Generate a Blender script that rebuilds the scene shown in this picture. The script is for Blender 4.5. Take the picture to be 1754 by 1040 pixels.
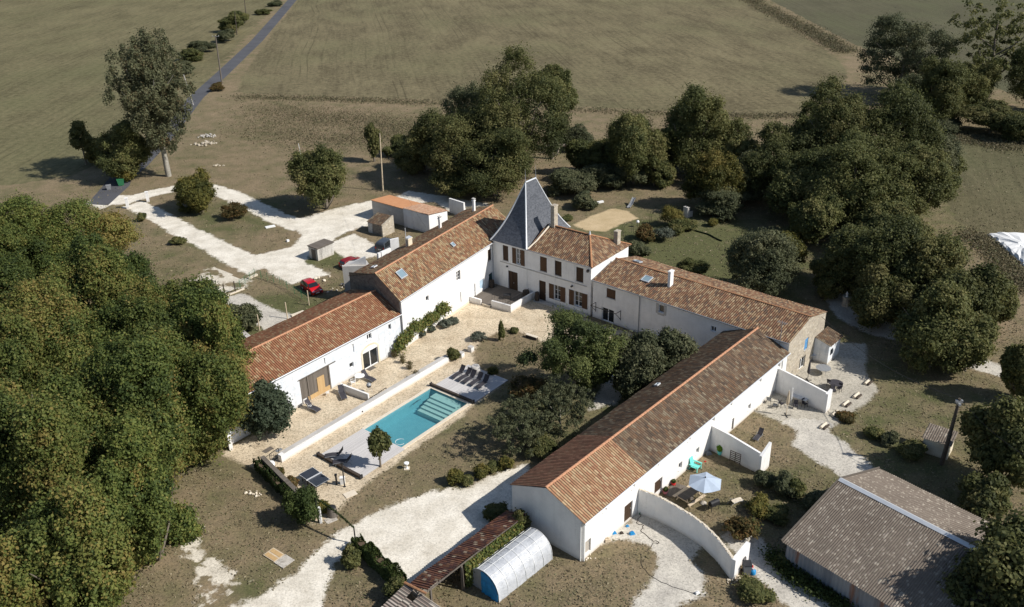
import bpy, math, random
import numpy as np
from mathutils import Vector, Matrix
PI = math.pi
for o in list(bpy.data.objects): bpy.data.objects.remove(o)
sc = bpy.context.scene
col = sc.collection

# ------------------------------------------------------------------ camera
IW, IH = 1754, 1040
FOC, PITCH, ROLL, HC = 1550.41, math.radians(26.0644), math.radians(-1.37576), 51.0
F0 = Vector((0, math.cos(PITCH), -math.sin(PITCH))); R0 = Vector((1, 0, 0)); U0 = R0.cross(F0)
RR = math.cos(ROLL)*R0 + math.sin(ROLL)*U0; UU = -math.sin(ROLL)*R0 + math.cos(ROLL)*U0
cd = bpy.data.cameras.new('camera'); cam = bpy.data.objects.new('camera', cd); col.objects.link(cam)
cam.matrix_world = Matrix(((RR.x, UU.x, -F0.x, 0), (RR.y, UU.y, -F0.y, 0), (RR.z, UU.z, -F0.z, HC), (0, 0, 0, 1)))
cd.sensor_width = 36; cd.lens = FOC/IW*36; cd.clip_end = 8000; cd.clip_start = 1
sc.camera = cam
# ------------------------------------------------------------------ light
SUN_AZ, SUN_EL = math.radians(108.5), math.radians(41)
w = bpy.data.worlds.new('World'); sc.world = w; w.use_nodes = True
nt = w.node_tree; bg = nt.nodes['Background']
sky = nt.nodes.new('ShaderNodeTexSky'); sky.sky_type = 'NISHITA'; sky.sun_disc = False
sky.sun_elevation = SUN_EL; sky.sun_rotation = SUN_AZ
sky.dust_density = 0.6
nt.links.new(sky.outputs[0], bg.inputs[0]); bg.inputs[1].default_value = 0.078
sd = bpy.data.lights.new('sun', 'SUN'); sun = bpy.data.objects.new('sun', sd); col.objects.link(sun)
sd.energy = 4.3; sd.angle = math.radians(0.53); sd.color = (1, 0.955, 0.89)
sdir = Vector((math.sin(SUN_AZ)*math.cos(SUN_EL), math.cos(SUN_AZ)*math.cos(SUN_EL), math.sin(SUN_EL)))
sun.rotation_euler = sdir.to_track_quat('Z', 'Y').to_euler()
sun.location = (60, 20, 90)
sc.view_settings.view_transform = 'Standard'; sc.view_settings.look = 'None'
sc.view_settings.exposure = 0.35; sc.view_settings.gamma = 1
sc.render.engine = 'CYCLES'

# ------------------------------------------------------------------ photo point -> point on the level z
def ray(u, v): return F0 + RR*((u-IW/2)/FOC) - UU*((v-IH/2)/FOC)
def G(u, v, z=0.0):
    d = ray(u, v); t = (z-HC)/d.z
    return Vector((d.x*t, d.y*t, z))
def PJ(p):
    q = Vector((p[0], p[1], p[2]-HC)); ww = q.dot(F0)
    return IW/2+FOC*q.dot(RR)/ww, IH/2-FOC*q.dot(UU)/ww, ww
def HT(u, v, vt):
    g = G(u, v); lo, hi = 0., 60.
    for _ in range(40):
        m = (lo+hi)/2
        if PJ((g.x, g.y, m))[1] > vt: lo = m
        else: hi = m
    return lo

# ------------------------------------------------------------------ materials
class N:
    def __init__(s, name, rough=0.85, spec=0.3):
        s.m = bpy.data.materials.new(name); s.m.use_nodes = True; s.t = s.m.node_tree
        s.b = s.t.nodes['Principled BSDF']; s.b.inputs['Roughness'].default_value = rough
        s.b.inputs['Specular IOR Level'].default_value = spec
        s._pos = None
    def n(s, ty, **kw):
        x = s.t.nodes.new(ty)
        for k, v in kw.items(): setattr(x, k, v)
        return x
    def set(s, inp, v):
        if hasattr(v, 'is_linked') or isinstance(v, bpy.types.NodeSocket): s.t.links.new(v, inp)
        elif isinstance(v, (tuple, list)) and len(v) == 3 and len(inp.default_value) == 4: inp.default_value = (*v, 1)
        else: inp.default_value = v
    def pos(s):
        if s._pos is None: s._pos = s.n('ShaderNodeNewGeometry').outputs['Position']
        return s._pos
    def obj(s): return s.n('ShaderNodeTexCoord').outputs['Object']
    def uv(s): return s.n('ShaderNodeTexCoord').outputs['UV']
    def attr(s, nm): return s.n('ShaderNodeAttribute', attribute_name=nm).outputs['Fac']
    def rnd(s): return s.n('ShaderNodeObjectInfo').outputs['Random']
    def map(s, c, sc=(1, 1, 1), rot=(0, 0, 0)):
        x = s.n('ShaderNodeMapping'); s.set(x.inputs[0], c); x.inputs['Scale'].default_value = sc; x.inputs['Rotation'].default_value = rot
        return x.outputs[0]
    def noise(s, scale, detail=3, c=None, rough=0.55, dist=0):
        x = s.n('ShaderNodeTexNoise'); s.set(x.inputs['Vector'], c if c is not None else s.pos())
        x.inputs['Scale'].default_value = scale; x.inputs['Detail'].default_value = detail
        x.inputs['Roughness'].default_value = rough; x.inputs['Distortion'].default_value = dist
        return x.outputs[0]
    def vor(s, scale, c=None, out='Color'):
        x = s.n('ShaderNodeTexVoronoi'); s.set(x.inputs['Vector'], c if c is not None else s.pos()); x.inputs['Scale'].default_value = scale
        return x.outputs[out]
    def white(s, c, out='Value'):
        x = s.n('ShaderNodeTexWhiteNoise', noise_dimensions='3D'); s.set(x.inputs['Vector'], c); return x.outputs[out]
    def ma(s, op, a, b=0.0, c=0.0, clamp=False):
        x = s.n('ShaderNodeMath', operation=op, use_clamp=clamp); s.set(x.inputs[0], a); s.set(x.inputs[1], b); s.set(x.inputs[2], c)
        return x.outputs[0]
    def vm(s, op, a, b=(0, 0, 0)):
        x = s.n('ShaderNodeVectorMath', operation=op); s.set(x.inputs[0], a); s.set(x.inputs[1], b)
        return x.outputs['Value' if op in ('LENGTH', 'DISTANCE', 'DOT_PRODUCT') else 'Vector']
    def step(s, x, a, b):
        r = s.n('ShaderNodeMapRange', interpolation_type='SMOOTHSTEP'); s.set(r.inputs[0], x)
        r.inputs[1].default_value = a; r.inputs[2].default_value = b
        return r.outputs[0]
    def ramp(s, f, stops, const=False):
        x = s.n('ShaderNodeValToRGB'); s.set(x.inputs[0], f); e = x.color_ramp.elements
        if const: x.color_ramp.interpolation = 'CONSTANT'
        for i, (p, c) in enumerate(stops):
            if i < 2: q = e[i]; q.position = p
            else: q = e.new(p)
            q.color = (*c, 1)
        return x.outputs[0]
    def mix(s, f, a, b, mode='MIX'):
        x = s.n('ShaderNodeMix', data_type='RGBA', blend_type=mode); s.set(x.inputs[0], f); s.set(x.inputs[6], a); s.set(x.inputs[7], b)
        return x.outputs[2]
    def sc(s, c, f):  # colour times a value
        x = s.n('ShaderNodeVectorMath', operation='SCALE'); s.set(x.inputs[0], c); s.set(x.inputs[3], f); return x.outputs[0]
    def bump(s, h, st=0.5, d=0.05):
        x = s.n('ShaderNodeBump'); x.inputs['Strength'].default_value = st; x.inputs['Distance'].default_value = d
        s.set(x.inputs['Height'], h); s.t.links.new(x.outputs[0], s.b.inputs['Normal'])
    def col(s, c): s.set(s.b.inputs['Base Color'], c); return s.m

def plain(name, c, rough=0.8, var=0.15, scale=3.0, metal=0.0, spec=0.3):
    k = N(name, rough, spec); k.b.inputs['Metallic'].default_value = metal
    nz = k.noise(scale, 4, k.obj())
    cc = k.ramp(nz, [(0.25, tuple(x*(1-var) for x in c)), (0.75, tuple(min(1, x*(1+var)) for x in c))])
    return k.col(cc)

def grass_color(k, bias=0.0):
    big = k.noise(0.035, 4); mid = k.noise(0.32, 5); fine = k.noise(1.5, 6, rough=0.75); vf = k.noise(5.5, 4, rough=0.75)
    f = k.ma('ADD', k.ma('MULTIPLY', big, 0.5), k.ma('MULTIPLY', mid, 0.75)); f = k.ma('ADD', f, k.ma('MULTIPLY', fine, 0.25))
    # greener ground where the place is watered or shaded by trees
    acc = None
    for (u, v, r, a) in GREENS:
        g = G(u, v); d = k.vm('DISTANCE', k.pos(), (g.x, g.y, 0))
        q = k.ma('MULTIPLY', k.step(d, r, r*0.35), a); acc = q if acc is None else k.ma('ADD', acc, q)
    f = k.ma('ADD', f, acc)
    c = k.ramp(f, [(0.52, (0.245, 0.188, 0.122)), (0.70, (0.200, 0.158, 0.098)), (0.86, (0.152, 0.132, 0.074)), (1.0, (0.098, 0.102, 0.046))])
    f2 = k.ma('ADD', k.ma('MULTIPLY', fine, 0.6), k.ma('MULTIPLY', vf, 0.9))
    sp = k.ramp(f2, [(0.56, (0.62, 0.62, 0.62)), (0.70, (0.90, 0.90, 0.90)), (0.78, (1.06, 1.05, 1.03)), (0.92, (1.45, 1.40, 1.32))])
    return k.mix(1.0, c, sp, 'MULTIPLY'), f2
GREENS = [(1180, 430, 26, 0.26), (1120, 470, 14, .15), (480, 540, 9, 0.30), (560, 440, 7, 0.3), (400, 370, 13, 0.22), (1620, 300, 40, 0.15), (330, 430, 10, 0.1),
          (1550, 700, 14, 0.12), (1500, 850, 11, 0.14), (750, 860, 9, 0.08), (480, 1000, 6, 0.10), (860, 720, 9, 0.12), (1000, 700, 10, 0.15), (1300, 860, 8, .1)]

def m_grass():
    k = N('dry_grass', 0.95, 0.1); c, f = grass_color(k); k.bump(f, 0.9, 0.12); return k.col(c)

def m_patch(name, a, b, sharp=0.9, specks=0.4, tuft=0.0, amp=1.3):
    """gravel whose ragged rim fades into the grass"""
    k = N(name, 0.95, 0.1)
    gc, gf = grass_color(k)
    n1 = k.noise(0.5, 4); n2 = k.noise(5, 4, rough=0.75); n3 = k.vor(9.0, out='Color')
    n3v = k.n('ShaderNodeSeparateColor'); k.set(n3v.inputs[0], n3)
    v = k.ma('ADD', k.ma('MULTIPLY', n1, 0.9), k.ma('MULTIPLY', n2, 0.35))
    c = k.ramp(v, [(0.42, a), (0.82, b)])
    st = k.ramp(n3v.outputs[0], [(0.0, (1-specks,)*3), (0.35, (1-specks*.25,)*3), (1.0, (1+specks*.35,)*3)])
    c = k.mix(1.0, c, st, 'MULTIPLY')
    e = k.ma('ADD', k.attr('sd'), k.ma('MULTIPLY', k.ma('SUBTRACT', k.noise(0.7, 6, rough=0.65), 0.5), amp*2))
    m = k.step(k.ma('ADD', e, k.ma('MULTIPLY', k.ma('SUBTRACT', gf, .75), 1.1)), -0.55, 0.02)
    if tuft:
        tn = k.ma('ADD', k.noise(0.45, 5, rough=0.62), k.ma('MULTIPLY', k.attr('sd'), 0.02))
        m = k.ma('MULTIPLY', m, k.step(tn, tuft-0.02, tuft+0.06))
    k.bump(k.ma('ADD', n2, k.ma('MULTIPLY', gf, 0.4)), 0.5, 0.05)
    return k.col(k.mix(m, gc, c))

def m_field(name, dark, light, rot, row=2.4, tint=(0.07, 0.09, 0.035), tf=0.5, lines=24.0, edge=True):
    k = N(name, 0.95, 0.1)
    p = k.map(k.pos(), rot=(0, 0, math.radians(rot)))
    st = k.map(p, sc=(1, 0.09, 1))
    a = k.noise(row*0.35, 4, st, 0.7); b = k.noise(0.014, 4); c2 = k.noise(0.09, 5, k.map(p, sc=(1, 0.5, 1))); fi = k.noise(2.2, 5, k.map(p, sc=(1, .4, 1)), 0.8)
    gr = k.noise(0.75, 5, rough=.8)
    f = k.ma('ADD', k.ma('MULTIPLY', a, 0.26), k.ma('ADD', k.ma('MULTIPLY', c2, 0.45), k.ma('MULTIPLY', gr, 0.68)))
    f = k.ma('ADD', k.ma('MULTIPLY', k.ma('SUBTRACT', f, .695), 1.5), .695)
    cc = k.ramp(f, [(0.52, dark), (0.86, light)])
    gm = k.step(k.ma('ADD', k.ma('MULTIPLY', b, 0.7), k.ma('MULTIPLY', c2, 0.45)), 0.5, 0.78)
    cc = k.mix(k.ma('MULTIPLY', gm, tf), cc, tint)
    sx = k.n('ShaderNodeSeparateXYZ'); k.set(sx.inputs[0], p)
    wob = k.ma('ADD', sx.outputs[0], k.ma('MULTIPLY', k.noise(0.01, 2), 9.0))
    ph = k.ma('FRACT', k.ma('DIVIDE', wob, lines)); 
    l1 = k.step(k.ma('ABSOLUTE', k.ma('SUBTRACT', ph, 0.5)), 0.012, 0.003); l2 = k.step(k.ma('ABSOLUTE', k.ma('SUBTRACT', ph, 0.58)), 0.012, 0.003)
    ln = k.ma('MULTIPLY', k.ma('MAXIMUM', l1, l2), k.step(k.noise(0.03, 3), 0.4, 0.6))
    cc = k.mix(k.ma('MULTIPLY', ln, 0.45), cc, tuple(x*0.55 for x in dark))
    # dry seams between drill rows
    l3 = k.step(k.ma('ABSOLUTE', k.ma('SUBTRACT', k.ma('FRACT', k.ma('DIVIDE', wob, 4.1)), 0.5)), 0.10, 0.0)
    cc = k.mix(k.ma('MULTIPLY', l3, k.ma('MULTIPLY', k.step(k.noise(0.02, 3), .38, .60), 0.26)), cc, tuple(x*0.6 for x in dark))
    if edge:
        gc, gf = grass_color(k)
        e = k.ma('ADD', k.attr('sd'), k.ma('MULTIPLY', k.ma('SUBTRACT', k.noise(0.35, 5), 0.5), 4))
        cc = k.mix(k.step(e, -0.3, 0.3), gc, cc)
    k.bump(fi, 0.8, 0.15)
    return k.col(cc)

def m_tiles(name, pal, tw=0.25, tl=0.42, moss=0.3, mosscol=(0.10, 0.085, 0.06), dirt=0.35, rough=0.85, flat=0.3):
    """canal tiles: one colour for each tile, lichen and dirt over them; UV is in metres"""
    k = N(name, rough, 0.15)
    u = k.uv(); sx = k.n('ShaderNodeSeparateXYZ'); k.set(sx.inputs[0], u)
    cu = k.ma('FLOOR', k.ma('DIVIDE', sx.outputs[0], tw))
    off = k.white(k.comb(cu, 0, 3.3))
    cv = k.ma('FLOOR', k.ma('ADD', k.ma('DIVIDE', sx.outputs[1], tl), k.ma('MULTIPLY', off, 0.5)))
    r = k.white(k.comb(cu, cv, 1.7)); r2 = k.white(k.comb(cu, cv, 9.1))
    n = len(pal); c = k.ramp(r, [(i/n, p) for i, p in enumerate(pal)], True)
    mean = tuple(sum(p[i] for p in pal)/n for i in range(3)); c = k.mix(flat, c, mean)
    c = k.sc(c, k.ma('ADD', 0.88, k.ma('MULTIPLY', r2, 0.24)))
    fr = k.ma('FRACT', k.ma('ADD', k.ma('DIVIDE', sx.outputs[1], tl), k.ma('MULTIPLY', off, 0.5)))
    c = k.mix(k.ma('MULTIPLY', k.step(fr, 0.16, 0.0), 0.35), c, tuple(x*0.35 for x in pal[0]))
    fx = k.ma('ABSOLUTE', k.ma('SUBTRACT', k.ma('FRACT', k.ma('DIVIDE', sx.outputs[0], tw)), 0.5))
    c = k.sc(c, k.ma('SUBTRACT', 1.12, k.ma('MULTIPLY', k.step(fx, 0.16, 0.46), 0.78)))  # crests lightened and channels darkened in the colour, like shading on round tiles
    mo = k.noise(0.8, 6, u, 0.75); mo2 = k.noise(7, 4, u, 0.8)
    mm = k.step(k.ma('ADD', k.ma('MULTIPLY', mo, 0.7), k.ma('MULTIPLY', mo2, 0.5)), 0.74-moss*0.35, 0.92-moss*0.2)
    c = k.mix(k.ma('MULTIPLY', mm, dirt+0.15), c, mosscol)
    li = k.step(k.noise(16, 3, u, 0.8), 0.66, 0.74)
    c = k.mix(k.ma('MULTIPLY', li, 0.3), c, (0.42, 0.36, 0.25))
    k.bump(k.ma('ADD', k.ma('MULTIPLY', fr, -1.0), mo2), 0.35, 0.03)
    return k.col(c)
def _comb(s, a, b, c):
    x = s.n('ShaderNodeCombineXYZ'); s.set(x.inputs[0], a); s.set(x.inputs[1], b); s.set(x.inputs[2], c); return x.outputs[0]
N.comb = _comb

def m_wall(name, a, b, stain=(0.35, 0.33, 0.3), st=0.3, scale=0.8, thr=0.6, lo=0.05):
    k = N(name, 0.92, 0.15); p = k.obj()
    n1 = k.noise(scale, 6, p, 0.65); n2 = k.noise(6, 5, p, 0.7); dr = k.noise(2.2, 4, k.map(p, sc=(1, 1, 0.12)), 0.7)
    c = k.mix(k.step(n1, 0.35, 0.65), a, b)
    c = k.mix(k.ma('MULTIPLY', k.step(k.ma('ADD', k.ma('MULTIPLY', dr, 0.6), k.ma('MULTIPLY', n2, 0.4)), thr-0.06, thr+0.12), st), c, stain)
    sx = k.n('ShaderNodeSeparateXYZ'); k.set(sx.inputs[0], p)
    low = k.step(k.ma('ADD', sx.outputs[2], k.ma('MULTIPLY', n2, 0.5)), 0.75, 0.05)
    c = k.mix(k.ma('MULTIPLY', low, lo*8), c, (0.42, 0.34, 0.24))
    k.bump(n2, 0.25, 0.02); return k.col(c)

def m_stone(name, pal, scale=2.6, mortar=(0.42, 0.38, 0.31)):
    k = N(name, 0.95, 0.15); p = k.map(k.obj(), sc=(1, 1, 1.7)); wp = k.vm('ADD', p, k.sc(k.n_noise(1.5, p), 0.35))
    ce = k.vor(scale, wp, 'Color'); s = k.n('ShaderNodeSeparateColor'); k.set(s.inputs[0], ce)
    v = k.n('ShaderNodeTexVoronoi', feature='DISTANCE_TO_EDGE'); k.set(v.inputs['Vector'], wp); v.inputs['Scale'].default_value = scale
    c = k.ramp(s.outputs[0], [(i/max(1, len(pal)-1), q) for i, q in enumerate(pal)])
    c = k.mix(k.step(v.outputs['Distance'], 0.10, 0.03), c, mortar)
    n2 = k.noise(5, 5, k.obj(), 0.75); c = k.mix(1.0, c, k.ramp(n2, [(0.25, (0.72,)*3), (0.8, (1.2,)*3)]), 'MULTIPLY')
    k.bump(k.ma('ADD', v.outputs['Distance'], k.ma('MULTIPLY', n2, .3)), 0.6, 0.05); return k.col(c)
N.n_noise = lambda s, sca, p: (lambda x: (s.set(x.inputs['Vector'], p), x.inputs['Scale'].__setattr__('default_value', sca), x.outputs['Color'])[-1])(s.n('ShaderNodeTexNoise'))

def m_wood(name, a, b, sx=14, axis=0, plank=0.14):
    k = N(name, 0.8, 0.2); p = k.obj()
    s = k.n('ShaderNodeSeparateXYZ'); k.set(s.inputs[0], p)
    pl = k.white(k.comb(k.ma('FLOOR', k.ma('DIVIDE', s.outputs[axis], plank)), 0, 0))
    fr = k.ma('FRACT', k.ma('DIVIDE', s.outputs[axis], plank))
    g = k.noise(3, 5, k.map(p, sc=(6 if axis == 0 else .5, 6 if axis == 1 else .5, 0.6)), 0.7)
    c = k.mix(k.ma('ADD', k.ma('MULTIPLY', pl, 0.55), k.ma('MULTIPLY', g, 0.5)), a, b)
    c = k.mix(k.ma('MULTIPLY', k.step(k.ma('ABSOLUTE', k.ma('SUBTRACT', fr, 0.5)), 0.42, 0.5), 0.6), c, tuple(x*0.3 for x in a))
    return k.col(c)

def m_leaf(name, pal, trans=0.32, rough=0.7):
    k = N(name, rough, 0.25)
    v = k.attr('var')
    c = k.ramp(v, [(i/max(1, len(pal)-1), q) for i, q in enumerate(pal)])
    c = k.sc(c, k.ma('ADD', 0.88, k.ma('MULTIPLY', k.rnd(), 0.24)))
    k.col(c)
    tr = k.n('ShaderNodeBsdfTranslucent'); k.set(tr.inputs[0], k.sc(c, 1.3))
    mx = k.n('ShaderNodeMixShader'); mx.inputs[0].default_value = trans
    out = k.t.nodes['Material Output']
    k.t.links.new(k.b.outputs[0], mx.inputs[1]); k.t.links.new(tr.outputs[0], mx.inputs[2]); k.t.links.new(mx.outputs[0], out.inputs[0])
    return k.m

MT = {}
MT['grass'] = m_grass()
MT['track'] = m_patch('white_limestone_gravel', (0.56, 0.51, 0.42), (0.80, 0.75, 0.65), specks=0.22, tuft=0.27, amp=1.1)
MT['trackg'] = m_patch('grey_limestone_gravel', (0.42, 0.39, 0.34), (0.60, 0.56, 0.48), specks=0.3, amp=.9)
MT['patchy'] = m_patch('patchy_limestone_in_grass', (0.50, 0.45, 0.36), (0.70, 0.64, 0.53), specks=0.3, tuft=0.47, amp=2.2)
MT['yard'] = m_patch('beige_yard_gravel', (0.46, 0.37, 0.255), (0.66, 0.56, 0.41), specks=0.42, amp=0.35)
MT['patio'] = m_patch('grey_beige_patio_gravel', (0.37, 0.34, 0.28), (0.50, 0.46, 0.38), specks=0.35, amp=0.6)
MT['sand'] = m_patch('yellow_sand', (0.43, 0.33, 0.19), (0.54, 0.42, 0.26), specks=0.15, amp=0.3)
MT['fieldmid'] = m_field('stubble_field_soil', (0.094, 0.079, 0.045), (0.205, 0.174, 0.100), -9, tf=0.3)
MT['fieldleft'] = m_field('green_brown_field_soil', (0.098, 0.087, 0.046), (0.200, 0.174, 0.096), 2, tf=0.38, tint=(0.065, 0.082, 0.032), lines=30)
MT['fieldright'] = m_field('far_field_soil', (0.080, 0.075, 0.045), (0.120, 0.110, 0.068), -3, tf=0.4)
MT['meadow'] = m_field('meadow_turf', (0.085, 0.078, 0.042), (0.145, 0.125, 0.072), 20, tf=0.45, lines=400)
k = N('worn_asphalt', 0.9, 0.2); nz = k.noise(4, 5, rough=.7); k.col(k.ramp(k.ma('ADD', k.ma('MULTIPLY', nz, .6), k.ma('MULTIPLY', k.noise(.2, 3), .4)), [(0.3, (0.055, 0.056, 0.062)), (0.7, (0.115, 0.116, 0.125))])); MT['asphalt'] = k.m
# tiles
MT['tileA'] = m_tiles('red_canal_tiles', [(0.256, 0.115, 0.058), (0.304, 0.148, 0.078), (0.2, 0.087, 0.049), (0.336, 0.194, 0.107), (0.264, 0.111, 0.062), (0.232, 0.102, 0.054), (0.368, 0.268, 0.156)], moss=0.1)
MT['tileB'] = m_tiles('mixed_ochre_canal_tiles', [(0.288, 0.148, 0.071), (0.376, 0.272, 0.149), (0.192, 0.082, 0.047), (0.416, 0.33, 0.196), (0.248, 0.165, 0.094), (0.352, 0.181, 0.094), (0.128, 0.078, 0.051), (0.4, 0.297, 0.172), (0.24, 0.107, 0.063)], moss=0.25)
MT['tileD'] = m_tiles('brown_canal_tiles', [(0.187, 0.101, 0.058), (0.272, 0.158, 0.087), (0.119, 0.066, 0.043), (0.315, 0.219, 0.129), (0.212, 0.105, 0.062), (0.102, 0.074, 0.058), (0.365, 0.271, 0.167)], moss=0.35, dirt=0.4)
MT['tileC'] = m_tiles('dark_weathered_canal_tiles', [(0.1, 0.067, 0.047), (0.147, 0.103, 0.071), (0.071, 0.053, 0.041), (0.19, 0.137, 0.088), (0.123, 0.076, 0.048), (0.237, 0.196, 0.135), (0.162, 0.093, 0.054)], moss=0.4, dirt=0.4)
MT['tileCn'] = m_tiles('new_flamed_canal_tiles', [(0.32, 0.18, 0.099), (0.381, 0.254, 0.145), (0.274, 0.131, 0.076), (0.412, 0.304, 0.183), (0.336, 0.197, 0.115)], moss=0.0, dirt=0.05)
MT['tileCr'] = m_tiles('red_brown_canal_tiles', [(0.173, 0.089, 0.056), (0.216, 0.111, 0.071), (0.137, 0.07, 0.046), (0.187, 0.111, 0.071)], moss=0.1, dirt=0.15)
MT['tileP'] = m_tiles('purple_red_canal_tiles', [(0.152, 0.066, 0.049), (0.104, 0.051, 0.047), (0.216, 0.091, 0.051), (0.08, 0.045, 0.043), (0.176, 0.074, 0.047), (0.12, 0.056, 0.047), (0.24, 0.124, 0.071), (0.152, 0.066, 0.049), (0.104, 0.051, 0.047), (0.216, 0.091, 0.051), (0.08, 0.045, 0.043), (0.176, 0.074, 0.047), (0.12, 0.056, 0.047), (0.24, 0.124, 0.071), (0.46, 0.37, 0.26)], moss=0.1, dirt=0.2, tl=0.4)
MT['tilePink'] = m_tiles('pink_canal_tiles', [(0.45, 0.269, 0.168), (0.504, 0.334, 0.221), (0.396, 0.213, 0.132), (0.468, 0.306, 0.212)], moss=0.0, dirt=0.1)
MT['tileW'] = m_tiles('whitish_lichen_tiles', [(0.42, 0.37, 0.31), (0.3, 0.25, 0.21), (0.5, 0.45, 0.38), (0.24, 0.19, 0.16), (0.36, 0.31, 0.27)], moss=0.3, dirt=0.4, tl=2.0)
k = N('lichen_fibre_cement', 0.9, 0.15); u = k.uv(); a = k.noise(2.0, 6, u, .8); b = k.noise(9, 4, u, .8); sx = k.n('ShaderNodeSeparateXYZ'); k.set(sx.inputs[0], u)
c = k.ramp(k.ma('ADD', k.ma('MULTIPLY', a, .6), k.ma('MULTIPLY', k.noise(.3, 3, u), .4)), [(0.3, (0.125, 0.102, 0.082)), (0.7, (0.212, 0.176, 0.142))])
wn = k.white(k.comb(k.ma('FLOOR', k.ma('DIVIDE', sx.outputs[0], .18)), k.ma('FLOOR', k.ma('DIVIDE', sx.outputs[1], .22)), 2.2))
sp = k.ma('MULTIPLY', k.step(wn, 0.68, 0.9), k.step(k.noise(1.3, 5, u, .8), .40, .60))
c = k.mix(k.ma('MULTIPLY', sp, .5), c, (0.50, 0.45, 0.37)); c = k.mix(k.ma('MULTIPLY', k.step(b, .55, .7), .5), c, (0.085, 0.075, 0.065)); k.bump(b, .3, .03); MT['fibre'] = k.col(c)
k = N('orange_membrane_roof', .8); nn = k.noise(1.5, 5, k.obj(), .7); MT['orange'] = k.col(k.ramp(nn, [(.3, (.46, .215, .10)), (.7, (.55, .28, .14))]))
k = N('old_slate', 0.5, 0.4); u = k.uv(); sx = k.n('ShaderNodeSeparateXYZ'); k.set(sx.inputs[0], u)
cu = k.ma('FLOOR', k.ma('DIVIDE', sx.outputs[0], .22)); cv = k.ma('FLOOR', k.ma('DIVIDE', sx.outputs[1], .14)); r = k.white(k.comb(k.ma('FLOOR', k.ma('ADD', k.ma('DIVIDE', sx.outputs[0], .22), k.ma('MULTIPLY', cv, .5))), cv, 0))
c = k.ramp(k.ma('ADD', k.ma('MULTIPLY', r, .5), k.ma('MULTIPLY', k.noise(.9, 5, u, .7), .6)), [(.2, (.050, .055, .066)), (.85, (.115, .122, .138))]); k.bump(r, .2, .02); MT['slate'] = k.col(c)
# walls
MT['white'] = m_wall('white_render', (0.80, 0.79, 0.77), (0.72, 0.71, 0.69), st=0.30, thr=.57, lo=.09)
MT['whiteC'] = m_wall('cream_white_render', (0.82, 0.805, 0.775), (0.75, 0.735, 0.71), st=0.28, thr=.58, lo=.09)
MT['limew'] = m_wall('patchy_limewash', (0.74, 0.75, 0.76), (0.58, 0.62, 0.66), stain=(0.36, 0.36, 0.36), st=0.45, scale=1.6, thr=0.55, lo=.1)
MT['cream'] = m_wall('aged_cream_render', (0.62, 0.54, 0.40), (0.72, 0.66, 0.53), st=0.35)
MT['grey'] = m_wall('grey_cement_render', (0.42, 0.40, 0.37), (0.50, 0.48, 0.45), st=0.4)
MT['conc'] = m_wall('streaked_concrete', (0.48, 0.46, 0.42), (0.56, 0.54, 0.50), stain=(0.12, 0.11, 0.10), st=0.8, thr=0.52)
MT['stone'] = m_stone('pale_rubble_stone', [(0.42, 0.36, 0.27), (0.52, 0.46, 0.36), (0.36, 0.31, 0.25), (0.58, 0.52, 0.42)])
MT['stoned'] = m_stone('dark_rubble_stone', [(0.20, 0.17, 0.14), (0.28, 0.25, 0.21), (0.16, 0.13, 0.11), (0.33, 0.28, 0.23)], mortar=(0.22, 0.2, 0.17))
MT['terra'] = plain('terracotta_ridge', (0.46, 0.235, 0.135), var=.2, scale=6)
MT['terrad'] = plain('old_orange_ridge', (0.36, 0.18, 0.09), var=.3, scale=6)
MT['zinc'] = plain('zinc', (0.62, 0.64, 0.66), 0.45, .08, metal=.3)
MT['zincd'] = plain('dull_zinc', (0.30, 0.31, 0.32), 0.5, .15, metal=.3)
MT['brown'] = m_wood('brown_painted_wood', (0.045, 0.028, 0.018), (0.075, 0.046, 0.028), plank=.11)
MT['brown2'] = m_wood('chestnut_shutter_wood', (0.080, 0.044, 0.026), (0.12, 0.07, 0.04), plank=.11)
MT['grwood'] = m_wood('weathered_grey_wood', (0.10, 0.085, 0.07), (0.19, 0.165, 0.14), plank=.18)
MT['newwood'] = m_wood('new_pine_boards', (0.46, 0.30, 0.14), (0.55, 0.38, 0.19), plank=.15)
MT['palewood'] = plain('pale_sawn_wood', (0.55, 0.45, 0.32), .8, .2, 5)
MT['deck'] = m_wood('silver_deck_boards', (0.46, 0.44, 0.43), (0.62, 0.60, 0.58), plank=.14, axis=1)
MT['darkwood'] = plain('dark_wood', (0.06, 0.045, 0.035), .8, .3, 5)
MT['pvc'] = plain('white_frame_paint', (0.78, 0.78, 0.77), .5, .03)
MT['steel'] = plain('dark_painted_steel', (0.025, 0.025, 0.027), .5, .2)
MT['blue'] = plain('faded_blue_paint', (0.10, 0.27, 0.50), .7, .15)
MT['teal'] = plain('teal_painted_wood', (0.06, 0.17, 0.17), .7, .2)
MT['lbluedoor'] = plain('pale_blue_door_paint', (0.42, 0.55, 0.66), .6, .1)
MT['beige'] = plain('beige_blind', (0.42, 0.38, 0.33), .7, .1)
k = N('dark_window_glass', 0.08, 0.6); MT['glass'] = k.col((0.016, 0.019, 0.022))
k = N('sky_painted_glass', 0.1, 0.6); MT['skyglass'] = k.col((0.22, 0.30, 0.34))  # pale sky reflection put into the glass colour
MT['charcoal'] = plain('charcoal_textilene', (0.048, 0.045, 0.052), .8, .15)
MT['black'] = plain('black_plastic', (0.02, 0.02, 0.022), .6, .2)
MT['plw'] = plain('white_plastic', (0.8, 0.8, 0.78), .5, .03)
MT['plgreen'] = plain('green_plastic', (0.03, 0.16, 0.07), .6, .1)
MT['turq'] = plain('turquoise_plastic', (0.16, 0.62, 0.55), .5, .05)
MT['bluep'] = plain('blue_tarpaulin', (0.02, 0.24, 0.52), .5, .25, 2)
MT['bluegrey'] = plain('blue_grey_canvas', (0.40, 0.47, 0.56), .8, .06)
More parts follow.
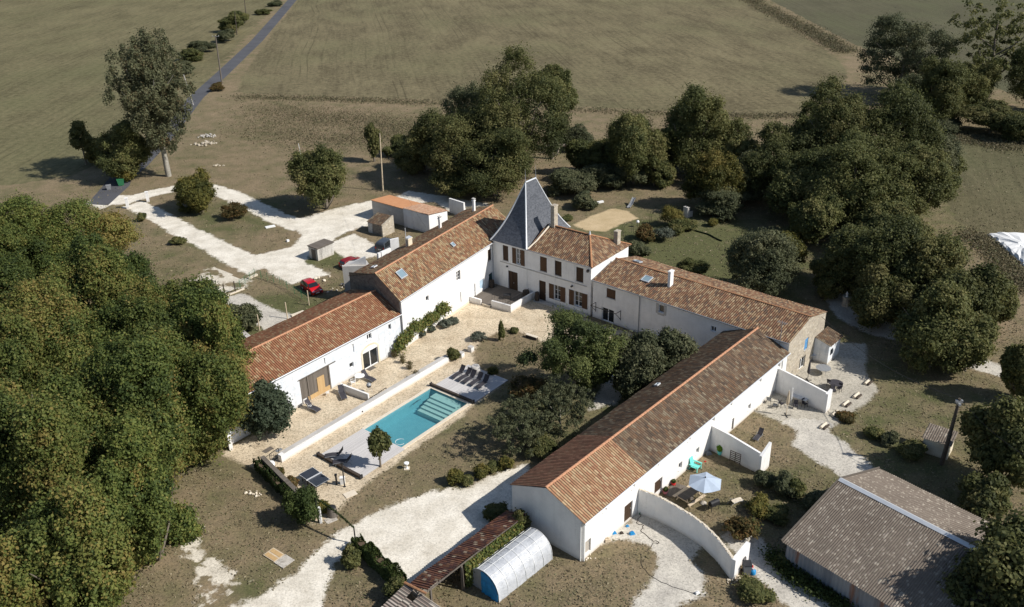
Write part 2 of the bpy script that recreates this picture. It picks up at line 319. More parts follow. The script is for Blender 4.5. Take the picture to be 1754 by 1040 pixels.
MT['redp'] = plain('red_plastic', (0.5, 0.02, 0.02), .5, .1)
MT['yel'] = plain('yellow_plastic', (0.6, 0.45, 0.05), .5, .1)
MT['limep'] = plain('lime_leaf', (0.22, 0.40, 0.03), .7, .2)
MT['bark'] = plain('grey_brown_bark', (0.17, 0.145, 0.115), .95, .35, 4)
MT['barkp'] = plain('pale_poplar_bark', (0.30, 0.28, 0.235), .95, .35, 4)
MT['polew'] = plain('tarred_pole_wood', (0.085, 0.07, 0.055), .9, .25, 2)
MT['concp'] = plain('pole_concrete', (0.38, 0.36, 0.33), .9, .15, 2)
MT['coping'] = plain('cream_pool_coping', (0.66, 0.58, 0.46), .8, .08)
MT['ironr'] = plain('rusty_sheet_metal', (0.22, 0.21, 0.21), .7, .25, 1.5)
MT['soil'] = plain('bed_soil', (0.10, 0.07, 0.045), .95, .3, 3)

# ------------------------------------------------------------------ mesh helpers
class MB:
    def __init__(s): s.v = []; s.f = []; s.uv = []; s.sm = []
    def face(s, pts, uv=None, smooth=False):
        i = len(s.v); s.v += [tuple(p) for p in pts]; s.f.append(tuple(range(i, i+len(pts)))); s.uv.append(uv); s.sm.append(smooth); return s
    def mesh(s, vs, fs, smooth=False, uvs=None):
        i = len(s.v); s.v += [tuple(p) for p in vs]
        for k_, f in enumerate(fs):
            s.f.append(tuple(i+q for q in f)); s.uv.append([uvs[q] for q in f] if uvs else None); s.sm.append(smooth)
        return s
    def box(s, x0, x1, y0, y1, z0, z1, M=None):
        P = [(x, y, z) for z in (z0, z1) for y in (y0, y1) for x in (x0, x1)]
        if M is not None: P = [M @ Vector(p) for p in P]
        return s.mesh(P, [(0, 2, 3, 1), (4, 5, 7, 6), (0, 1, 5, 4), (2, 6, 7, 3), (0, 4, 6, 2), (1, 3, 7, 5)])
    def bar(s, a, b, w_, h_=None, up=(0, 0, 1)):
        a = Vector(a); b = Vector(b); d = (b-a); L = d.length; d.normalize(); h_ = h_ or w_
        upv = Vector(up)
        if abs(d.dot(upv)) > .98: upv = Vector((1, 0, 0))
        x = d.cross(upv).normalized(); y = x.cross(d)
        P = [p+x*(i*w_/2)+y*(j*h_/2) for p in (a, b) for j in (-1, 1) for i in (-1, 1)]
        return s.mesh(P, [(0, 1, 3, 2), (4, 6, 7, 5), (0, 4, 5, 1), (2, 3, 7, 6), (0, 2, 6, 4), (1, 5, 7, 3)])
    def tube(s, pts, r, n=8, smooth=True, caps=True):
        pts = [Vector(p) for p in pts]; m = len(pts); rr = r if isinstance(r, (list, tuple)) else [r]*m
        vs = []
        for i, p in enumerate(pts):
            d = (pts[min(i+1, m-1)]-pts[max(i-1, 0)]).normalized()
            up = Vector((0, 0, 1)) if abs(d.z) < .95 else Vector((1, 0, 0))
            x = d.cross(up).normalized(); y = d.cross(x)
            vs += [p+(x*math.cos(2*PI*k_/n)+y*math.sin(2*PI*k_/n))*rr[i] for k_ in range(n)]
        fs = [(i*n+k_, i*n+(k_+1) % n, (i+1)*n+(k_+1) % n, (i+1)*n+k_) for i in range(m-1) for k_ in range(n)]
        s.mesh(vs, fs, smooth)
        if caps: s.face([vs[k_] for k_ in range(n)]); s.face([vs[(m-1)*n+n-1-k_] for k_ in range(n)])
        return s
    def lathe(s, prof, c=(0, 0, 0), n=20, smooth=True):
        c = Vector(c); m = len(prof)
        vs = [c+Vector((r*math.cos(2*PI*k_/n), r*math.sin(2*PI*k_/n), z)) for r, z in prof for k_ in range(n)]
        fs = [(i*n+k_, i*n+(k_+1) % n, (i+1)*n+(k_+1) % n, (i+1)*n+k_) for i in range(m-1) for k_ in range(n)]
        s.mesh(vs, fs, smooth)
        if prof[-1][0] > 0: s.face([vs[(m-1)*n+k_] for k_ in range(n)])
        if prof[0][0] > 0: s.face([vs[n-1-k_] for k_ in range(n)])
        return s
    def prism(s, poly, z0, z1, M=None):
        n = len(poly); P = [Vector((x, y, z)) for z in (z0, z1) for x, y in poly]
        if M is not None: P = [M @ p for p in P]
        return s.mesh(P, [tuple(range(n-1, -1, -1)), tuple(range(n, 2*n))]+[(i, (i+1) % n, n+(i+1) % n, n+i) for i in range(n)])
    def build(s, name, mat, parent=None, bevel=0):
        me = bpy.data.meshes.new(name); me.from_pydata(s.v, [], s.f); me.polygons.foreach_set('use_smooth', s.sm)
        if any(u is not None for u in s.uv):
            ul = me.uv_layers.new(name='UVMap'); d = []
            for f, u in zip(s.f, s.uv): d += list(u) if u is not None else [(0, 0)]*len(f)
            ul.data.foreach_set('uv', np.array(d, dtype=np.float32).ravel())
        me.materials.append(MT[mat] if isinstance(mat, str) else mat); me.update()
        o = bpy.data.objects.new(name, me); col.objects.link(o)
        if parent is not None: o.parent = parent
        if bevel:
            b = o.modifiers.new('bevel', 'BEVEL'); b.width = bevel; b.segments = 2; b.limit_method = 'ANGLE'
        return o

def tag(o, label=None, cat=None, group=None, kind=None):
    if label: o['label'] = label
    if cat: o['category'] = cat
    if group: o['group'] = group
    if kind: o['kind'] = kind
    return o
def thing(name, label, cat, loc=(0, 0, 0), rz=0.0, group=None):
    e = bpy.data.objects.new(name, None); col.objects.link(e); e.location = loc; e.rotation_euler = (0, 0, rz)
    e.empty_display_size = .3
    return tag(e, label, cat, group)
def dup(o, loc=None, rz=None, label=None, scale=None, parent=None, group=None):
    c = o.copy(); col.objects.link(c)
    if parent is not None: c.parent = parent
    if loc is not None: c.location = loc
    if rz is not None: c.rotation_euler = (0, 0, rz)
    if label: c['label'] = label
    if group: c['group'] = group
    if scale is not None: c.scale = scale if isinstance(scale, (tuple, list)) else (scale,)*3
    for ch in list(o.children): dup(ch, parent=c)
    return c
def RZ(h): return math.radians(90-h)          # heading -> rotation that turns local X to it

class Fr:
    """building frame: local X along heading h, Y to the left of it"""
    def __init__(s, o, h):
        s.o = Vector((o[0], o[1], 0)); s.h = math.radians(h); s.hd = h
        s.a = Vector((math.sin(s.h), math.cos(s.h), 0)); s.l = Vector((-math.cos(s.h), math.sin(s.h), 0))
    def w(s, x, y, z=0.0): return s.o+s.a*x+s.l*y+Vector((0, 0, z))
    def loc(s, p): q = Vector((p[0], p[1], 0))-s.o; return q.dot(s.a), q.dot(s.l)
    def front(s, u, v, y=0.0):                 # photo point on the wall plane Y = y -> (X, Z)
        C = Vector((0, 0, HC)); d = ray(u, v); t = ((s.o+s.l*y)-C).dot(s.l)/d.dot(s.l); p = C+d*t
        return (p-s.o).dot(s.a), p.z
    def side(s, u, v, x):                      # photo point on the wall plane X = x -> (Y, Z)
        C = Vector((0, 0, HC)); d = ray(u, v); t = ((s.o+s.a*x)-C).dot(s.a)/d.dot(s.a); p = C+d*t
        return (p-s.o).dot(s.l), p.z

def wallpanel(mb, L, zt, ops, fn, depth=.26, gable=None):
    """wall of length L and height zt (or gable (pos, height)) with real openings and reveals; fn(s, d, z) -> local point"""
    xs = sorted(set([0, L]+[q for o in ops for q in o[:2]])); zs = sorted(set([0, zt]+[q for o in ops for q in o[2:4]]))
    for i in range(len(xs)-1):
        for j in range(len(zs)-1):
            cx, cz = (xs[i]+xs[i+1])/2, (zs[j]+zs[j+1])/2
            if any(o[0] < cx < o[1] and o[2] < cz < o[3] for o in ops): continue
            mb.face([fn(xs[i], 0, zs[j]), fn(xs[i+1], 0, zs[j]), fn(xs[i+1], 0, zs[j+1]), fn(xs[i], 0, zs[j+1])])
    for o in ops:
        a, b, c, d = o[:4]
        mb.face([fn(a, 0, c), fn(a, depth, c), fn(b, depth, c), fn(b, 0, c)]); mb.face([fn(a, 0, d), fn(b, 0, d), fn(b, depth, d), fn(a, depth, d)])
        mb.face([fn(a, 0, c), fn(a, 0, d), fn(a, depth, d), fn(a, depth, c)]); mb.face([fn(b, 0, c), fn(b, depth, c), fn(b, depth, d), fn(b, 0, d)])
        mb.face([fn(a, depth+.01, c), fn(b, depth+.01, c), fn(b, depth+.01, d), fn(a, depth+.01, d)])
    if gable: mb.face([fn(0, 0, zt), fn(L, 0, zt), fn(gable[0], 0, gable[1])])

def fbox(mb, fn, s0, s1, d0, d1, z0, z1):
    P = [Vector(fn(s_, d_, z_)) for z_ in (z0, z1) for d_ in (d0, d1) for s_ in (s0, s1)]
    return mb.mesh(P, [(0, 2, 3, 1), (4, 5, 7, 6), (0, 1, 5, 4), (2, 6, 7, 3), (0, 4, 6, 2), (1, 3, 7, 5)])

def opening(par, fn, o, dep=.2):
    a, b, c, d, kind = o[:5]
    if kind in ('window', 'bluewin', 'twin', 'shutwin', 'skywin', 'smallwin'):
        f = MB(); t = .06 if b-a > .5 else .04
        for q in ((a, b, c, c+t), (a, b, d-t, d), (a, a+t, c+t, d-t), (b-t, b, c+t, d-t)): fbox(f, fn, q[0], q[1], dep-.06, dep, q[2], q[3])
        m = (a+b)/2
        if kind != 'smallwin' and b-a > .6: fbox(f, fn, m-t*.6, m+t*.6, dep-.065, dep-.005, c+t, d-t)
        if kind == 'shutwin' or d-c > 1.1:
            for q in (1/3, 2/3): fbox(f, fn, a+t, b-t, dep-.05, dep-.01, c+(d-c)*q-.015, c+(d-c)*q+.015)
        fo = f.build('window', 'pvc' if kind != 'bluewin' else 'teal', par)
        g = MB(); fbox(g, fn, a+t*.5, b-t*.5, dep-.02, dep+.005, c+t*.5, d-t*.5); g.build('pane', 'skyglass' if kind == 'skywin' else 'glass', fo)
        s_ = MB(); fbox(s_, fn, a-.06, b+.06, -.07, dep-.06, c-.06, c-.002); s_.build('sill', 'grey' if kind == 'shutwin' else 'white', fo)
        if kind == 'shutwin':
            wd = o[5]
            for q in ((a-wd, a-.02), (b+.02, b+wd)):
                s_ = MB(); fbox(s_, fn, q[0], q[1], -.065, -.02, c-.03, d)
                for zz in (.18, .82): fbox(s_, fn, q[0]+.03, q[1]-.03, -.085, -.065, c+(d-c)*zz-.05, c+(d-c)*zz+.05)
                s_.build('shutter', 'brown2', fo)
    elif kind in ('closed', 'blueclosed', 'closed2'):
        fo = MB(); m = (a+b)/2; mt = {'closed': 'brown', 'closed2': 'brown2', 'blueclosed': 'blue'}[kind]
        fbox(fo, fn, a, m-.008, .05, .10, c, d); fbox(fo, fn, m+.008, b, .05, .10, c, d)
        for q in (.15, .85):
            fbox(fo, fn, a+.04, m-.04, .03, .05, c+(d-c)*q-.05, c+(d-c)*q+.05); fbox(fo, fn, m+.04, b-.04, .03, .05, c+(d-c)*q-.05, c+(d-c)*q+.05)
        so = fo.build('shutter', mt, par)
        s_ = MB(); fbox(s_, fn, a-.05, b+.05, -.06, .03, c-.06, c-.002); s_.build('sill', 'grey', so)
    elif kind in ('door', 'palebluedoor', 'glassdoor', 'whitedoor', 'darkdoor', 'beigedoor'):
        mt = {'door': 'brown', 'palebluedoor': 'lbluedoor', 'glassdoor': 'pvc', 'whitedoor': 'pvc', 'darkdoor': 'darkwood', 'beigedoor': 'beige'}[kind]
        f = MB(); m = (a+b)/2
        if kind == 'glassdoor':
            t = .08
            for q in ((a, b, c, c+t), (a, b, d-t, d), (a, a+t, c+t, d-t), (b-t, b, c+t, d-t), (m-t*.7, m+t*.7, c+t, d-t)): fbox(f, fn, q[0], q[1], dep-.06, dep, q[2], q[3])
            fo = f.build('door', mt, par); g = MB(); fbox(g, fn, a+t*.5, b-t*.5, dep-.02, dep+.005, c+t*.5, d-t*.5); g.build('pane', 'glass', fo)
        else:
            two = b-a > 1.3
            if two: fbox(f, fn, a, m-.01, dep-.06, dep, c, d); fbox(f, fn, m+.01, b, dep-.06, dep, c, d)
            else: fbox(f, fn, a, b, dep-.06, dep, c, d)
            for z0, z1 in ((.08, .45), (.52, .93)):
                for p, q in (((a, m), (m, b)) if two else ((a, b),)): fbox(f, fn, p+.12, q-.12, dep-.085, dep-.06, c+(d-c)*z0, c+(d-c)*z1)
            fo = f.build('door', mt, par)
        h = MB(); fbox(h, fn, m+.03, m+.06, dep-.12, dep-.06, c+.95, c+1.08) if (b-a) > 1.3 else fbox(h, fn, b-.16, b-.12, dep-.12, dep-.06, c+.95, c+1.08)
        h.build('handle', 'zinc', fo)

def slope(mb, e0, e1, S, topf=None, up=None, tw=0.25, amp=0.045, sag=0.03, seed=0, rows=None, uoff=0.0, n=5, botf=None):
    """corrugated roof slope: eave e0->e1, climbing along the vector up (its length = slope length)"""
    e0 = Vector(e0); e1 = Vector(e1); L = (e1-e0).length; ax = (e1-e0)/L; up = Vector(up); SL = up.length; ud = up/SL
    nrm = ax.cross(ud).normalized()
    if nrm.z < 0: nrm = -nrm
    rg = random.Random(seed); nc = max(2, int(L/tw)); tw0 = tw; tw = L/nc; m = nc*n+1
    rows = rows or max(2, int(SL/1.2)+1)
    ph = [rg.uniform(0, 6.28) for _ in range(4)]
    vs = []; uvs = []
    for i in range(m):
        u_ = L*i/(m-1); t = topf(u_/L) if topf else 1.0; b = botf(u_/L) if botf else 0.0
        col_i = int(u_/tw-1e-6); jit = (math.sin(col_i*12.9898+seed)*43758.5453) % 1.0
        for j in range(rows):
            v_ = SL*(b+(t-b)*j/(rows-1))
            hh = amp*abs(math.sin(PI*u_/tw))-amp*.3+sag*(math.sin(u_*.55+ph[0])*math.sin(v_*.8+ph[1])+.6*math.sin(u_*1.7+ph[2]+v_*.6))
            if j == 0 and not botf: v_ -= .03+.03*jit
            vs.append(e0+ax*u_+ud*v_+nrm*hh); uvs.append((i/n*tw0+uoff, v_))
    fs = [(i*rows+j, (i+1)*rows+j, (i+1)*rows+j+1, i*rows+j+1) for i in range(m-1) for j in range(rows-1)]
    if ax.cross(ud).z < 0: fs = [f[::-1] for f in fs]
    mb.mesh(vs, fs, False, uvs)

def ridge(par, a, b, mat='terra', r=.13, name='ridge_tiles', step=.42):
    a = Vector(a); b = Vector(b); L = (b-a).length; n = max(2, int(L/step)); mb = MB(); d = (b-a)/L
    side = d.cross(Vector((0, 0, 1))).normalized(); up = side.cross(d)
    for i in range(n):
        p = a+d*(L*i/n); q = a+d*(L*(i+1)/n+.03); vs = []
        for c_, rr in ((p, r*1.06), (q, r*.92)):
            for k_ in range(6):
                an = PI*k_/5; vs.append(c_+side*math.cos(an)*rr+up*(math.sin(an)*rr*.85-.02))
        mb.mesh(vs, [(k_, k_+1, 7+k_, 6+k_) for k_ in range(5)]+[(0, 1, 2, 3, 4, 5)])
    return mb.build(name, mat, par)

def gutter(par, a, b, mat='zinc', r=.07):
    mb = MB(); mb.tube([a, b], r, 8); return mb.build('gutter', mat, par)
def downpipe(par, p, z0, z1, mat='zinc', r=.05):
    mb = MB(); mb.tube([(p[0], p[1], z0), (p[0], p[1], z1)], r, 8); return mb.build('downpipe', mat, par)

def chimney(par, x, y, zb, zt, a, b, mat='cream', pot=True):
    mb = MB(); mb.box(x-a/2, x+a/2, y-b/2, y+b/2, zb, zt)
    mb.box(x-a/2-.06, x+a/2+.06, y-b/2-.06, y+b/2+.06, zt-.16, zt-.04)
    o = mb.build('chimney', mat, par)
    if pot:
        q = MB()
        for dx in ([-a*.22, a*.22] if a > .7 else [0]): q.lathe([(.12, zt-.03), (.10, zt+.28), (.13, zt+.3)], (x+dx, y, 0), 10)
        q.build('chimney_pot', 'terrad', o)
    return o
def skylight(par, P, X, Y, sx, sy, nm='skylight'):
    """P = centre on the slope, X, Y unit vectors in the slope"""
    P = Vector(P); X = Vector(X).normalized(); Y = Vector(Y).normalized(); Z = X.cross(Y)
    if Z.z < 0: Z = -Z
    M = Matrix(((X.x, Y.x, Z.x, P.x), (X.y, Y.y, Z.y, P.y), (X.z, Y.z, Z.z, P.z), (0, 0, 0, 1)))
    f = MB(); t = .08
    for q in ((-sx, sx, -sy, -sy+t), (-sx, sx, sy-t, sy), (-sx, -sx+t, -sy+t, sy-t), (sx-t, sx, -sy+t, sy-t)): f.box(q[0], q[1], q[2], q[3], 0.0, .14, M)
    o = f.build(nm, 'zinc', par); g = MB(); g.box(-sx+t*.5, sx-t*.5, -sy+t*.5, sy-t*.5, .06, .10, M); g.build('pane', 'skyglass', o); return o

def house(name, label, fr, L, W, ze, zr, ops, mats, gz=None, yr=None, seed=1, over=.18, roofs=('tileA', 'tileA'), ridgem='terra', zback=None, gut='zinc', cat='house', shear=0.0):
    """gabled house; ops: dict front/right/left/back of openings"""
    r = thing(name, label, cat, fr.w(0, 0), RZ(fr.hd)); yr = yr or W/2; zback = zback or ze
    fns = {'front': (L, lambda s_, d_, z_: (s_, d_, z_)), 'right': (W, lambda s_, d_, z_: (L-d_, s_, z_)),
           'left': (W, lambda s_, d_, z_: (d_, s_, z_)), 'back': (L, lambda s_, d_, z_: (s_, W-d_, z_))}
    for side, (ln, fn) in fns.items():
        mb = MB(); o_ = ops.get(side, []); mt = mats.get(side, mats['all'])
        zt = ze if side != 'back' else zback
        if side in ('left', 'right'):
            wallpanel(mb, ln, ze, o_, fn)
            mb.face([fn(0, 0, ze), fn(ln, 0, ze), fn(ln, 0, zback), fn(yr, 0, zr-.03)] if zback != ze else [fn(0, 0, ze), fn(ln, 0, ze), fn(yr, 0, zr-.03)])
        else: wallpanel(mb, ln, zt, o_, fn)
        mb.build('wall' if side in ('front', 'back') else 'gable_wall', mt, r)
        for o1 in o_: opening(r, fn, o1)
    zo = over*(zr-ze)/yr
    def segs(q): return q if isinstance(q, list) else [(0, L, q)]
    for x0, x1, tm in segs(roofs[0]):
        m1 = MB(); slope(m1, (x0-(.06 if x0 == 0 else 0), -over, ze-zo+.06), (x1+(.06 if x1 == L else 0), -over, ze-zo+.06), 0, up=(0, yr+over, zr-ze+zo), seed=seed, uoff=x0)
        m1.build('roof', tm, r)
    zo2 = over*(zr-zback)/(W-yr)
    for x0, x1, tm in segs(roofs[1]):
        m2 = MB(); slope(m2, (x0-(.06 if x0 == 0 else 0), W+over, zback-zo2+.06), (x1+(.06 if x1 == L else 0), W+over, zback-zo2+.06), 0, up=(0, -(W-yr+over), zr-zback+zo2), seed=seed+7, uoff=x0)
        m2.build('roof', tm, r)
    ridge(r, (-.08, yr, zr+.09), (L+.08, yr, zr+.09), ridgem)
    if gut: gutter(r, (-.05, -over-.08, ze-zo+.0), (L+.05, -over-.08, ze-zo+.0), gut)
    u = MB(); u.box(0.02, L-.02, -over+.02, .0, ze-zo-.06, ze-zo+.02); u.build('eave_board', mats.get('eave', 'palewood'), r)
    if shear: fr.k = shear
    return r

def shear_house(r, k):
    """skew the plan: the gable ends are not square to the long walls"""
    for o in r.children_recursive:
        if o.type == 'MESH':
            for v in o.data.vertices: v.co.x += k*v.co.y
# ------------------------------------------------------------------ ragged ground sheets
POOL_O = G(623.5, 736.2); POOL_H = 38.96; PF = Fr(POOL_O, POOL_H)   # pool: X 0..9.8, Y 0..-5.25
PL, PW = 9.8, 5.25
TRACKS = []
def sdist(P, poly):
    poly = np.array(poly); n = len(poly); d = np.full(len(P), 1e9); ins = np.zeros(len(P), bool)
    for i in range(n):
        a = poly[i]; b = poly[(i+1) % n]; e = b-a; w_ = P-a
        t = np.clip((w_@e)/max(1e-9, e@e), 0, 1); q = w_-np.outer(t, e); d = np.minimum(d, np.hypot(q[:, 0], q[:, 1]))
        c = ((a[1] > P[:, 1]) != (b[1] > P[:, 1])); xx = (b[0]-a[0])*(P[:, 1]-a[1])/(b[1]-a[1] if b[1] != a[1] else 1e-9)+a[0]
        ins ^= c & (P[:, 0] < xx)
    return np.where(ins, d, -d)
def strip(pts, wd):
    pts = [np.array(p[:2]) for p in pts]; L_ = []; R_ = []
    for i, p in enumerate(pts):
        d = pts[min(i+1, len(pts)-1)]-pts[max(i-1, 0)]; d = d/np.hypot(*d); nrm = np.array([-d[1], d[0]])
        ww = wd[i] if isinstance(wd, (list, tuple)) else wd
        L_.append(p+nrm*ww/2); R_.append(p-nrm*ww/2)
    return L_+R_[::-1]
def GP(px): return [tuple(G(u, v)[:2]) for u, v in px]
def patch(name, polys, mat, z, cell=.35, margin=1.6, minus=(), plus=(), kind='structure', label=None):
    """ground sheet covering the union of polys (world xy) and a rim; attribute sd = distance inside"""
    allp = np.array([PF.loc(p) for q in polys for p in q])
    lo = np.floor((allp.min(0)-margin)/cell).astype(int); hi = np.ceil((allp.max(0)+margin)/cell).astype(int)
    ii, jj = np.meshgrid(np.arange(lo[0], hi[0]+1), np.arange(lo[1], hi[1]+1), indexing='ij')
    X = ii*cell; Y = jj*cell
    a = np.array(PF.a)[:2]; l = np.array(PF.l)[:2]; o = np.array(PF.o)[:2]
    P = o+X.reshape(-1, 1)*a+Y.reshape(-1, 1)*l
    sd_ = np.full(len(P), -1e9)
    for q in polys: sd_ = np.maximum(sd_, sdist(P, q))
    for q in minus: sd_ = np.minimum(sd_, -sdist(P, q))
    S = sd_.reshape(X.shape)
    for q in plus: sd_ = np.maximum(sd_, sdist(P, q))
    keep = np.maximum.reduce([S[:-1, :-1], S[1:, :-1], S[:-1, 1:], S[1:, 1:]]) > -margin
    cx = (X[:-1, :-1]+cell/2); cy = (Y[:-1, :-1]+cell/2)
    keep &= ~((cx > 0) & (cx < PL) & (cy < 0) & (cy > -PW))
    idx = np.arange(len(P)).reshape(X.shape); k_ = np.nonzero(keep)
    Q = np.stack([idx[:-1, :-1][k_], idx[1:, :-1][k_], idx[1:, 1:][k_], idx[:-1, 1:][k_]], 1)
    used, inv = np.unique(Q.ravel(), return_inverse=True); V = np.column_stack([P[used], np.full(len(used), z)])
    me = bpy.data.meshes.new(name); nf = len(Q)
    me.vertices.add(len(V)); me.vertices.foreach_set('co', V.ravel()); me.loops.add(nf*4); me.polygons.add(nf)
    me.polygons.foreach_set('loop_start', np.arange(0, nf*4, 4)); me.polygons.foreach_set('loop_total', np.full(nf, 4)); me.loops.foreach_set('vertex_index', inv.astype(np.int32))
    at = me.attributes.new('sd', 'FLOAT', 'POINT'); at.data.foreach_set('value', sd_[used].astype(np.float32))
    me.update(calc_edges=True); me.validate(); me.materials.append(MT[mat])
    ob = bpy.data.objects.new(name, me); col.objects.link(ob); ob['kind'] = kind
    if 'field' not in name and name != 'meadow': TRACKS.extend(polys)
    return ob

# ------------------------------------------------------------------ foliage
def leafmesh(name, C, Nn, size, var, rs, mat, aspect=1.5):
    """one small kite for each leaf cluster: centres C, normals Nn"""
    n = len(C); Nn = Nn/np.linalg.norm(Nn, axis=1)[:, None]
    t = rs.normal(size=(n, 3)); t -= (t*Nn).sum(1)[:, None]*Nn; t /= np.linalg.norm(t, axis=1)[:, None]; b = np.cross(Nn, t)
    s = size*rs.uniform(.6, 1.4, n)[:, None]
    V = np.stack([C-t*s*aspect*.5, C+b*s*.5+t*s*.1, C+t*s*aspect*.5, C-b*s*.5-t*s*.1], 1)
    V[:, 0] += Nn*s*.12; V[:, 2] += Nn*s*.12
    me = bpy.data.meshes.new(name); me.vertices.add(n*4); me.vertices.foreach_set('co', V.reshape(-1).astype(np.float32))
    me.loops.add(n*4); me.polygons.add(n); me.polygons.foreach_set('loop_start', np.arange(0, n*4, 4)); me.polygons.foreach_set('loop_total', np.full(n, 4))
    me.loops.foreach_set('vertex_index', np.arange(n*4, dtype=np.int32))
    at = me.attributes.new('var', 'FLOAT', 'FACE'); at.data.foreach_set('value', np.clip(var, 0, 1).astype(np.float32))
    me.update(calc_edges=True); me.materials.append(MT[mat]); return me

def crown(name, seed, mat, nclump=260, per=90, leaf=.3, rc=(.16, .30), shell=(.45, 1.0), lump=.22, flat=.0, bottom=-.75, upb=.25, shape='round', loose=.35, size=1.0, vspread=.22, lobes=11, lsize=(.30, .48)):
    """unit crown: radius 1 in x, y; z from 0 to 1 of height (scaled by the object)"""
    rs = np.random.RandomState(seed)
    def dirs(n, bot):
        d = rs.normal(size=(n*6, 3)); d /= np.linalg.norm(d, axis=1)[:, None]; return d[d[:, 2] > bot][:n]
    A = rs.normal(size=(5, 3))*2.2; ph = rs.uniform(0, 6.28, 5)
    if lobes:
        ld = dirs(lobes, bottom); lr = rs.uniform(*lsize, size=len(ld)); lc = ld*((.95-lr*.8)*rs.uniform(.62, 1.18, len(ld))*(1+lump*np.sin(ld@A.T+ph).mean(1)*1.6))[:, None]
        lc = np.vstack([lc, [[0, 0, .1]]]); lr = np.append(lr, .5)
        li = rs.choice(len(lr), nclump*2, p=lr**2/np.sum(lr**2)); e0 = dirs(nclump*2, -1); e0[:, 2] += .25; e0 /= np.linalg.norm(e0, axis=1)[:, None]; li = li[:len(e0)]
        c = lc[li]+e0*(lr[li]*rs.uniform(.6, 1.0, len(li)))[:, None]
        dist = np.linalg.norm(c[:, None, :]-lc[None], axis=2)/lr[None]; dist[np.arange(len(li)), li] = 9
        ok = dist.min(1) > .72; c = c[ok][:nclump]; e0 = e0[ok][:nclump]; li = li[ok][:nclump]; n = len(c); d = e0
        cvl = rs.normal(.5, vspread, len(lr))[li]
    else:
        d = dirs(nclump, bottom); n = len(d); g = 1+lump*np.sin(d@A.T+ph).mean(1)*2.0
        r = rs.uniform(shell[0]**1.6, shell[1]**1.6, n)**(1/1.6)*g; c = d*r[:, None]; cvl = np.full(n, .5)
    if shape == 'cone': k_ = np.clip(1.0-.42*(c[:, 2]+1), .08, 1.2); c[:, :2] *= k_[:, None]*1.15
    if shape == 'tall': c[:, :2] *= (1-.25*np.abs(c[:, 2]))[:, None]
    if shape == 'dome': c[:, 2] = np.where(c[:, 2] > 0, c[:, 2], c[:, 2]*.55)
    R = rs.uniform(rc[0], rc[1], n)
    cv = cvl+rs.normal(0, vspread*.7, n)
    k_ = rs.poisson(per, n)+4; I = np.repeat(np.arange(n), k_); m = len(I)
    e = rs.normal(size=(m, 3)); e[:, 2] += upb; e += d[I]*.5; e /= np.linalg.norm(e, axis=1)[:, None]
    q = rs.uniform(loose, 1.05, m)**.7; q = np.where(rs.rand(m) < .15, rs.uniform(1, 1.9, m), q)
    C = c[I]+e*(R[I]*q)[:, None]*np.array([1, 1, .8])
    Nn = e+rs.normal(size=(m, 3))*.55+np.array([0, 0, .3])
    var = cv[I]+rs.normal(0, .16, m)
    return C, Nn, var, rs

def sticks(pts_list, name, mat, par=None):
    mb = MB()
    for pts, r0, r1 in pts_list:
        mm = len(pts); mb.tube(pts, [r0+(r1-r0)*i/(mm-1) for i in range(mm)], 6, caps=False)
    return mb.build(name, mat, par)

PROTO = {}
def proto(key, seed, mat, leaf, H=1.0, base=.15, **kw):
    """crown in metres for a nominal tree radius 1, height 1 -> mesh is scaled per instance; leaf is given for that scale"""
    PROTO[key] = (seed, mat, leaf, base, kw)

def tree(name, label, key, bx, top, wd, seed=0, cat='tree', group=None, base=None, trunk=True, trunkmat='bark', lean=0, tr=None, leaf=None, per=None, H=None, hz=1.0, mirror=1):
    """bx = photo point of the foot; top = photo height of the crown's top; wd = crown width in photo pixels"""
    p = G(*bx); dist = PJ(p)[2]; R = wd*dist/FOC/2
    if H is None:
        H = HT(bx[0], bx[1], top)
        H *= .96
    s_, mt, lf, bs, kw = PROTO[key]; bs = bs if base is None else base
    t = thing(name, label, cat, p, 0, group)
    kk = (key, round(R*2), round(H*1.0), per)
    kw = dict(kw)
    if per: kw['per'] = per
    C, Nn, var, rs = crown('crown', s_*17+seed, mt, **kw)
    hz0 = H*bs; sc_ = np.array([R, R, (H-hz0)/2]); C = C*sc_+np.array([0, 0, hz0+(H-hz0)/2])
    C = C[:]; C[:, 2] = np.maximum(C[:, 2], .05)
    Nn = Nn/sc_*R
    me = leafmesh('crown', C, Nn, leaf or lf, var, rs, mt)
    co = bpy.data.objects.new('crown', me); col.objects.link(co); co.parent = t
    if trunk:
        rg = random.Random(seed+5); r0 = tr or max(.04, min(.55, H*.026)); L = []
        z1 = hz0+(H-hz0)*.72
        mid = [(rg.uniform(-.03, .03)*H*i/4, rg.uniform(-.03, .03)*H*i/4, z1*i/4) for i in range(5)]; L.append((mid, r0, r0*.25))
        nb = 9 if H > 5 else 4
        for i in range(nb):
            an = 2*PI*i/nb+rg.uniform(-.4, .4); zb = hz0*.9+(z1-hz0)*rg.uniform(0.02, .7); zb = min(zb, z1*.95); k_ = min(3, int(zb/z1*4)); q = mid[k_]
            rr = R*rg.uniform(.5, .82); ze = zb+(H-zb)*rg.uniform(.25, .6)
            L.append(([(q[0], q[1], zb), (q[0]+math.cos(an)*rr*.5, q[1]+math.sin(an)*rr*.5, (zb*.6+ze*.4)), (math.cos(an)*rr, math.sin(an)*rr, ze)], r0*.42, r0*.08))
        sticks(L, 'trunk', trunkmat, t)
    return t
def tree_copy(src, label, bx, s=(1, 1, 1), rz=0, group=None):
    return dup(src, loc=G(*bx), rz=rz, label=label, scale=s, group=group)

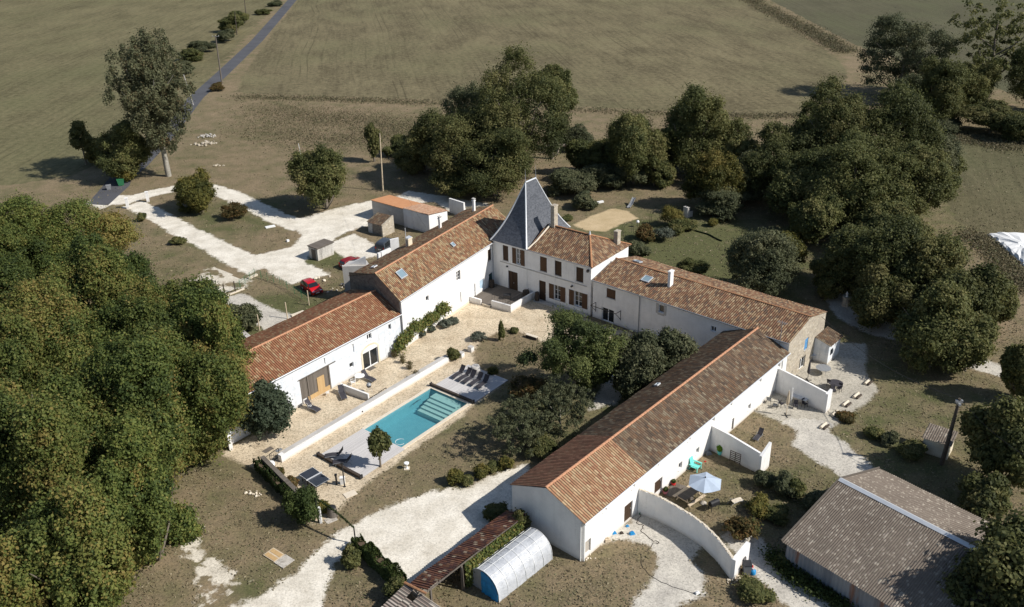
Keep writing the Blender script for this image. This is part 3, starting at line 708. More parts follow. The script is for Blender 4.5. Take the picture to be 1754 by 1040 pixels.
# ================================================================== SETTING
def grid_ground():
    # one sheet to the horizon with a hole for the pool
    X = sorted([-3500, -900, -300, -60, -20, 0, PL, 30, 80, 300, 900, 3500]); Y = sorted([-3500, -900, -300, -60, -PW, 0, 30, 80, 300, 900, 3500])
    mb = MB()
    for i in range(len(X)-1):
        for j in range(len(Y)-1):
            if X[i] == 0 and Y[j] == -PW: continue
            mb.face([PF.w(X[i], Y[j]), PF.w(X[i+1], Y[j]), PF.w(X[i+1], Y[j+1]), PF.w(X[i], Y[j+1])])
    o = mb.build('ground', 'grass'); tag(o, kind='structure')
grid_ground()
# fields
def fardir(u, v, D):
    g = G(u, v); return g
fl = GP([(330, 168), (200, 262), (130, 300), (20, 318), (-300, 340)])
FARL = [(-900, 220), (-900, 1500), (-92, 1500)]
patch('field', [fl+FARL+[tuple(G(487, -10)[:2]), tuple(G(400, 95)[:2])]], 'fieldleft', .012, cell=4.2, margin=6)
patch('field', [GP([(402, 160), (560, 165), (740, 172), (980, 182), (1240, 196), (1390, 196), (1455, 130), (1440, 104), (1270, -10)])+[(75, 1500), (-60, 1500)]+GP([(517, -10), (455, 75), (415, 130)])], 'fieldmid', .014, cell=4.2, margin=6)
patch('field', [GP([(1300, -10), (1466, 78), (1600, 120), (1800, 180), (2300, 260)])+[(900, 500), (900, 1500), (100, 1500)]], 'fieldright', .016, cell=4.2, margin=6)
patch('meadow', [GP([(1600, 225), (1900, 240), (2050, 420), (1900, 640), (1754, 500), (1690, 400), (1640, 380), (1600, 300)])], 'meadow', .010, cell=1.4, margin=3)
# road
rd = [G(178, 338), G(200, 315), G(235, 285), G(275, 243), G(335, 168), G(380, 127), G(440, 70), G(499, 2)]
ext = rd[-1]+(rd[-1]-rd[-2])*18
mb = MB(); pts = rd+[ext]; wd = 3.9; Lq = []
for i, p in enumerate(pts):
    d = (pts[min(i+1, len(pts)-1)]-pts[max(0, i-1)]).normalized(); n_ = Vector((-d.y, d.x, 0))*wd/2; Lq.append((p+n_, p-n_))
for i in range(len(pts)-1): mb.face([Lq[i][0]+Vector((0, 0, .022)), Lq[i][1]+Vector((0, 0, .022)), Lq[i+1][1]+Vector((0, 0, .022)), Lq[i+1][0]+Vector((0, 0, .022))])
o = mb.build('road', 'asphalt'); tag(o, kind='structure')
o = MB(); o.face([G(150, 350)+Vector((0, 0, .018)), G(185, 352)+Vector((0, 0, .018)), G(222, 318)+Vector((0, 0, .018)), G(230, 290)+Vector((0, 0, .018)), G(190, 302)+Vector((0, 0, .018))]); tag(o.build('road', 'asphalt'), kind='structure')
# gravel tracks
patch('gravel_track', [strip([G(160, 352), G(195, 342), G(230, 343)], [5.0, 4.6, 4.0]),
    strip([G(225, 341), G(262, 331), G(302, 323), G(345, 318), G(395, 334), G(440, 356), G(480, 375), G(520, 388)], [3.0, 3.0, 3.0, 3.2, 3.4, 3.2, 3.4, 4.0]),
    strip([G(228, 350), G(262, 365), G(310, 393), G(360, 418), G(410, 444), G(450, 458)], [3.0, 3.2, 3.2, 3.3, 4.0, 5.0]),
    GP([(500, 380), (540, 368), (600, 352), (640, 344), (642, 380), (600, 395), (585, 400), (555, 420), (525, 440), (520, 452), (545, 462), (560, 470), (520, 480), (500, 486), (470, 470), (430, 440), (470, 432), (505, 422), (520, 405)]),
    GP([(560, 420), (605, 402), (650, 425), (640, 440), (600, 445)]),
    GP([(660, 350), (700, 328), (760, 337), (832, 350), (840, 364), (790, 372), (745, 345)])], 'track', .010)
patch('gravel_track', [GP([(900, 800), (860, 812), (800, 838), (740, 846), (690, 862), (650, 878), (600, 905), (552, 940), (508, 985), (470, 1012), (390, 1050), (380, 1100), (545, 1100), (552, 1000), (572, 965), (604, 935), (640, 955), (700, 1008), (740, 978), (800, 925), (860, 880), (905, 840)])], 'track', .012)
patch('gravel_track', [GP([(1075, 905), (1095, 878), (1130, 880), (1172, 898), (1200, 930), (1178, 962), (1205, 990), (1200, 1015), (1130, 1050), (1075, 1060), (1100, 1020), (1128, 985), (1133, 955), (1112, 932), (1080, 922), (1040, 922), (1010, 938), (1060, 895)])], 'trackg', .010)
patch('gravel_path', [strip([G(398, 508), G(440, 535), G(480, 553), G(500, 575)], [2.2, 3.2, 4.2, 4.4])], 'trackg', .010)
patch('gravel_path', [strip([G(1672, 622), G(1710, 634), G(1765, 646)], 2.4), strip([G(1430, 500), G(1462, 540), G(1500, 560), G(1545, 575)], [3, 4, 4, 3])], 'trackg', .010)
patch('gravel_patch', [GP([(335, 480), (372, 455), (412, 450), (440, 470), (420, 492), (395, 512), (350, 500)]), GP([(296, 868), (330, 900), (345, 935), (395, 990), (440, 1010), (430, 1060), (360, 1060), (330, 960), (300, 930)])], 'patchy', .006, margin=3)
# courtyard gravel
YARD = GP([(806, 516), (694, 598), (660, 618), (627, 634), (575, 664), (522, 694), (470, 727), (400, 768), (385, 778), (440, 800), (448, 806), (535, 893), (556, 893), (598, 848), (640, 815), (668, 798), (700, 772), (790, 712), (806, 694), (860, 655), (826, 640), (812, 630), (806, 606), (822, 582), (866, 561), (905, 571), (945, 592), (1000, 612), (1100, 655), (1190, 610), (1186, 598), (1030, 560), (965, 531), (934, 519), (909, 504), (849, 497)])
patch('gravel_yard', [YARD], 'yard', .008)
patch('gravel_yard', [GP([(1010, 700), (1030, 675), (1045, 640), (1075, 660), (1050, 690)])], 'trackg', .012)
PATIO = GP([(1298, 704), (1345, 640), (1350, 632), (1405, 598), (1420, 588), (1480, 590), (1478, 640), (1500, 668), (1480, 690), (1455, 705), (1432, 722), (1412, 738), (1372, 738), (1340, 722)])
patch('patio', [PATIO], 'patio', .014)
patch('gravel_track', [strip([G(1262, 912), G(1290, 945), G(1330, 985), G(1400, 1050), G(1470, 1110)], 2.6)], 'trackg', .009)
patch('gravel_path', [GP([(1370, 735), (1412, 738), (1455, 770), (1498, 805), (1455, 822), (1420, 800), (1366, 765)])], 'trackg', .018, plus=[PATIO])
patch('sand_pit', [GP([(985, 386), (1012, 372), (1050, 358), (1072, 362), (1090, 374), (1060, 384), (1036, 396), (1005, 394)])], 'sand', .014)

# ================================================================== BUILDINGS
FA = Fr(Fr(G(658.3, 616), 38.9).w(-21.2, 0), 38.9)
FB = Fr(Fr(G(688, 601), 31.2).w(.35, 0), 31.2)
FD = Fr(Fr(G(909, 503.9), 128.65).w(-5.6, -.7), 128.65)
_e0 = G(1016.1, 479.2, 5.05); _e1 = G(1352.6, 585.5, 5.2); _d = _e1-_e0; HE = math.degrees(math.atan2(_d.x, _d.y)); LE = math.hypot(_d.x, _d.y)
FE = Fr(_e0, HE); FC = Fr(G(997, 962), 41.95)
def opA(fr, L_):       # walls that climb to the right in the photo: (left, top, right, bottom)
    out = []
    for q in L_:
        a, z0 = fr.front(q[0], q[3]); b, z1 = fr.front(q[2], q[1]); out.append((a, b, max(0.02, z0), z1)+tuple(q[4:]))
    return out
def opD(fr, L_):
    out = []
    for q in L_:
        a, z1 = fr.front(q[0], q[1]); b, z0 = fr.front(q[2], q[3]); out.append((a, b, max(0.02, z0), z1)+tuple(q[4:]))
    return out
# --- the barn with the red roof
oa = opA(FA, [(665.8, 554.4, 669.4, 566, 'smallwin'), (629, 570, 635.9, 583.5, 'window'), (596, 588.5, 605.5, 609, 'whitedoor'), (546.5, 613, 556.5, 629.5, 'whitedoor'), (599.3, 619.5, 605.2, 631.5, 'smallwin')])
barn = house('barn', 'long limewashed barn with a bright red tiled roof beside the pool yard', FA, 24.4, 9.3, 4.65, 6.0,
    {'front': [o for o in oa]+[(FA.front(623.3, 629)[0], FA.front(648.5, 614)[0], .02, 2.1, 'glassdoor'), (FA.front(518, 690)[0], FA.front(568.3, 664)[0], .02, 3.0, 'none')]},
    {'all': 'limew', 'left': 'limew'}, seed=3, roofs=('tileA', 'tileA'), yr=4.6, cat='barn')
xa, xb = FA.front(518, 690)[0], FA.front(568.3, 664)[0]; fnf = lambda s_, d_, z_: (s_, d_, z_)
q = MB(); fbox(q, fnf, xa, xb, .10, .18, .55, 3.0)
for t_ in (xa+.02, xa+(xb-xa)*.25, xb-.16): fbox(q, fnf, t_, t_+.14, .03, .10, .02, 3.0)
fbox(q, fnf, xa-.2, xb+.9, -.08, .0, 3.0, 3.08); bd = q.build('barn_door', 'grwood', barn)
q = MB(); fbox(q, fnf, xa+(xb-xa)*.22, xb, .04, .09, .02, .55); q.build('door_board', 'newwood', bd)
q = MB(); fbox(q, fnf, xa+(xb-xa)*.56, xa+(xb-xa)*.80, .03, .095, .05, 2.15); q.build('wicket_door', 'newwood', bd)
# stone arch over the glazed door
x0, x1 = FA.front(623.3, 629)[0], FA.front(648.5, 614)[0]; xm = (x0+x1)/2; ra = (x1-x0)/2+.02
q = MB(); n_ = 12; pr = [(xm+math.cos(PI*i/n_)*ra, 2.1+math.sin(PI*i/n_)*.62) for i in range(n_+1)]; po = [(xm+math.cos(PI*i/n_)*(ra+.22), 2.1+math.sin(PI*i/n_)*.84) for i in range(n_+1)]
for i in range(n_): q.face([(*[pr[i][0], -.03], pr[i][1]), (po[i][0], -.03, po[i][1]), (po[i+1][0], -.03, po[i+1][1]), (pr[i+1][0], -.03, pr[i+1][1])]); q.face([(po[i][0], -.03, po[i][1]), (po[i][0], 0, po[i][1]), (po[i+1][0], 0, po[i+1][1]), (po[i+1][0], -.03, po[i+1][1])])
fbox(q, fnf, x0-.24, x0, -.03, 0, .0, 2.1); fbox(q, fnf, x1, x1+.24, -.03, 0, .0, 2.1); q.build('stone_arch', 'cream', barn)
q = MB(); q.mesh([(p[0], -.012, p[1]) for p in pr], [tuple(range(n_+1))]); q.build('arch_panel', 'white', barn)
# --- the tall white wing
ob = opA(FB, [(782.3, 462, 788.1, 483, 'window'), (729.8, 505.5, 733.9, 517.5, 'smallwin'), (783.5, 500, 789.8, 523, 'whitedoor'), (806, 485.5, 814, 515.5, 'whitedoor'),
    (708, 546.5, 714.5, 563, 'window'), (732.7, 553.5, 739.6, 570, 'window'), (822, 476.5, 828.5, 497, 'palebluedoor'), (836, 425.5, 840.6, 448, 'closed'), (837.7, 466, 843.5, 486, 'bluewin')])
wingB = house('house_wing', 'tall sunlit white house wing with a variegated ochre tile roof beside the grey tower roof', FB, 26.0, 10.3, 6.35, 8.15, {'front': ob},
    {'all': 'white', 'left': 'stoned', 'back': 'grey', 'right': 'cream'}, seed=5, roofs=('tileB', 'tileB'), ridgem='terra', yr=4.45, zback=5.85)
sl = Vector((0, 4.45, 1.8)).normalized()
def on_roof(fr, u, v, ze, zr, yr, back=None):   # photo point on a front (or back) slope
    z = ze
    for _ in range(12):
        X, Y = fr.loc(G(u, v, z)); Y = min(max(Y, 0), 20)
        z = ze+(zr-ze)*Y/yr if back is None or Y < yr else zr-(zr-back[1])*(Y-yr)/(back[0]-yr)
    return X, Y, z
KS = {FB: .34, FA: .1}
def skyl(par, fr, u, v, ze, zr, yr, sx, sy, back=None):
    X, Y, z = on_roof(fr, u, v, ze, zr, yr, back); X -= KS.get(fr, 0)*Y; d = Vector((0, yr, zr-ze)) if (back is None or Y < yr) else Vector((0, -(back[0]-yr), zr-back[1]))
    skylight(par, (X, Y, z+.12), (1, 0, 0), d, sx, sy)
skyl(wingB, FB, 688, 471.5, 6.35, 8.15, 4.45, .62, .62); skyl(wingB, FB, 776, 421, 6.35, 8.15, 4.45, .3, .34); skyl(wingB, FB, 641, 459, 6.35, 8.15, 4.45, .35, .4, (10.3, 5.85))
for (u, v, zt, a, b, m_, pt) in ((701, 421, 1.15, .85, .6, 'cream', False), (754, 391, 1.5, .38, .38, 'white', False), (812, 362, 1.7, .38, .38, 'white', False)):
    X, Y, z = on_roof(FB, u, v, 6.35, 8.15, 4.45, (10.3, 5.85)); X -= .34*Y; zt += z; c_ = chimney(wingB, X, Y, z-.7, zt, a, b, m_, pt)
    if a < .5:
        q = MB(); q.box(X-.26, X+.26, Y-.26, Y+.26, zt+.14, zt+.2); [q.box(X+dx-.03, X+dx+.03, Y+dy-.03, Y+dy+.03, zt, zt+.14) for dx in (-.16, .16) for dy in (-.16, .16)]; q.build('chimney_cap', 'conc', c_)
    else:
        q = MB(); q.tube([(X-.5, Y+.1, z-.2), (X-.5, Y+.1, z+2.6)], .05); q.build('flue_pipe', 'zinc', c_); q = MB(); q.box(X-.4, X+.4, Y-.33, Y+.33, zt, zt+.06); q.build('chimney_cap', 'zinc', c_)
downpipe(wingB, (.12, -.1), 0.05, 6.2, 'zincd', .06)
q = MB(); q.box(8, 20.3, -.10, -.005, 0, .28); q.build('plinth', 'coping', wingB)
shear_house(wingB, .34); shear_house(barn, .1)
# --- manor house and its tower
od = opD(FD, [(861, 419.5, 870.9, 447.9, 'closed'), (884, 425.5, 892.3, 454, 'shutwin', .62), (924.8, 438.7, 936.7, 466.9, 'closed2'), (950.4, 445.9, 961.8, 473.9, 'closed'), (987.1, 456.8, 999, 484.8, 'closed'),
    (870.2, 462.9, 887.1, 499.5, 'door'), (923.1, 479.6, 934.9, 517.0, 'door'), (949, 487.5, 960, 515.5, 'shutwin', .75), (984, 498, 997, 527, 'shutwin', .78)])
manor = thing('manor_house', 'white two storey manor house with a steep grey slate tower roof and brown shutters', 'manor house', FD.w(0, 0), RZ(FD.hd))
LD, WD, ZD, ZDR = 15.4, 8.6, 6.63, 8.6
fns = {'front': (LD, lambda s_, d_, z_: (s_, d_, z_)), 'right': (WD, lambda s_, d_, z_: (LD-d_, s_, z_)), 'left': (WD, lambda s_, d_, z_: (d_, s_, z_)), 'back': (LD, lambda s_, d_, z_: (s_, WD-d_, z_))}
for sd_, (ln, fn) in fns.items():
    q = MB(); wallpanel(q, ln, ZD, od if sd_ == 'front' else [], fn); q.build('wall', 'white', manor)
    if sd_ == 'front':
        for o1 in od: opening(manor, fn, o1)
q = MB(); q.box(1.2, 14.8, -.07, -.003, 3.80, 3.92); q.build('string_course', 'grey', manor)
q = MB(); q.box(-.02, LD+.1, -.16, -.003, ZD-.14, ZD-.02); q.build('cornice', 'white', manor)
for x_ in (5.6, 10.0, 13.0): downpipe(manor, (x_, -.06), .1, 6.4, 'plw', .022)
gutter(manor, (5.6, -.3, ZD+.02), (LD+.1, -.3, ZD+.02), 'zincd', .06)
# hip roof: X 5.6..15.4, ridge from tower to X = 12.4
XR = 12.3; ov = .22
q = MB(); S_ = Vector((0, WD/2+ov, ZDR-ZD+.1)); slope(q, (5.7, -ov, ZD-.02), (LD+ov, -ov, ZD-.02), 0, topf=lambda f: min(1, (1-f)*(LD+ov-5.7)/(LD+ov-XR)), up=S_, seed=11, rows=6); q.build('roof', 'tileD', manor)
q = MB(); slope(q, (5.7, WD+ov, ZD-.02), (LD+ov, WD+ov, ZD-.02), 0, topf=lambda f: min(1, (1-f)*(LD+ov-5.7)/(LD+ov-XR)), up=Vector((0, -(WD/2+ov), ZDR-ZD+.1)), seed=12, rows=6); q.build('roof', 'tileD', manor)
q = MB(); slope(q, (LD+ov, -ov, ZD-.02), (LD+ov, WD+ov, ZD-.02), 0, topf=lambda f: max(.001, min(f, 1-f)*2), up=Vector((-(LD+ov-XR), 0, ZDR-ZD+.1)), seed=13, rows=6); q.build('roof', 'tileD', manor)
ridge(manor, (6.0, WD/2, ZDR+.14), (XR, WD/2, ZDR+.14), 'terrad'); ridge(manor, (XR, WD/2, ZDR+.12), (LD+ov, -ov, ZD+.05), 'terrad'); ridge(manor, (XR, WD/2, ZDR+.12), (LD+ov, WD+ov, ZD+.05), 'terrad')
q = MB(); q.lathe([(.16, 0), (.12, .2), (.05, .5)], (XR, WD/2, ZDR+.1), 8); q.build('roof_finial', 'zinc', manor)
# tower roof: flared pyramid with a short ridge running back
TX0, TX1, TY0, TY1, TZ, TT = -.12, 5.78, -.3, WD+.75, ZD+.03, 13.95
ry0, ry1 = 3.55, 5.75; xm = (TX0+TX1)/2
prof = []
for i in range(15):
    t_ = i/14; f_ = 1-t_; g_ = .80*f_+.20*f_**4          # flare: flatter at the eaves
    prof.append((g_, TZ+(TT-TZ)*t_))
def ring(g_, z): return [(xm+(TX0-xm)*g_, ry0+(TY0-ry0)*g_, z), (xm+(TX1-xm)*g_, ry0+(TY0-ry0)*g_, z), (xm+(TX1-xm)*g_, ry1+(TY1-ry1)*g_, z), (xm+(TX0-xm)*g_, ry1+(TY1-ry1)*g_, z)]
q = MB()
for i in range(14):
    a_ = ring(*prof[i]); b_ = ring(*prof[i+1])
    for k_ in range(4):
        n2 = (k_+1) % 4; wA = (Vector(a_[n2])-Vector(a_[k_])).length/2; wB = (Vector(b_[n2])-Vector(b_[k_])).length/2; v0, v1 = i*.62+k_*20, (i+1)*.62+k_*20
        q.face([a_[k_], a_[n2], b_[n2], b_[k_]], [(-wA, v0), (wA, v0), (wB, v1), (-wB, v1)])
q.face(ring(1, TZ)[::-1]); q.build('tower_roof', 'slate', manor)
q = MB()
for k_ in range(4): q.tube([ring(*p)[k_] for p in prof], [.13-.04*i/14 for i in range(15)], 6)
q.tube([(xm, ry0, TT+.02), (xm, ry1, TT+.02)], .12, 6); q.build('zinc_hip', 'zinc', manor)
for y_ in (ry0, ry1): q = MB(); q.lathe([(.10, 0), (.06, .25), (.035, .6), (.02, 1.5), (0.0, 1.9)], (xm, y_, TT), 8); q.build('finial', 'zincd', manor)
chimney(manor, 6.75, WD/2+.1, ZDR-1.6, 11.5, .55, .8, 'stone', False)
chimney(manor, 14.6, WD-1.5, 6.6, 8.9, .55, .75, 'stone', False)
q = MB(); q.tube([(5.85, -.1, 6.72), (6.1, 1.4, 7.35), (6.35, WD/2, 8.9)], .12, 6); q.build('lead_flashing', 'coping', manor)
q = MB(); q.box(2.3, 2.5, -.22, -.02, 3.35, 3.5); q.build('wall_lamp', 'steel', manor); q = MB(); q.box(14.9, 15.15, -.3, -.02, 5.9, 6.2); q.build('wall_lamp', 'steel', manor); q = MB(); q.box(12.6, 12.78, -.35, -.02, 3.3, 3.45); q.build('wall_lamp', 'steel', manor)
# stone step along the manor's foot
q = MB(); q.prism([(7.2, -.9), (15.2, -.7), (15.2, -.16), (7.2, -.16)], .012, .14, Matrix.Translation(FD.w(0, 0)) @ Matrix.Rotation(RZ(FD.hd), 4, 'Z'))
tag(q.build('stone_step', 'grey'), 'grey stone step along the foot of the manor house front', 'step')
# --- east wing
oe = opD(FE, [(1039.2, 493.1, 1054, 513.9, 'closed2'), (1030.9, 525.6, 1050.8, 559, 'glassdoor'), (1128.5, 521.5, 1136.8, 537, 'smallwin'), (1218, 558, 1226, 569.5, 'window'), (1186.6, 582.3, 1191, 598, 'darkdoor')])
oe = [tuple(list(o)[:3]+[min(o[3], 4.85)]+list(o)[4:]) for o in oe]
def opS(fr, x, L_):
    out = []
    for q in L_:
        a, z0 = fr.side(q[0], q[3], x); b, z1 = fr.side(q[2], q[1], x); out.append((a, b, max(.02, z0), z1)+tuple(q[4:]))
    return out
WE = 9.0
og = opS(FE, LE, [(1376.8, 577, 1385.3, 601, 'blueclosed'), (1367.5, 607, 1380.4, 636, 'glassdoor')])
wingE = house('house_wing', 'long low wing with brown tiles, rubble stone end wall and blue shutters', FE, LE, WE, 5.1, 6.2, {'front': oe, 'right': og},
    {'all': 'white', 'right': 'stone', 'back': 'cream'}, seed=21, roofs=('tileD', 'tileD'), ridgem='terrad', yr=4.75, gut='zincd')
skyl(wingE, FE, 1108, 480, 5.1, 6.2, 4.75, .55, .55); skyl(wingE, FE, 1092, 450, 5.1, 6.2, 4.75, .5, .4, (9, 5.1))
X, Y, z = on_roof(FE, 1148, 490, 5.1, 6.2, 4.75); chimney(wingE, X, Y, z-.4, z+2.0, .34, .7, 'whiteC', False)
X, Y, z = on_roof(FE, 1189, 456, 5.1, 6.2, 4.75, (9, 5.1)); q = MB(); q.lathe([(.15, 0), (.15, .5), (.24, .55), (.2, .75), (.0, .8)], (X, min(Y, 8.6), z-.1), 10); q.build('roof_vent', 'steel', wingE)
X_ = FE.front(1096, 515)[0]; downpipe(wingE, (X_, -.08), .05, 4.9, 'zincd', .05)
# blackened stone quoins round the small window
so = oe[2]; q = MB(); fbox(q, fnf, so[0]-.35, so[0], -.02, 0, so[2]-.2, so[3]+.1); fbox(q, fnf, so[1], so[1]+.35, -.02, 0, so[2]-.2, so[3]+.1); fbox(q, fnf, so[0]-.1, so[1]+.1, -.022, 0, so[2]-.35, so[2]-.07); q.build('window_surround', 'grey', wingE)
# pergola frame over the glazed door
gd = oe[1]; q = MB(); za = gd[3]+.35
for s_ in (gd[0]-.9, gd[1]+1.0): q.bar((s_, 0, za), (s_, -1.1, za), .05); q.bar((s_, 0, za-1.2), (s_, -1.1, za), .05); q.bar((s_, -.02, za-1.3), (s_, -.02, za), .05)
q.bar((gd[0]-.9, -1.1, za), (gd[1]+1.0, -1.1, za), .06); q.build('awning_frame', 'steel', wingE)
# antenna
X, Y, z = FE.front(1338, 594, .3)[0], .3, 4.9
q = MB(); q.tube([(X, -.15, 4.2), (X, -.15, 7.4)], .03, 6); q.bar((X-.5, -.15, 7.2), (X+.6, -.15, 7.2), .03)
for i in range(6): q.bar((X-.45+i*.19, -.45, 7.2), (X-.45+i*.19, .15, 7.2), .02)
q.build('antenna', 'zincd', wingE)
# --- long front building
oc = opA(FC, [(1002.2, 920.9, 1012.3, 951, 'beigedoor'), (1033, 865, 1039.8, 878.5, 'window'), (1082.1, 826.5, 1088.3, 838.5, 'window'), (1123, 789.5, 1129, 802, 'window'), (1178.4, 745, 1183.5, 756.5, 'window'), (1218.7, 712, 1225.2, 725.5, 'window'), (1249.8, 687, 1255, 698, 'window'), (1300, 646, 1305, 657, 'window'), (1332, 621, 1337.2, 631.5, 'window'),
    (1281, 690.5, 1286.4, 703.5, 'window'), (1192.1, 765, 1198, 779.5, 'window'), (1162, 789.5, 1168.8, 806, 'window'), (1068.6, 856.4, 1083.9, 898, 'door'), (1120.5, 816, 1134.9, 849, 'door'), (1252.1, 715, 1258, 742, 'darkdoor'), (1322, 667, 1327.9, 677, 'window')])
oc = [tuple(list(o)[:3]+[min(o[3], 3.86)]+list(o)[4:]) for o in oc]
LC = 35.45
longC = house('outbuilding', 'long white outbuilding whose dark tiled roof turns new and orange at the near end', FC, LC, 7.45, 4.0, 5.55, {'front': oc},
    {'all': 'whiteC'}, seed=31, roofs=([(0, 8.8, 'tileCn'), (8.8, LC, 'tileC')], [(0, 9.4, 'tileCr'), (9.4, LC, 'tileC')]), ridgem='terra', yr=3.7, cat='outbuilding')
downpipe(longC, (.12, -.1), .05, 3.9, 'plw', .06); downpipe(longC, (-.08, .12), .05, 3.9, 'plw', .05); downpipe(longC, (34.2, -.1), .1, 3.9, 'zincd', .05)
X, Y, z = on_roof(FC, 1126, 661, 4.0, 5.55, 3.7, (7.45, 4.0)); skylight(longC, (X, Y, z+.1), (1, 0, 0), (0, -1, .4), .28, .22)
# --- small buildings behind
FF = Fr(G(636.5, 343.1, 2.85), 128.5)
gar = thing('garage', 'low white garage with a flat orange roof and a pink tiled half', 'garage', FF.w(0, 0), RZ(FF.hd))
q = MB(); q.mesh([(0, 0, 0), (7.2, 0, 0), (7.2, 3.9, 0), (0, 3.9, 0), (0, 0, 2.8), (7.2, 0, 2.8), (7.2, 3.9, 2.45), (0, 3.9, 2.45)], [(0, 1, 5, 4), (1, 2, 6, 5), (2, 3, 7, 6), (3, 0, 4, 7), (4, 5, 6, 7)]); q.build('wall', 'grey', gar)
q = MB(); q.mesh([(7.2, -.25, 0), (12.6, -.25, 0), (12.6, 3.9, 0), (7.2, 3.9, 0), (7.2, -.25, 3.1), (12.6, -.25, 3.0), (12.6, 3.9, 2.5), (7.2, 3.9, 2.5)], [(0, 1, 5, 4), (1, 2, 6, 5), (2, 3, 7, 6), (3, 0, 4, 7), (4, 5, 6, 7)]); q.build('wall', 'white', gar)
q = MB(); M_ = Matrix.Rotation(math.atan2(-.35, 3.9), 4, 'X') ; M_.translation = Vector((0, 0, 2.83)); q.box(-.12, 7.2, -.12, 4.1, 0, .09, M_); q.build('roof', 'orange', gar)
q = MB(); slope(q, (7.15, 4.1, 2.56), (12.7, 4.1, 2.56), 0, up=(0, -4.5, .62), seed=4); q.build('roof', 'tilePink', gar)
q = MB(); q.box(8.0, 9.0, -.3, -.26, .1, 2.1); q.build('door', 'pvc', gar)
q = MB(); q.box(3.6, 4.4, -.04, -.005, .1, 2.0); q.build('door', 'conc', gar)
# stone lean-to
FG = Fr(G(656, 405), 128.5)
sh = thing('stone_lean_to', 'small rubble stone lean-to with a mossy tile roof beside the orange roofed garage', 'shed', FG.w(0, 0), RZ(FG.hd))
q = MB(); q.mesh([(-3.1, 0, 0), (.0, 0, 0), (.0, 2.2, 0), (-3.1, 2.2, 0), (-3.1, 0, 1.7), (.0, 0, 1.75), (0, 2.2, 2.5), (-3.1, 2.2, 2.45)], [(0, 1, 5, 4), (1, 2, 6, 5), (2, 3, 7, 6), (3, 0, 4, 7)]); q.build('wall', 'stoned', sh)
q = MB(); slope(q, (-3.25, -.15, 1.74), (.0, -.15, 1.78), 0, up=(0, 2.45, .82), seed=6); q.build('roof', 'tileC', sh)
q = MB(); q.mesh([(-.02, -.2, 0), (.22, -.2, 0), (.22, 2.3, 0), (-.02, 2.3, 0), (-.02, -.2, 1.85), (.22, -.2, 1.85), (.22, 2.3, 2.75), (-.02, 2.3, 2.75)], [(0, 1, 5, 4), (1, 2, 6, 5), (2, 3, 7, 6), (3, 0, 4, 7), (4, 5, 6, 7)]); q.build('gable_wall', 'stone', sh)
q = MB(); q.box(-3.1, -2.1, -.04, 0, .0, 1.6); q.build('door', 'conc', sh)
# concrete hut
a_ = G(545.4, 447.7); b_ = G(574.9, 435.2); dd = b_-a_; hh_ = math.degrees(math.atan2(dd.x, dd.y)); FH = Fr(a_, hh_)
hut = thing('concrete_hut', 'small streaked concrete hut with a flat slab roof on the white gravel', 'hut', FH.w(0, 0), RZ(hh_))
q = MB(); q.box(.05, 3.05, .05, 1.95, 0, 1.85); q.build('wall', 'conc', hut); q = MB(); q.box(-.05, 3.2, -.08, 2.08, 1.85, 1.98); q.build('roof_slab', 'grwood', hut)
q = MB(); q.box(-.01, .05, .5, 1.3, .05, 1.6); q.build('door', 'grwood', hut)
# little walls and lean-tos on the far side of the tall wing
def freewall(name, label, p0, p1, th, h, mat='white', h2=None, cap=None, cat='wall', z0=0):
    p0 = Vector((p0[0], p0[1], 0)); p1 = Vector((p1[0], p1[1], 0)); d = p1-p0; L = d.length; h2 = h2 if h2 is not None else h
    t = thing(name, label, cat, p0, math.atan2(d.y, d.x)); q = MB()
    q.mesh([(0, 0, z0), (L, 0, z0), (L, th, z0), (0, th, z0), (0, 0, h), (L, 0, h2), (L, th, h2), (0, th, h)], [(0, 1, 5, 4), (1, 2, 6, 5), (2, 3, 7, 6), (3, 0, 4, 7), (4, 5, 6, 7), (3, 2, 1, 0)]); q.build('wall', mat, t)
    if cap: q = MB(); q.mesh([(-.03, -.03, h), (L+.03, -.03, h2), (L+.03, th+.03, h2), (-.03, th+.03, h), (-.03, -.03, h+.06), (L+.03, -.03, h2+.06), (L+.03, th+.03, h2+.06), (-.03, th+.03, h+.06)], [(0, 1, 5, 4), (1, 2, 6, 5), (2, 3, 7, 6), (3, 0, 4, 7), (4, 5, 6, 7), (3, 2, 1, 0)]); q.build('coping', cap, t)
    return t
lp = [G(586, 456.5, 5.0), G(634, 455, 5.0), G(628, 446, 5.0), G(598, 447, 5.0)]
lt = thing('lean_to', 'grey lean-to with a sloping white parapet against the back of the tall wing', 'lean-to', (lp[0].x, lp[0].y, 0), 0)
q = MB(); q.prism([(p.x-lp[0].x, p.y-lp[0].y) for p in lp], 0, 5.0); q.build('wall', 'grey', lt)
q = MB(); a_, b_ = G(597, 452.5, 5.02)-lp[0], G(627.5, 453.5, 5.02)-lp[0]; th_ = Vector((-.12, .16, 0)); q.mesh([(*a_.xy, 5.02), (*b_.xy, 5.02), (*b_.xy, 6.15), (*(a_+th_).xy, 5.02), (*(b_+th_).xy, 5.02), (*(b_+th_).xy, 6.15)], [(0, 1, 2), (5, 4, 3), (0, 2, 5, 3), (1, 4, 5, 2)]); q.build('parapet', 'white', lt)
q = MB(); q.tube([(*(G(587, 456, 5.0)-lp[0]).xy, 0), (*(G(587, 456, 5.0)-lp[0]).xy, 5.1)], .07, 8); q.build('downpipe', 'plw', lt)
freewall('garden_wall', 'white wall end poking up behind the tall wing beside the dark van', G(648, 434.5, 5.4), G(669.5, 425, 5.4), .28, 5.4, 'white', 5.4)
freewall('garden_wall', 'small white parapet end behind the chimney of the tall wing', G(668, 411, 5.4), G(683, 409, 5.4), .28, 5.4, 'white', 5.5)
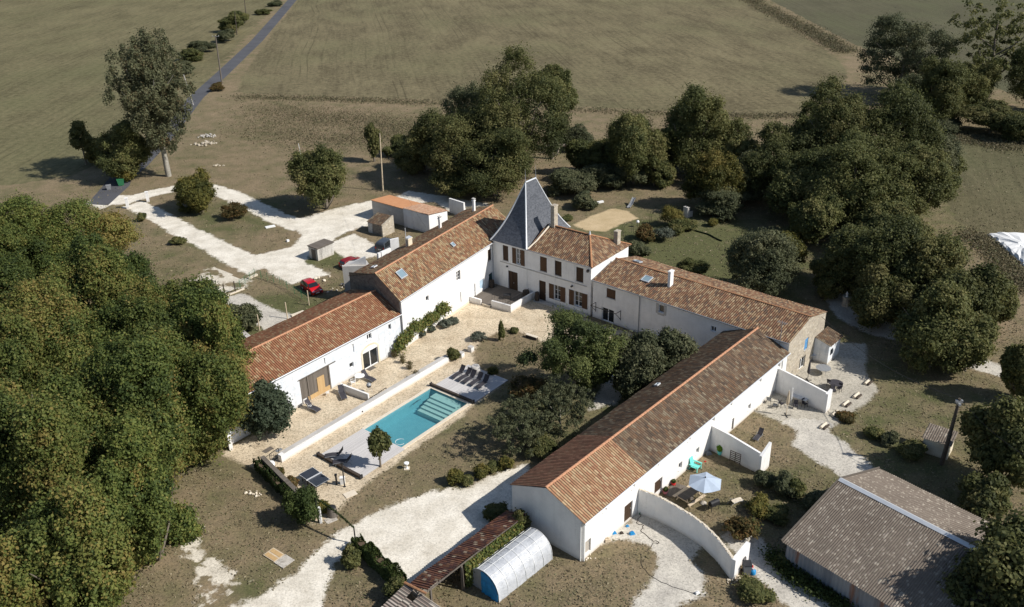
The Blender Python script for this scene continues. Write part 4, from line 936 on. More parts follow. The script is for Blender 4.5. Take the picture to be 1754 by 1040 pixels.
freewall('garden_wall', 'white wall with an opening between the pink tiled garage roof and the back gravel', G(770, 364), G(795, 372), .3, 2.4, 'white', 2.4)
# annex roof behind tower
an = thing('annex', 'small annex with a pale pink tile roof squeezed between tall wing and grey tower roof', 'annex', FD.w(-2.0, WD+.3), RZ(FD.hd))
q = MB(); q.box(0, 4.6, 0, 4.5, 0, 4.4); q.build('wall', 'cream', an)
q = MB(); slope(q, (4.7, -.1, 4.45), (4.7, 4.6, 4.45), 0, up=(-4.9, 0, 1.9), seed=44); q.build('roof', 'tilePink', an)
q = MB(); q.mesh([(-.15, -.1, 4.3), (-.15, 4.6, 4.3), (-.15, 4.6, 6.3), (-.15, -.1, 6.3)], [(0, 1, 2, 3)]); q.build('gable_wall', 'cream', an)
# lean-to at the stone end of the east wing
le = thing('lean_to', 'small white lean-to with dark tiles beyond the rubble stone gable end', 'lean-to', FE.w(LE+.02, WE-2.2), RZ(FE.hd))
q = MB(); q.mesh([(0, 0, 0), (1.7, 0, 0), (1.7, 3.0, 0), (0, 3.0, 0), (0, 0, 2.9), (1.7, 0, 2.4), (1.7, 3, 2.4), (0, 3, 2.9)], [(0, 1, 5, 4), (1, 2, 6, 5), (2, 3, 7, 6), (3, 0, 4, 7)]); q.build('wall', 'limew', le)
q = MB(); slope(q, (1.9, -.15, 2.42), (1.9, 3.15, 2.42), 0, up=(-1.9, 0, .55), seed=9); q.build('roof', 'tileC', le)
q = MB(); q.box(1.7, 1.74, .5, 1.1, 1.0, 1.7); q.build('window', 'glass', le)
# --- hangar
FK = Fr(G(1345.8, 925.5, 2.45), 140.7)
LK, WK = 18.5, 13.85
hg = thing('farm_shed', 'big metal sided shed with a lichen spotted corrugated roof and a shiny ridge cap', 'shed', FK.w(0, 0), RZ(FK.hd))
q = MB(); zz = 2.35
def corr(mb, P0, P1, z0, z1, pitch=.35, am=.03):
    P0 = Vector(P0); P1 = Vector(P1); L = (P1-P0).length; a = (P1-P0)/L; n_ = Vector((a.y, -a.x, 0)); m = int(L/pitch*4)
    vs = []
    for i in range(m+1):
        d = n_*(am*(1 if (i//2) % 2 else -1)); p = P0+a*(L*i/m)+d; top = z1(i/m) if callable(z1) else z1; vs += [(p.x, p.y, z0), (p.x, p.y, top)]
    mb.mesh(vs, [(2*i, 2*i+2, 2*i+3, 2*i+1) for i in range(m)])
corr(q, (.1, .1, 0), (LK-.1, .1, 0), 0, 2.3); corr(q, (.1, WK-.1, 0), (LK-.1, WK-.1, 0), 0, 2.3)
corr(q, (.1, .1, 0), (.1, WK-.1, 0), 0, lambda f: 2.3+2.15*(f/.53 if f < .53 else (1-f)/.47)); corr(q, (LK-.1, .1, 0), (LK-.1, WK-.1, 0), 0, lambda f: 2.3+2.15*(f/.53 if f < .53 else (1-f)/.47)); 
k = N('stained_metal_siding', .6, .3); p_ = k.obj(); nn = k.noise(1.2, 4, k.map(p_, sc=(1.2, 1.2, .15)), .6); sx = k.n('ShaderNodeSeparateXYZ'); k.set(sx.inputs[0], p_)
pn = k.white(k.comb(k.ma('FLOOR', k.ma('DIVIDE', sx.outputs[0], .85)), k.ma('FLOOR', k.ma('DIVIDE', sx.outputs[1], .85)), 0))
cc = k.ramp(pn, [(0, (.20, .215, .24)), (.5, (.28, .29, .31)), (1, (.15, .15, .16))]); cc = k.mix(k.ma('MULTIPLY', k.step(nn, .55, .68), .8), cc, (.24, .10, .05)); MT['siding'] = k.col(cc)
q.build('wall', 'siding', hg)
YR = 7.35; ZK0, ZK1 = 2.42, 4.62
q = MB(); slope(q, (-.15, -.25, ZK0-.06), (LK, -.25, ZK0-.06), 0, up=(0, YR+.25, ZK1-ZK0+.06), tw=.18, amp=.05, sag=.02, seed=51, n=6); q.build('roof', 'fibre', hg)
q = MB(); slope(q, (-.15, WK+.25, ZK0-.06), (LK, WK+.25, ZK0-.06), 0, up=(0, -(WK-YR+.25), ZK1-ZK0+.06), tw=.18, amp=.05, sag=.02, seed=52, n=6); q.build('roof', 'fibre', hg)
q = MB(); q.mesh([(-.2, YR-.28, ZK1-.02), (-.2, YR, ZK1+.13), (-.2, YR+.28, ZK1-.02), (LK, YR-.28, ZK1-.02), (LK, YR, ZK1+.13), (LK, YR+.28, ZK1-.02)], [(0, 1, 4, 3), (1, 2, 5, 4)]); q.build('ridge_cap', 'zinc', hg)
q = MB(); q.bar((-.2, -.25, ZK0), (-.2, YR, ZK1+.03), .08, .2); q.bar((-.2, WK+.25, ZK0), (-.2, YR, ZK1+.03), .08, .2); q.build('verge_board', 'grwood', hg)
# --- little tiled hut by the power pole
a_ = G(1613, 792); FQ = Fr(G(1583, 748, 1.7), 128)
hq = thing('pump_hut', 'small rendered hut with a purple grey corrugated roof behind the leaning wooden pole', 'hut', FQ.w(0, 0), RZ(FQ.hd))
q = MB(); q.mesh([(0, 0, 0), (2.3, 0, 0), (2.3, 1.9, 0), (0, 1.9, 0), (0, 0, 1.6), (2.3, 0, 1.6), (2.3, 1.9, 1.95), (0, 1.9, 1.95)], [(0, 1, 5, 4), (1, 2, 6, 5), (2, 3, 7, 6), (3, 0, 4, 7)]); q.build('wall', 'cream', hq)
q = MB(); slope(q, (-.15, -.15, 1.62), (2.45, -.15, 1.62), 0, up=(0, 2.25, .4), tw=.2, amp=.05, seed=5); q.build('roof', 'fibre', hq)
# --- tiled lean-to range and ruined shed at the bottom
FL = Fr(G(700, 1001, 1.9), 41.6)
ln = thing('open_shed', 'long narrow open shed with a purple red tile roof and ivy on its post side', 'shed', FL.w(0, 0), RZ(FL.hd))
q = MB(); LL = 11.3
slope(q, (0, 0, 1.9), (LL, 0, 1.9), 0, up=(0, -2.15, .75), tw=.22, amp=.06, sag=.06, seed=61); q.build('roof', 'tileP', ln)
q = MB(); q.box(0.1, LL, -.25, -.02, 0, 1.85); q.build('wall', 'stoned', ln)
q = MB(); q.bar((0, -2.1, 2.5), (LL, -2.1, 2.5), .08, .08)
for x_ in (.3, 3.6, 6.0): q.bar((x_, -2.1, 0), (x_, -2.1, 2.45), .14)
q.bar((3.6, -2.15, 2.3), (3.6, -2.2, .05), .2, .05); q.build('timber_frame', 'grwood', ln)
rs_ = thing('ruined_shed', 'ruined shed with whitish tiles and a square hole in its roof', 'shed', FL.w(-.1, .1), RZ(FL.hd))
a_ = FL.loc(G(700, 1003, 2.0)); 
q = MB(); slope(q, (-3.4, -.0, 1.35), (-.05, -.0, 2.0), 0, up=(0, -.9, .0), tw=.24, amp=.07, sag=.05, seed=62, rows=2); slope(q, (-3.4, -1.7, 1.35), (-.05, -1.7, 2.0), 0, up=(0, -2.4, .0), tw=.24, amp=.07, sag=.05, seed=64, rows=2)
slope(q, (-3.4, -.9, 1.35), (-.9, -.9, 1.83), 0, up=(0, -.8, .0), tw=.24, amp=.07, sag=.03, seed=66, rows=2)
k0 = q.build('roof', 'tileW', rs_)
q = MB(); q.box(-3.3, -.1, .0, .12, 0, 1.3); q.box(-.2, -.05, -4.0, 0, 0, 1.9); q.box(-3.3, -.1, -4.0, -3.9, 0, 1.3); q.build('wall', 'stoned', rs_)
ridge(rs_, (-.1, .1, 2.1), (-.1, -2.3, 2.45), 'terrad', .12)

# ================================================================== POOL YARD
pool = thing('swimming_pool', 'turquoise swimming pool with broad steps at its far end and cream coping', 'swimming pool', PF.w(0, 0), RZ(POOL_H))
k = N('pool_liner', .5, .3); nn = k.noise(2, 3, k.obj()); MT['liner'] = k.col(k.ramp(nn, [(.3, (.13, .32, .37)), (.7, (.155, .36, .41))]))
q = MB(); dz = -1.35
q.mesh([(0, 0, .0), (PL, 0, .0), (PL, -PW, .0), (0, -PW, .0), (0, 0, dz), (PL, 0, dz), (PL, -PW, dz), (0, -PW, dz)], [(0, 1, 5, 4), (1, 2, 6, 5), (2, 3, 7, 6), (3, 0, 4, 7), (4, 5, 6, 7)]); q.build('basin', 'liner', pool)
MT['steps'] = plain('pale_pool_steps', (.44, .52, .47), .7, .06)
q = MB()
for i in range(5): q.box(PL-.55-.5*(i+1), PL-.55-.5*i if i else PL-.005, -PW+.75-.0, -.85, dz, -.2-.17*i)
q.build('steps', 'steps', pool)
k = N('pool_water', .05, .5); k.t.nodes.remove(k.b)
tr = k.n('ShaderNodeBsdfTransparent'); tr.inputs[0].default_value = (.80, .97, .98, 1); gl = k.n('ShaderNodeBsdfGlossy'); gl.inputs[1].default_value = .06
bm = k.n('ShaderNodeBump'); bm.inputs['Strength'].default_value = .15; bm.inputs['Distance'].default_value = .05; k.set(bm.inputs['Height'], k.noise(5, 3))
k.t.links.new(bm.outputs[0], gl.inputs['Normal']); df = k.n('ShaderNodeBsdfDiffuse'); df.inputs[0].default_value = (.12, .33, .39, 1)
m1 = k.n('ShaderNodeMixShader'); m1.inputs[0].default_value = .14; k.t.links.new(tr.outputs[0], m1.inputs[1]); k.t.links.new(df.outputs[0], m1.inputs[2])
m2 = k.n('ShaderNodeMixShader'); m2.inputs[0].default_value = .06; k.t.links.new(m1.outputs[0], m2.inputs[1]); k.t.links.new(gl.outputs[0], m2.inputs[2])
k.t.links.new(m2.outputs[0], k.t.nodes['Material Output'].inputs[0]); MT['water'] = k.m
q = MB(); q.face([(0.003, -.003, -.13), (0.003, -PW+.003, -.13), (PL-.003, -PW+.003, -.13), (PL-.003, -.003, -.13)]); tag(q.build('water', 'water', pool))
q = MB(); q.box(-.02, PL+.35, 0, .33, -.05, .07); q.box(-.02, PL+.35, -PW-.4, -PW, -.05, .07); q.box(PL, PL+.35, -PW, 0, -.05, .07); q.build('coping', 'coping', pool)
q = MB(); q.tube([(PL-3.2, -.4, -.3), (PL-2.6, -.35, -.18), (PL-1.9, -.3, -.3)], .03, 6); q.build('handrail', 'charcoal', pool)
q = MB(); q.tube([(.8+.5*math.cos(t_), -4.3+.5*math.sin(t_), -.12) for t_ in [i*PI*1.5/12 for i in range(13)]], .02, 6); q.build('hose_float', 'plw', pool)
def deckat(label, x0, x1, y0, y1):
    t = thing('pool_deck', label, 'deck', PF.w(x0, y0), RZ(POOL_H)); q = MB(); n_ = int((y1-y0)/.145); w_ = (y1-y0)/n_
    for i in range(n_): q.box(0, x1-x0, i*w_+.004, (i+1)*w_-.004, .02, .11+.002*math.sin(i*7.3))
    q.build('boards', 'deck', t); q = MB(); q.box(.05, x1-x0-.05, .05, y1-y0-.05, .02, .06); q.build('joists', 'darkwood', t); return t
deckat('silvery wooden deck at the near end of the pool shaded by the slender tree', -5.55, -.03, -5.75, .15)
deckat('silvery wooden deck with five loungers beyond the pool steps', 10.38, 16.0, -5.75, .0)
for x_, y0, y1, lb in ((-5.75, -5.8, .3, 'dark pool cover roller box at the near end of the shaded deck'), (10.22, -5.75, .4, 'dark pool cover roller box between pool steps and lounger deck')):
    t = thing('cover_roller', lb, 'pool roller', PF.w(x_, y0), RZ(POOL_H)); q = MB(); q.box(-.14, .14, .1, y1-y0-.1, .1, .34); q.build('housing', 'darkwood', t)
    q = MB(); q.box(-.18, .18, 0, .12, .02, .42); q.build('end_bracket', 'steel', t); q = MB(); q.box(-.18, .18, y1-y0-.12, y1-y0, .02, .42); q.build('end_bracket', 'steel', t)
pw = thing('pool_wall', 'long low white retaining wall with a grey top beside the pool', 'wall', PF.w(-8.5, 2.2), RZ(POOL_H))
q = MB(); q.box(0, 23.9, 0, .45, 0, .62); q.build('wall', 'white', pw); q = MB(); q.box(.4, 23.9, .22, .75, .62, .68); q.build('coping', 'grey', pw); q = MB(); q.box(-.05, .4, -.02, .5, 0, .78); q.build('end_block', 'white', pw)
q = MB(); q.box(10.3, 10.45, -.05, .0, .3, .42); q.build('wall_light', 'steel', pw)
for x_, nm in ((25.2, 'short white wall block beside the potted bush at the end of the pool wall'), (26.9, 'white wall stub standing beside the five loungers')):
    t = thing('wall_block', nm, 'wall', PF.w(-8.5+x_, 1.7), RZ(POOL_H)); q = MB(); q.box(0, .5, -.12, .45, 0, .6); q.build('wall', 'white', t); q = MB(); q.box(-.02, .52, -.14, .47, .6, .65); q.build('coping', 'grey', t)

# --- sun lounger
def make_lounger(mat='charcoal'):
    t = thing('sun_lounger', 'x', 'sun lounger')
    def sling(pts, name, mt):
        q = MB()
        for i in range(len(pts)-1):
            (x0, z0), (x1, z1) = pts[i], pts[i+1]
            q.mesh([(x0, -.3, z0), (x1, -.3, z1), (x1, .3, z1), (x0, .3, z0), (x0, -.3, z0-.035), (x1, -.3, z1-.035), (x1, .3, z1-.035), (x0, .3, z0-.035)], [(0, 1, 2, 3), (7, 6, 5, 4), (0, 4, 5, 1), (3, 2, 6, 7), (0, 3, 7, 4), (1, 5, 6, 2)])
        return q.build(name, mt, t)
    sling([(0, .30), (.35, .36), (.75, .38), (1.15, .34), (1.3, .33)], 'seat', mat)
    sling([(1.3, .34), (1.55, .62), (1.72, .85), (1.82, 1.02)], 'backrest', mat)
    for s_ in (-1, 1):
        q = MB(); q.tube([(0, .31*s_, .28), (.35, .31*s_, .34), (.75, .31*s_, .36), (1.2, .31*s_, .32), (1.6, .31*s_, .28), (1.75, .31*s_, .02)], .02, 6); q.build('side_rail', 'zincd', t)
        q = MB(); q.tube([(.35, .31*s_, .33), (.22, .31*s_, .02)], .02, 6); q.build('leg', 'zincd', t)
        q = MB(); q.tube([(1.2, .31*s_, .32), (1.15, .34*s_, .52), (1.45, .34*s_, .54)], .018, 6); q.build('armrest', 'zincd', t)
    return t
LG = make_lounger(); used = [False]
def lounger(foot, head, label, group=None, zf=.3, zh=1.02, base=0., src=None):
    f = G(foot[0], foot[1], zf+base); h = G(head[0], head[1], zh+base); d = (h-f).normalized(); p = f-Vector((0, 0, zf))
    if src is None and not used[0]: o = LG; used[0] = True; o.location = p; o.rotation_euler = (0, 0, math.atan2(d.y, d.x)); o['label'] = label
    else: o = dup(src or LG, p, math.atan2(d.y, d.x), label)
    if group: o['group'] = group
    return o
gl_ = 'sun loungers around the pool yard'
for i, (f, h) in enumerate((((775.8, 646.2), (790.7, 627)), ((785.5, 650.5), (801.7, 631.7)), ((795, 654.5), (808.8, 635.6)), ((806.5, 658.7), (821, 639.4)), ((818, 664), (831.5, 644)))):
    lounger(f, h, ['dark lounger nearest the pool wall in the row on the far deck', 'second dark lounger from the pool wall on the far deck', 'middle lounger of the five on the far deck', 'fourth dark lounger from the pool wall on the far deck', 'dark lounger at the lawn end of the row on the far deck'][i], gl_, base=.1)
lounger((556, 781), (590, 766), 'dark lounger on the shaded deck nearest the pool wall', gl_, base=.1)
lounger((570, 792), (603, 778), 'dark lounger on the shaded deck under the tree shadow', gl_, base=.1)
lounger((641.5, 652), (622.5, 634), 'dark lounger by the glazed arch door of the barn', gl_)
lounger((590, 683), (581.5, 656), 'dark lounger between barn door and low terrace wall', gl_)
lounger((547, 703), (525.5, 684.5), 'dark lounger in front of the big wooden barn door', gl_)
# --- ping pong table
pc = [G(533.8, 799.2, .76), G(564.7, 820.8, .76), G(543.2, 833.8, .76), G(512.2, 813.4, .76)]; c_ = sum(pc, Vector())/4; d = (pc[1]-pc[0]).normalized()
t = thing('ping_pong_table', 'dark blue ping pong table with white lines on the gravel', 'ping pong table', (c_.x, c_.y, 0), math.atan2(d.y, d.x))
MT['ppt'] = plain('dark_slate_table_paint', (.035, .042, .055), .5, .1)
for s_ in (-1, 1): q = MB(); q.box(min(s_*1.37, s_*.01), max(s_*1.37, s_*.01), -.76, .76, .73, .76); q.build('table_top', 'ppt', t)
q = MB()
for y_ in (-.76, .736): q.box(-1.37, 1.37, y_, y_+.024, .762, .764)
for x_ in (-1.37, 1.346): q.box(x_, x_+.024, -.76, .76, .7622, .7642)
q.build('white_lines', 'plw', t); q = MB(); q.box(-.006, .006, -.86, .86, .764, .90); q.build('net', 'zinc', t)
for x_ in (-1.1, -.35, .35, 1.1):
    for y_ in (-.6, .6): q = MB(); q.bar((x_, y_, 0), (x_, y_, .73), .05); q.build('leg', 'steel', t)
q = MB(); q.box(-1.3, 1.3, -.62, -.58, .66, .73); q.box(-1.3, 1.3, .58, .62, .66, .73); q.build('apron', 'steel', t)
# --- lamp post and its neighbours
def post(name, label, cat, px, h, r=.05, mat='steel', extra=None):
    t = thing(name, label, cat, G(*px)); q = MB(); q.tube([(0, 0, 0), (0, 0, h)], r, 8); q.build('pole', mat, t)
    if extra: extra(t, h)
    return t
def lamptop(t, h): q = MB(); q.box(-.11, .11, -.11, .11, h, h+.16); q.build('lamp_head', 'steel', t); q = MB(); q.lathe([(.12, 0), (.12, .05), (.06, .08)], (0, 0, 0), 10); q.build('base', 'steel', t)
post('shower_post', 'thin black post standing beside the ping pong table', 'post', (590.5, 834), 2.55, .06, 'steel', lamptop)
post('bollard_lamp', 'short black post beside the tall thin black post', 'post', (577, 830), 1.0, .09, 'steel', lamptop)
t = thing('filter_box', 'small white box at the foot of the thin black post', 'box', G(587.5, 829)); q = MB(); q.box(-.2, .2, -.15, .15, 0, .7); q.build('box', 'plw', t); q = MB(); q.box(-.23, .23, -.18, .18, .7, .76); q.build('lid', 'plw', t)
for px, lb, m_, s_ in (((600, 847), 'cream square slab lying on the grass below the thin black post', 'coping', .55), ((567, 891), 'small pale slab beside the dark round compost bin', 'conc', .5)):
    q = MB(); q.box(-s_, s_, -s_*.7, s_*.7, .012, .07); o = q.build('slab', m_); o.location = G(*px); o.rotation_euler = (0, 0, .6); tag(o, lb, 'slab')
t = thing('compost_bin', 'dark round compost bin on the gravel by the round bush', 'bin', G(570, 884)); q = MB(); q.lathe([(.45, 0), (.42, .6), (.36, .95)], n=16); q.build('barrel', 'grwood', t); q = MB(); q.lathe([(.38, .95), (.3, 1.03), (0, 1.05)], n=16); q.build('lid', 'black', t)
# --- posts with a garland over the drive
def garland(t, a, b, sag, seed):
    rs = np.random.RandomState(seed); a = np.array(a); b = np.array(b); m = 700; u_ = rs.uniform(0, 1, m); P = a+(b-a)*u_[:, None]; P[:, 2] -= sag*4*u_*(1-u_); P += rs.normal(size=P.shape)*.045
    me = leafmesh('garland_leaves', P, rs.normal(size=P.shape), .09, rs.uniform(0, 1, m), rs, 'leafdark'); o = bpy.data.objects.new('garland_leaves', me); col.objects.link(o); o.parent = t
    q = MB(); q.tube([tuple(a+(b-a)*i/10-np.array([0, 0, sag*4*(i/10)*(1-i/10)])) for i in range(11)], .02, 6); q.build('cable', 'darkwood', t)
MT['leafdark'] = m_leaf('dark_ivy_leaf', [(.018, .030, .010), (.035, .055, .016), (.06, .085, .025)])
pa, pb = G(546, 896), G(609.5, 932)
t = thing('garland_gate', 'two dark posts carrying a leafy garland over the drive', 'garland gate', pa)
q = MB(); q.tube([(0, 0, 0), (0, 0, 2.65)], .07, 8); q.build('post', 'steel', t); q = MB(); rel = pb-pa; q.tube([(rel.x, rel.y, 0), (rel.x, rel.y, 1.75)], .06, 8); q.build('post', 'steel', t)
garland(t, (0, 0, 2.65), (rel.x, rel.y, 1.75), -.25, 3)
q = MB(); q.box(.12, .3, -.1, .1, 0, 1.7); q.build('white_pier', 'plw', t)
# --- statue on the lawn
t = thing('white_urn', 'small white stone urn on a square foot standing in the grass', 'urn', G(697, 803)); q = MB(); q.box(-.25, .25, -.25, .25, .0, .08); q.build('foot', 'coping', t)
q = MB(); q.lathe([(.12, .08), (.07, .2), (.07, .4), (.22, .55), (.25, .68), (.2, .7), (.0, .6)], n=14); q.build('bowl', 'plw', t)
# --- terrace wall, kettle barbecue, tables
tw = freewall('terrace_wall', 'low white terrace wall running from the barn towards the pool wall', G(584, 671), G(631, 687.5), .22, .95, 'white', .85)
t = thing('kettle_barbecue', 'black kettle barbecue with a shiny lid by the low terrace wall', 'barbecue', G(633, 672)); q = MB(); q.lathe([(0, .62), (.2, .68), (.27, .85), (.28, .9)], n=16); q.build('bowl', 'black', t); q = MB(); q.lathe([(.28, .91), (.24, 1.06), (.12, 1.15), (0, 1.17)], n=16); q.build('lid', 'zincd', t)
for a_ in range(3): q = MB(); q.tube([(.15*math.cos(a_*2.09), .15*math.sin(a_*2.09), .68), (.3*math.cos(a_*2.09), .3*math.sin(a_*2.09), 0)], .015, 6); q.build('leg', 'zinc', t)
def round_table(px, r, h, label, mt='plw', leg='zincd', z=0):
    t = thing('round_table', label, 'table', G(px[0], px[1], 0)); q = MB(); q.lathe([(r-.02, h-.04), (r, h-.02), (r, h)], n=28); q.build('table_top', mt, t)
    for a_ in range(4): q = MB(); an = a_*PI/2+.4; q.tube([(r*.25*math.cos(an), r*.25*math.sin(an), h-.04), (r*.7*math.cos(an), r*.7*math.sin(an), 0)], .02, 6); q.build('leg', leg, t)
    return t
def chair(px, rz, label, mt='plw', fr='plw', arms=True, s=1.0, group=None):
    t = thing('garden_chair', label, 'chair', G(*px), math.radians(rz), group); q = MB(); q.box(-.22, .22, -.22, .22, .41, .45); q.build('seat', mt, t)
    q = MB(); q.mesh([(-.22, -.22, .45), (-.22, .22, .45), (-.32, .22, .92), (-.32, -.22, .92), (-.25, -.22, .45), (-.25, .22, .45), (-.35, .22, .92), (-.35, -.22, .92)], [(0, 1, 2, 3), (7, 6, 5, 4), (0, 4, 5, 1), (2, 6, 7, 3), (0, 3, 7, 4), (1, 5, 6, 2)]); q.build('backrest', mt, t)
    for x_ in (-.2, .2):
        for y_ in (-.2, .2): q = MB(); q.bar((x_, y_, .42), (x_*1.15, y_*1.15, 0), .035); q.build('leg', fr, t)
    if arms:
        for y_ in (-.24, .24): q = MB(); q.bar((-.27, y_, .66), (.2, y_, .64), .05, .03); q.bar((.19, y_, .43), (.2, y_, .64), .03); q.build('armrest', fr, t)
    t.scale = (s,)*3; return t
round_table((617, 653), .55, .72, 'white round table between the dark lounger and the low terrace wall'); 
chair((605, 660), 200, 'white garden chair beside the white round table by the barn', 'plw')
chair((531, 700), 30, 'white chair near the lounger at the barn door', 'plw', s=.8)
chair((561, 677), 120, 'white stool standing at the corner of the wooden barn door', 'plw', arms=False, s=.7)
def rail(label, a, b, h, nm='railing', z0=0, nb=6, cat='railing'):
    p, r_ = G(*a), G(*b); d = r_-p; L = d.length; t = thing(nm, label, cat, p, math.atan2(d.y, d.x)); q = MB(); q.bar((0, 0, z0+h), (L, 0, z0+h), .05); q.bar((0, 0, z0+.1), (L, 0, z0+.1), .03)
    q.build('rail', 'steel', t)
    for i in range(nb+1): q = MB(); q.bar((L*i/nb, 0, z0), (L*i/nb, 0, z0+h), .05 if i in (0, nb) else .02); q.build('baluster', 'steel', t)
    return t
rail('short dark rail beside the white end of the terrace wall', (634, 688.5), (646, 681), .45, nb=3); rail('dark low rail near the pool wall above the steps', (649.5, 679), (662, 671), .5, nb=3)
rail('dark iron gate beside the white end block of the pool wall', (464, 794), (479, 783), 1.05, 'gate', nb=5, cat='gate')
t = thing('white_planter', 'round white planter beside the dark iron gate', 'planter', G(464, 802)); q = MB(); q.lathe([(.3, 0), (.45, .35), (.42, .6), (.36, .6)], n=16); q.build('pot', 'plw', t); q = MB(); q.lathe([(.36, .55), (0, .56)], n=16); q.build('soil', 'plw', t)
for px, s_, lb in (((459, 771), .5, 'brown rectangular mat lying on the gravel near the iron gate'), ((478, 771.5), .33, 'small grey drain cover on the gravel near the iron gate'), ((636, 631.5), .5, 'dark doormat in front of the glazed arch door')):
    q = MB(); q.box(-s_, s_, -s_*.6, s_*.6, .012, .035); o = q.build('doormat' if 'mat' in lb else 'drain_cover', 'grwood' if s_ > .4 else 'zincd'); o.location = G(*px); o.rotation_euler = (0, 0, RZ(POOL_H)); tag(o, lb, 'mat' if 'mat' in lb else 'cover')
hw = freewall('stone_wall', 'low stone wall with a grey top running from the iron gate to the round bush', G(449, 801), G(531, 884), .36, 1.15, 'stoned', 1.15, 'grwood')
bw = freewall('buttress_wall', 'white stub wall with a sloping top at the tree end of the barn', G(400, 771), FA.w(.15, -.05), .35, 1.7, 'white', 3.0)
for i, (px, lb) in enumerate((((353, 777), 'wooden pallet leaning at the rim of the big plane trees'),)):
    t = thing('pallet', lb, 'pallet', G(*px), .5); q = MB()
    for j in range(6): q.bar((-.6+j*.22, 0, .0), (-.6+j*.22, .35, .9), .1, .02)
    q.build('slats', 'palewood', t); q = MB(); q.bar((-.65, .02, .2), (.55, .02, .2), .09, .05); q.bar((-.65, .3, .8), (.55, .3, .8), .09, .05); q.build('rails', 'palewood', t)
t = thing('wood_panels', 'pale boards and a white panel lying flat on the dry grass', 'boards', G(478, 957), math.radians(-38)); q = MB(); q.box(-1.35, .1, -.55, .55, .02, .1); q.build('frame', 'palewood', t)
q = MB(); [q.box(-1.25, .0, y_, y_+.38, .1, .12) for y_ in (-.48, .06)]; q.build('boards', 'newwood', t); q = MB(); q.box(.12, 1.25, -.6, .6, .05, .1); q.build('panel', 'conc', t)

# --- terrace in front of the tower
tt = thing('raised_terrace', 'raised paved terrace with white walls and an iron rail at the tower foot', 'terrace', FD.w(0, 0), RZ(FD.hd))
q = MB(); q.prism([(-.2, -.05), (6.55, -.05), (6.6, -4.95), (.75, -5.75), (.2, -4.0)], .02, .34); q.build('floor', 'grwood', tt)
def w2(par, a, b, th, h0, h1, mt='white', nm='parapet'):
    a = Vector((a[0], a[1], 0)); b = Vector((b[0], b[1], 0)); d = (b-a).normalized(); n_ = Vector((-d.y, d.x, 0))*th; q = MB(); P = [a, b, b+n_, a+n_]
    q.mesh([(*p.xy, 0) for p in P]+[(P[0].x, P[0].y, h0), (P[1].x, P[1].y, h1), (P[2].x, P[2].y, h1), (P[3].x, P[3].y, h0)], [(0, 1, 5, 4), (1, 2, 6, 5), (2, 3, 7, 6), (3, 0, 4, 7), (4, 5, 6, 7)]); return q.build(nm, mt, par)
w2(tt, (3.9, -5.35), (6.85, -5.1), .25, .95, .95); w2(tt, (6.85, -5.1), (6.75, -.1), .25, .95, .9); w2(tt, (.75, -5.95), (2.4, -5.65), .25, .9, .75)
q = MB(); q.box(2.5, 3.8, -5.6, -5.0, .02, .28); q.build('step', 'coping', tt)
q = MB(); q.bar((3.9, -5.15, 1.75), (6.7, -4.9, 1.75), .04); q.bar((6.7, -4.9, 1.75), (6.6, -1.0, 1.7), .04); [q.bar((3.9+i*.4, -5.15+i*.035, .95), (3.9+i*.4, -5.15+i*.035, 1.75), .02) for i in range(8)]; [q.bar((6.68-i*.01, -4.5+i*.5, .95), (6.68-i*.01, -4.5+i*.5, 1.75), .02) for i in range(8)]
q.build('railing', 'steel', tt)
def barrel(fr, x, y, z, r, h, lb, mt='darkwood', nm='barrel', cat='barrel'):
    t = thing(nm, lb, cat, fr.w(x, y, z)); q = MB(); q.lathe([(r*.8, 0), (r, h*.5), (r*.82, h)], n=14); q.build('staves', mt, t)
    q = MB(); [q.lathe([(r*k1+.01, h*k2), (r*k1+.01, h*k2+.04)], n=14) for k1, k2 in ((.88, .2), (.88, .76))]; q.build('hoops', 'steel', t); return t
barrel(FD, .55, -1.1, .34, .38, 1.0, 'dark barrel in the shaded corner below the teal window'); barrel(FD, 7.6, -.55, 0.14, .34, 1.15, 'dark water butt between the terrace and the manor door'); barrel(FD, 5.9, -.7, .34, .5, .8, 'wide dark planter tub in the back corner of the terrace')
t = thing('terrace_table', 'low dark table standing on the shaded terrace', 'table', FD.w(4.4, -2.7, .34)); q = MB(); q.box(-.5, .5, -.35, .35, .55, .6); q.build('table_top', 'steel', t)
for x_ in (-.45, .45):
    for y_ in (-.3, .3): q = MB(); q.bar((x_, y_, 0), (x_, y_, .55), .04); q.build('leg', 'steel', t)
a_ = G(903, 574); t = thing('garden_bench', 'dark low bench with a pale top at the lawn edge', 'bench', G(911, 580), RZ(127)); q = MB(); q.box(-.8, .8, -.22, .22, .38, .44); q.build('seat', 'coping', t); q = MB(); q.box(-.75, -.6, -.2, .2, 0, .38); q.build('leg', 'darkwood', t); q = MB(); q.box(.6, .75, -.2, .2, 0, .38); q.build('leg', 'darkwood', t); q = MB(); q.box(-.6, .6, -.2, -.16, .05, .38); q.build('panel', 'darkwood', t)

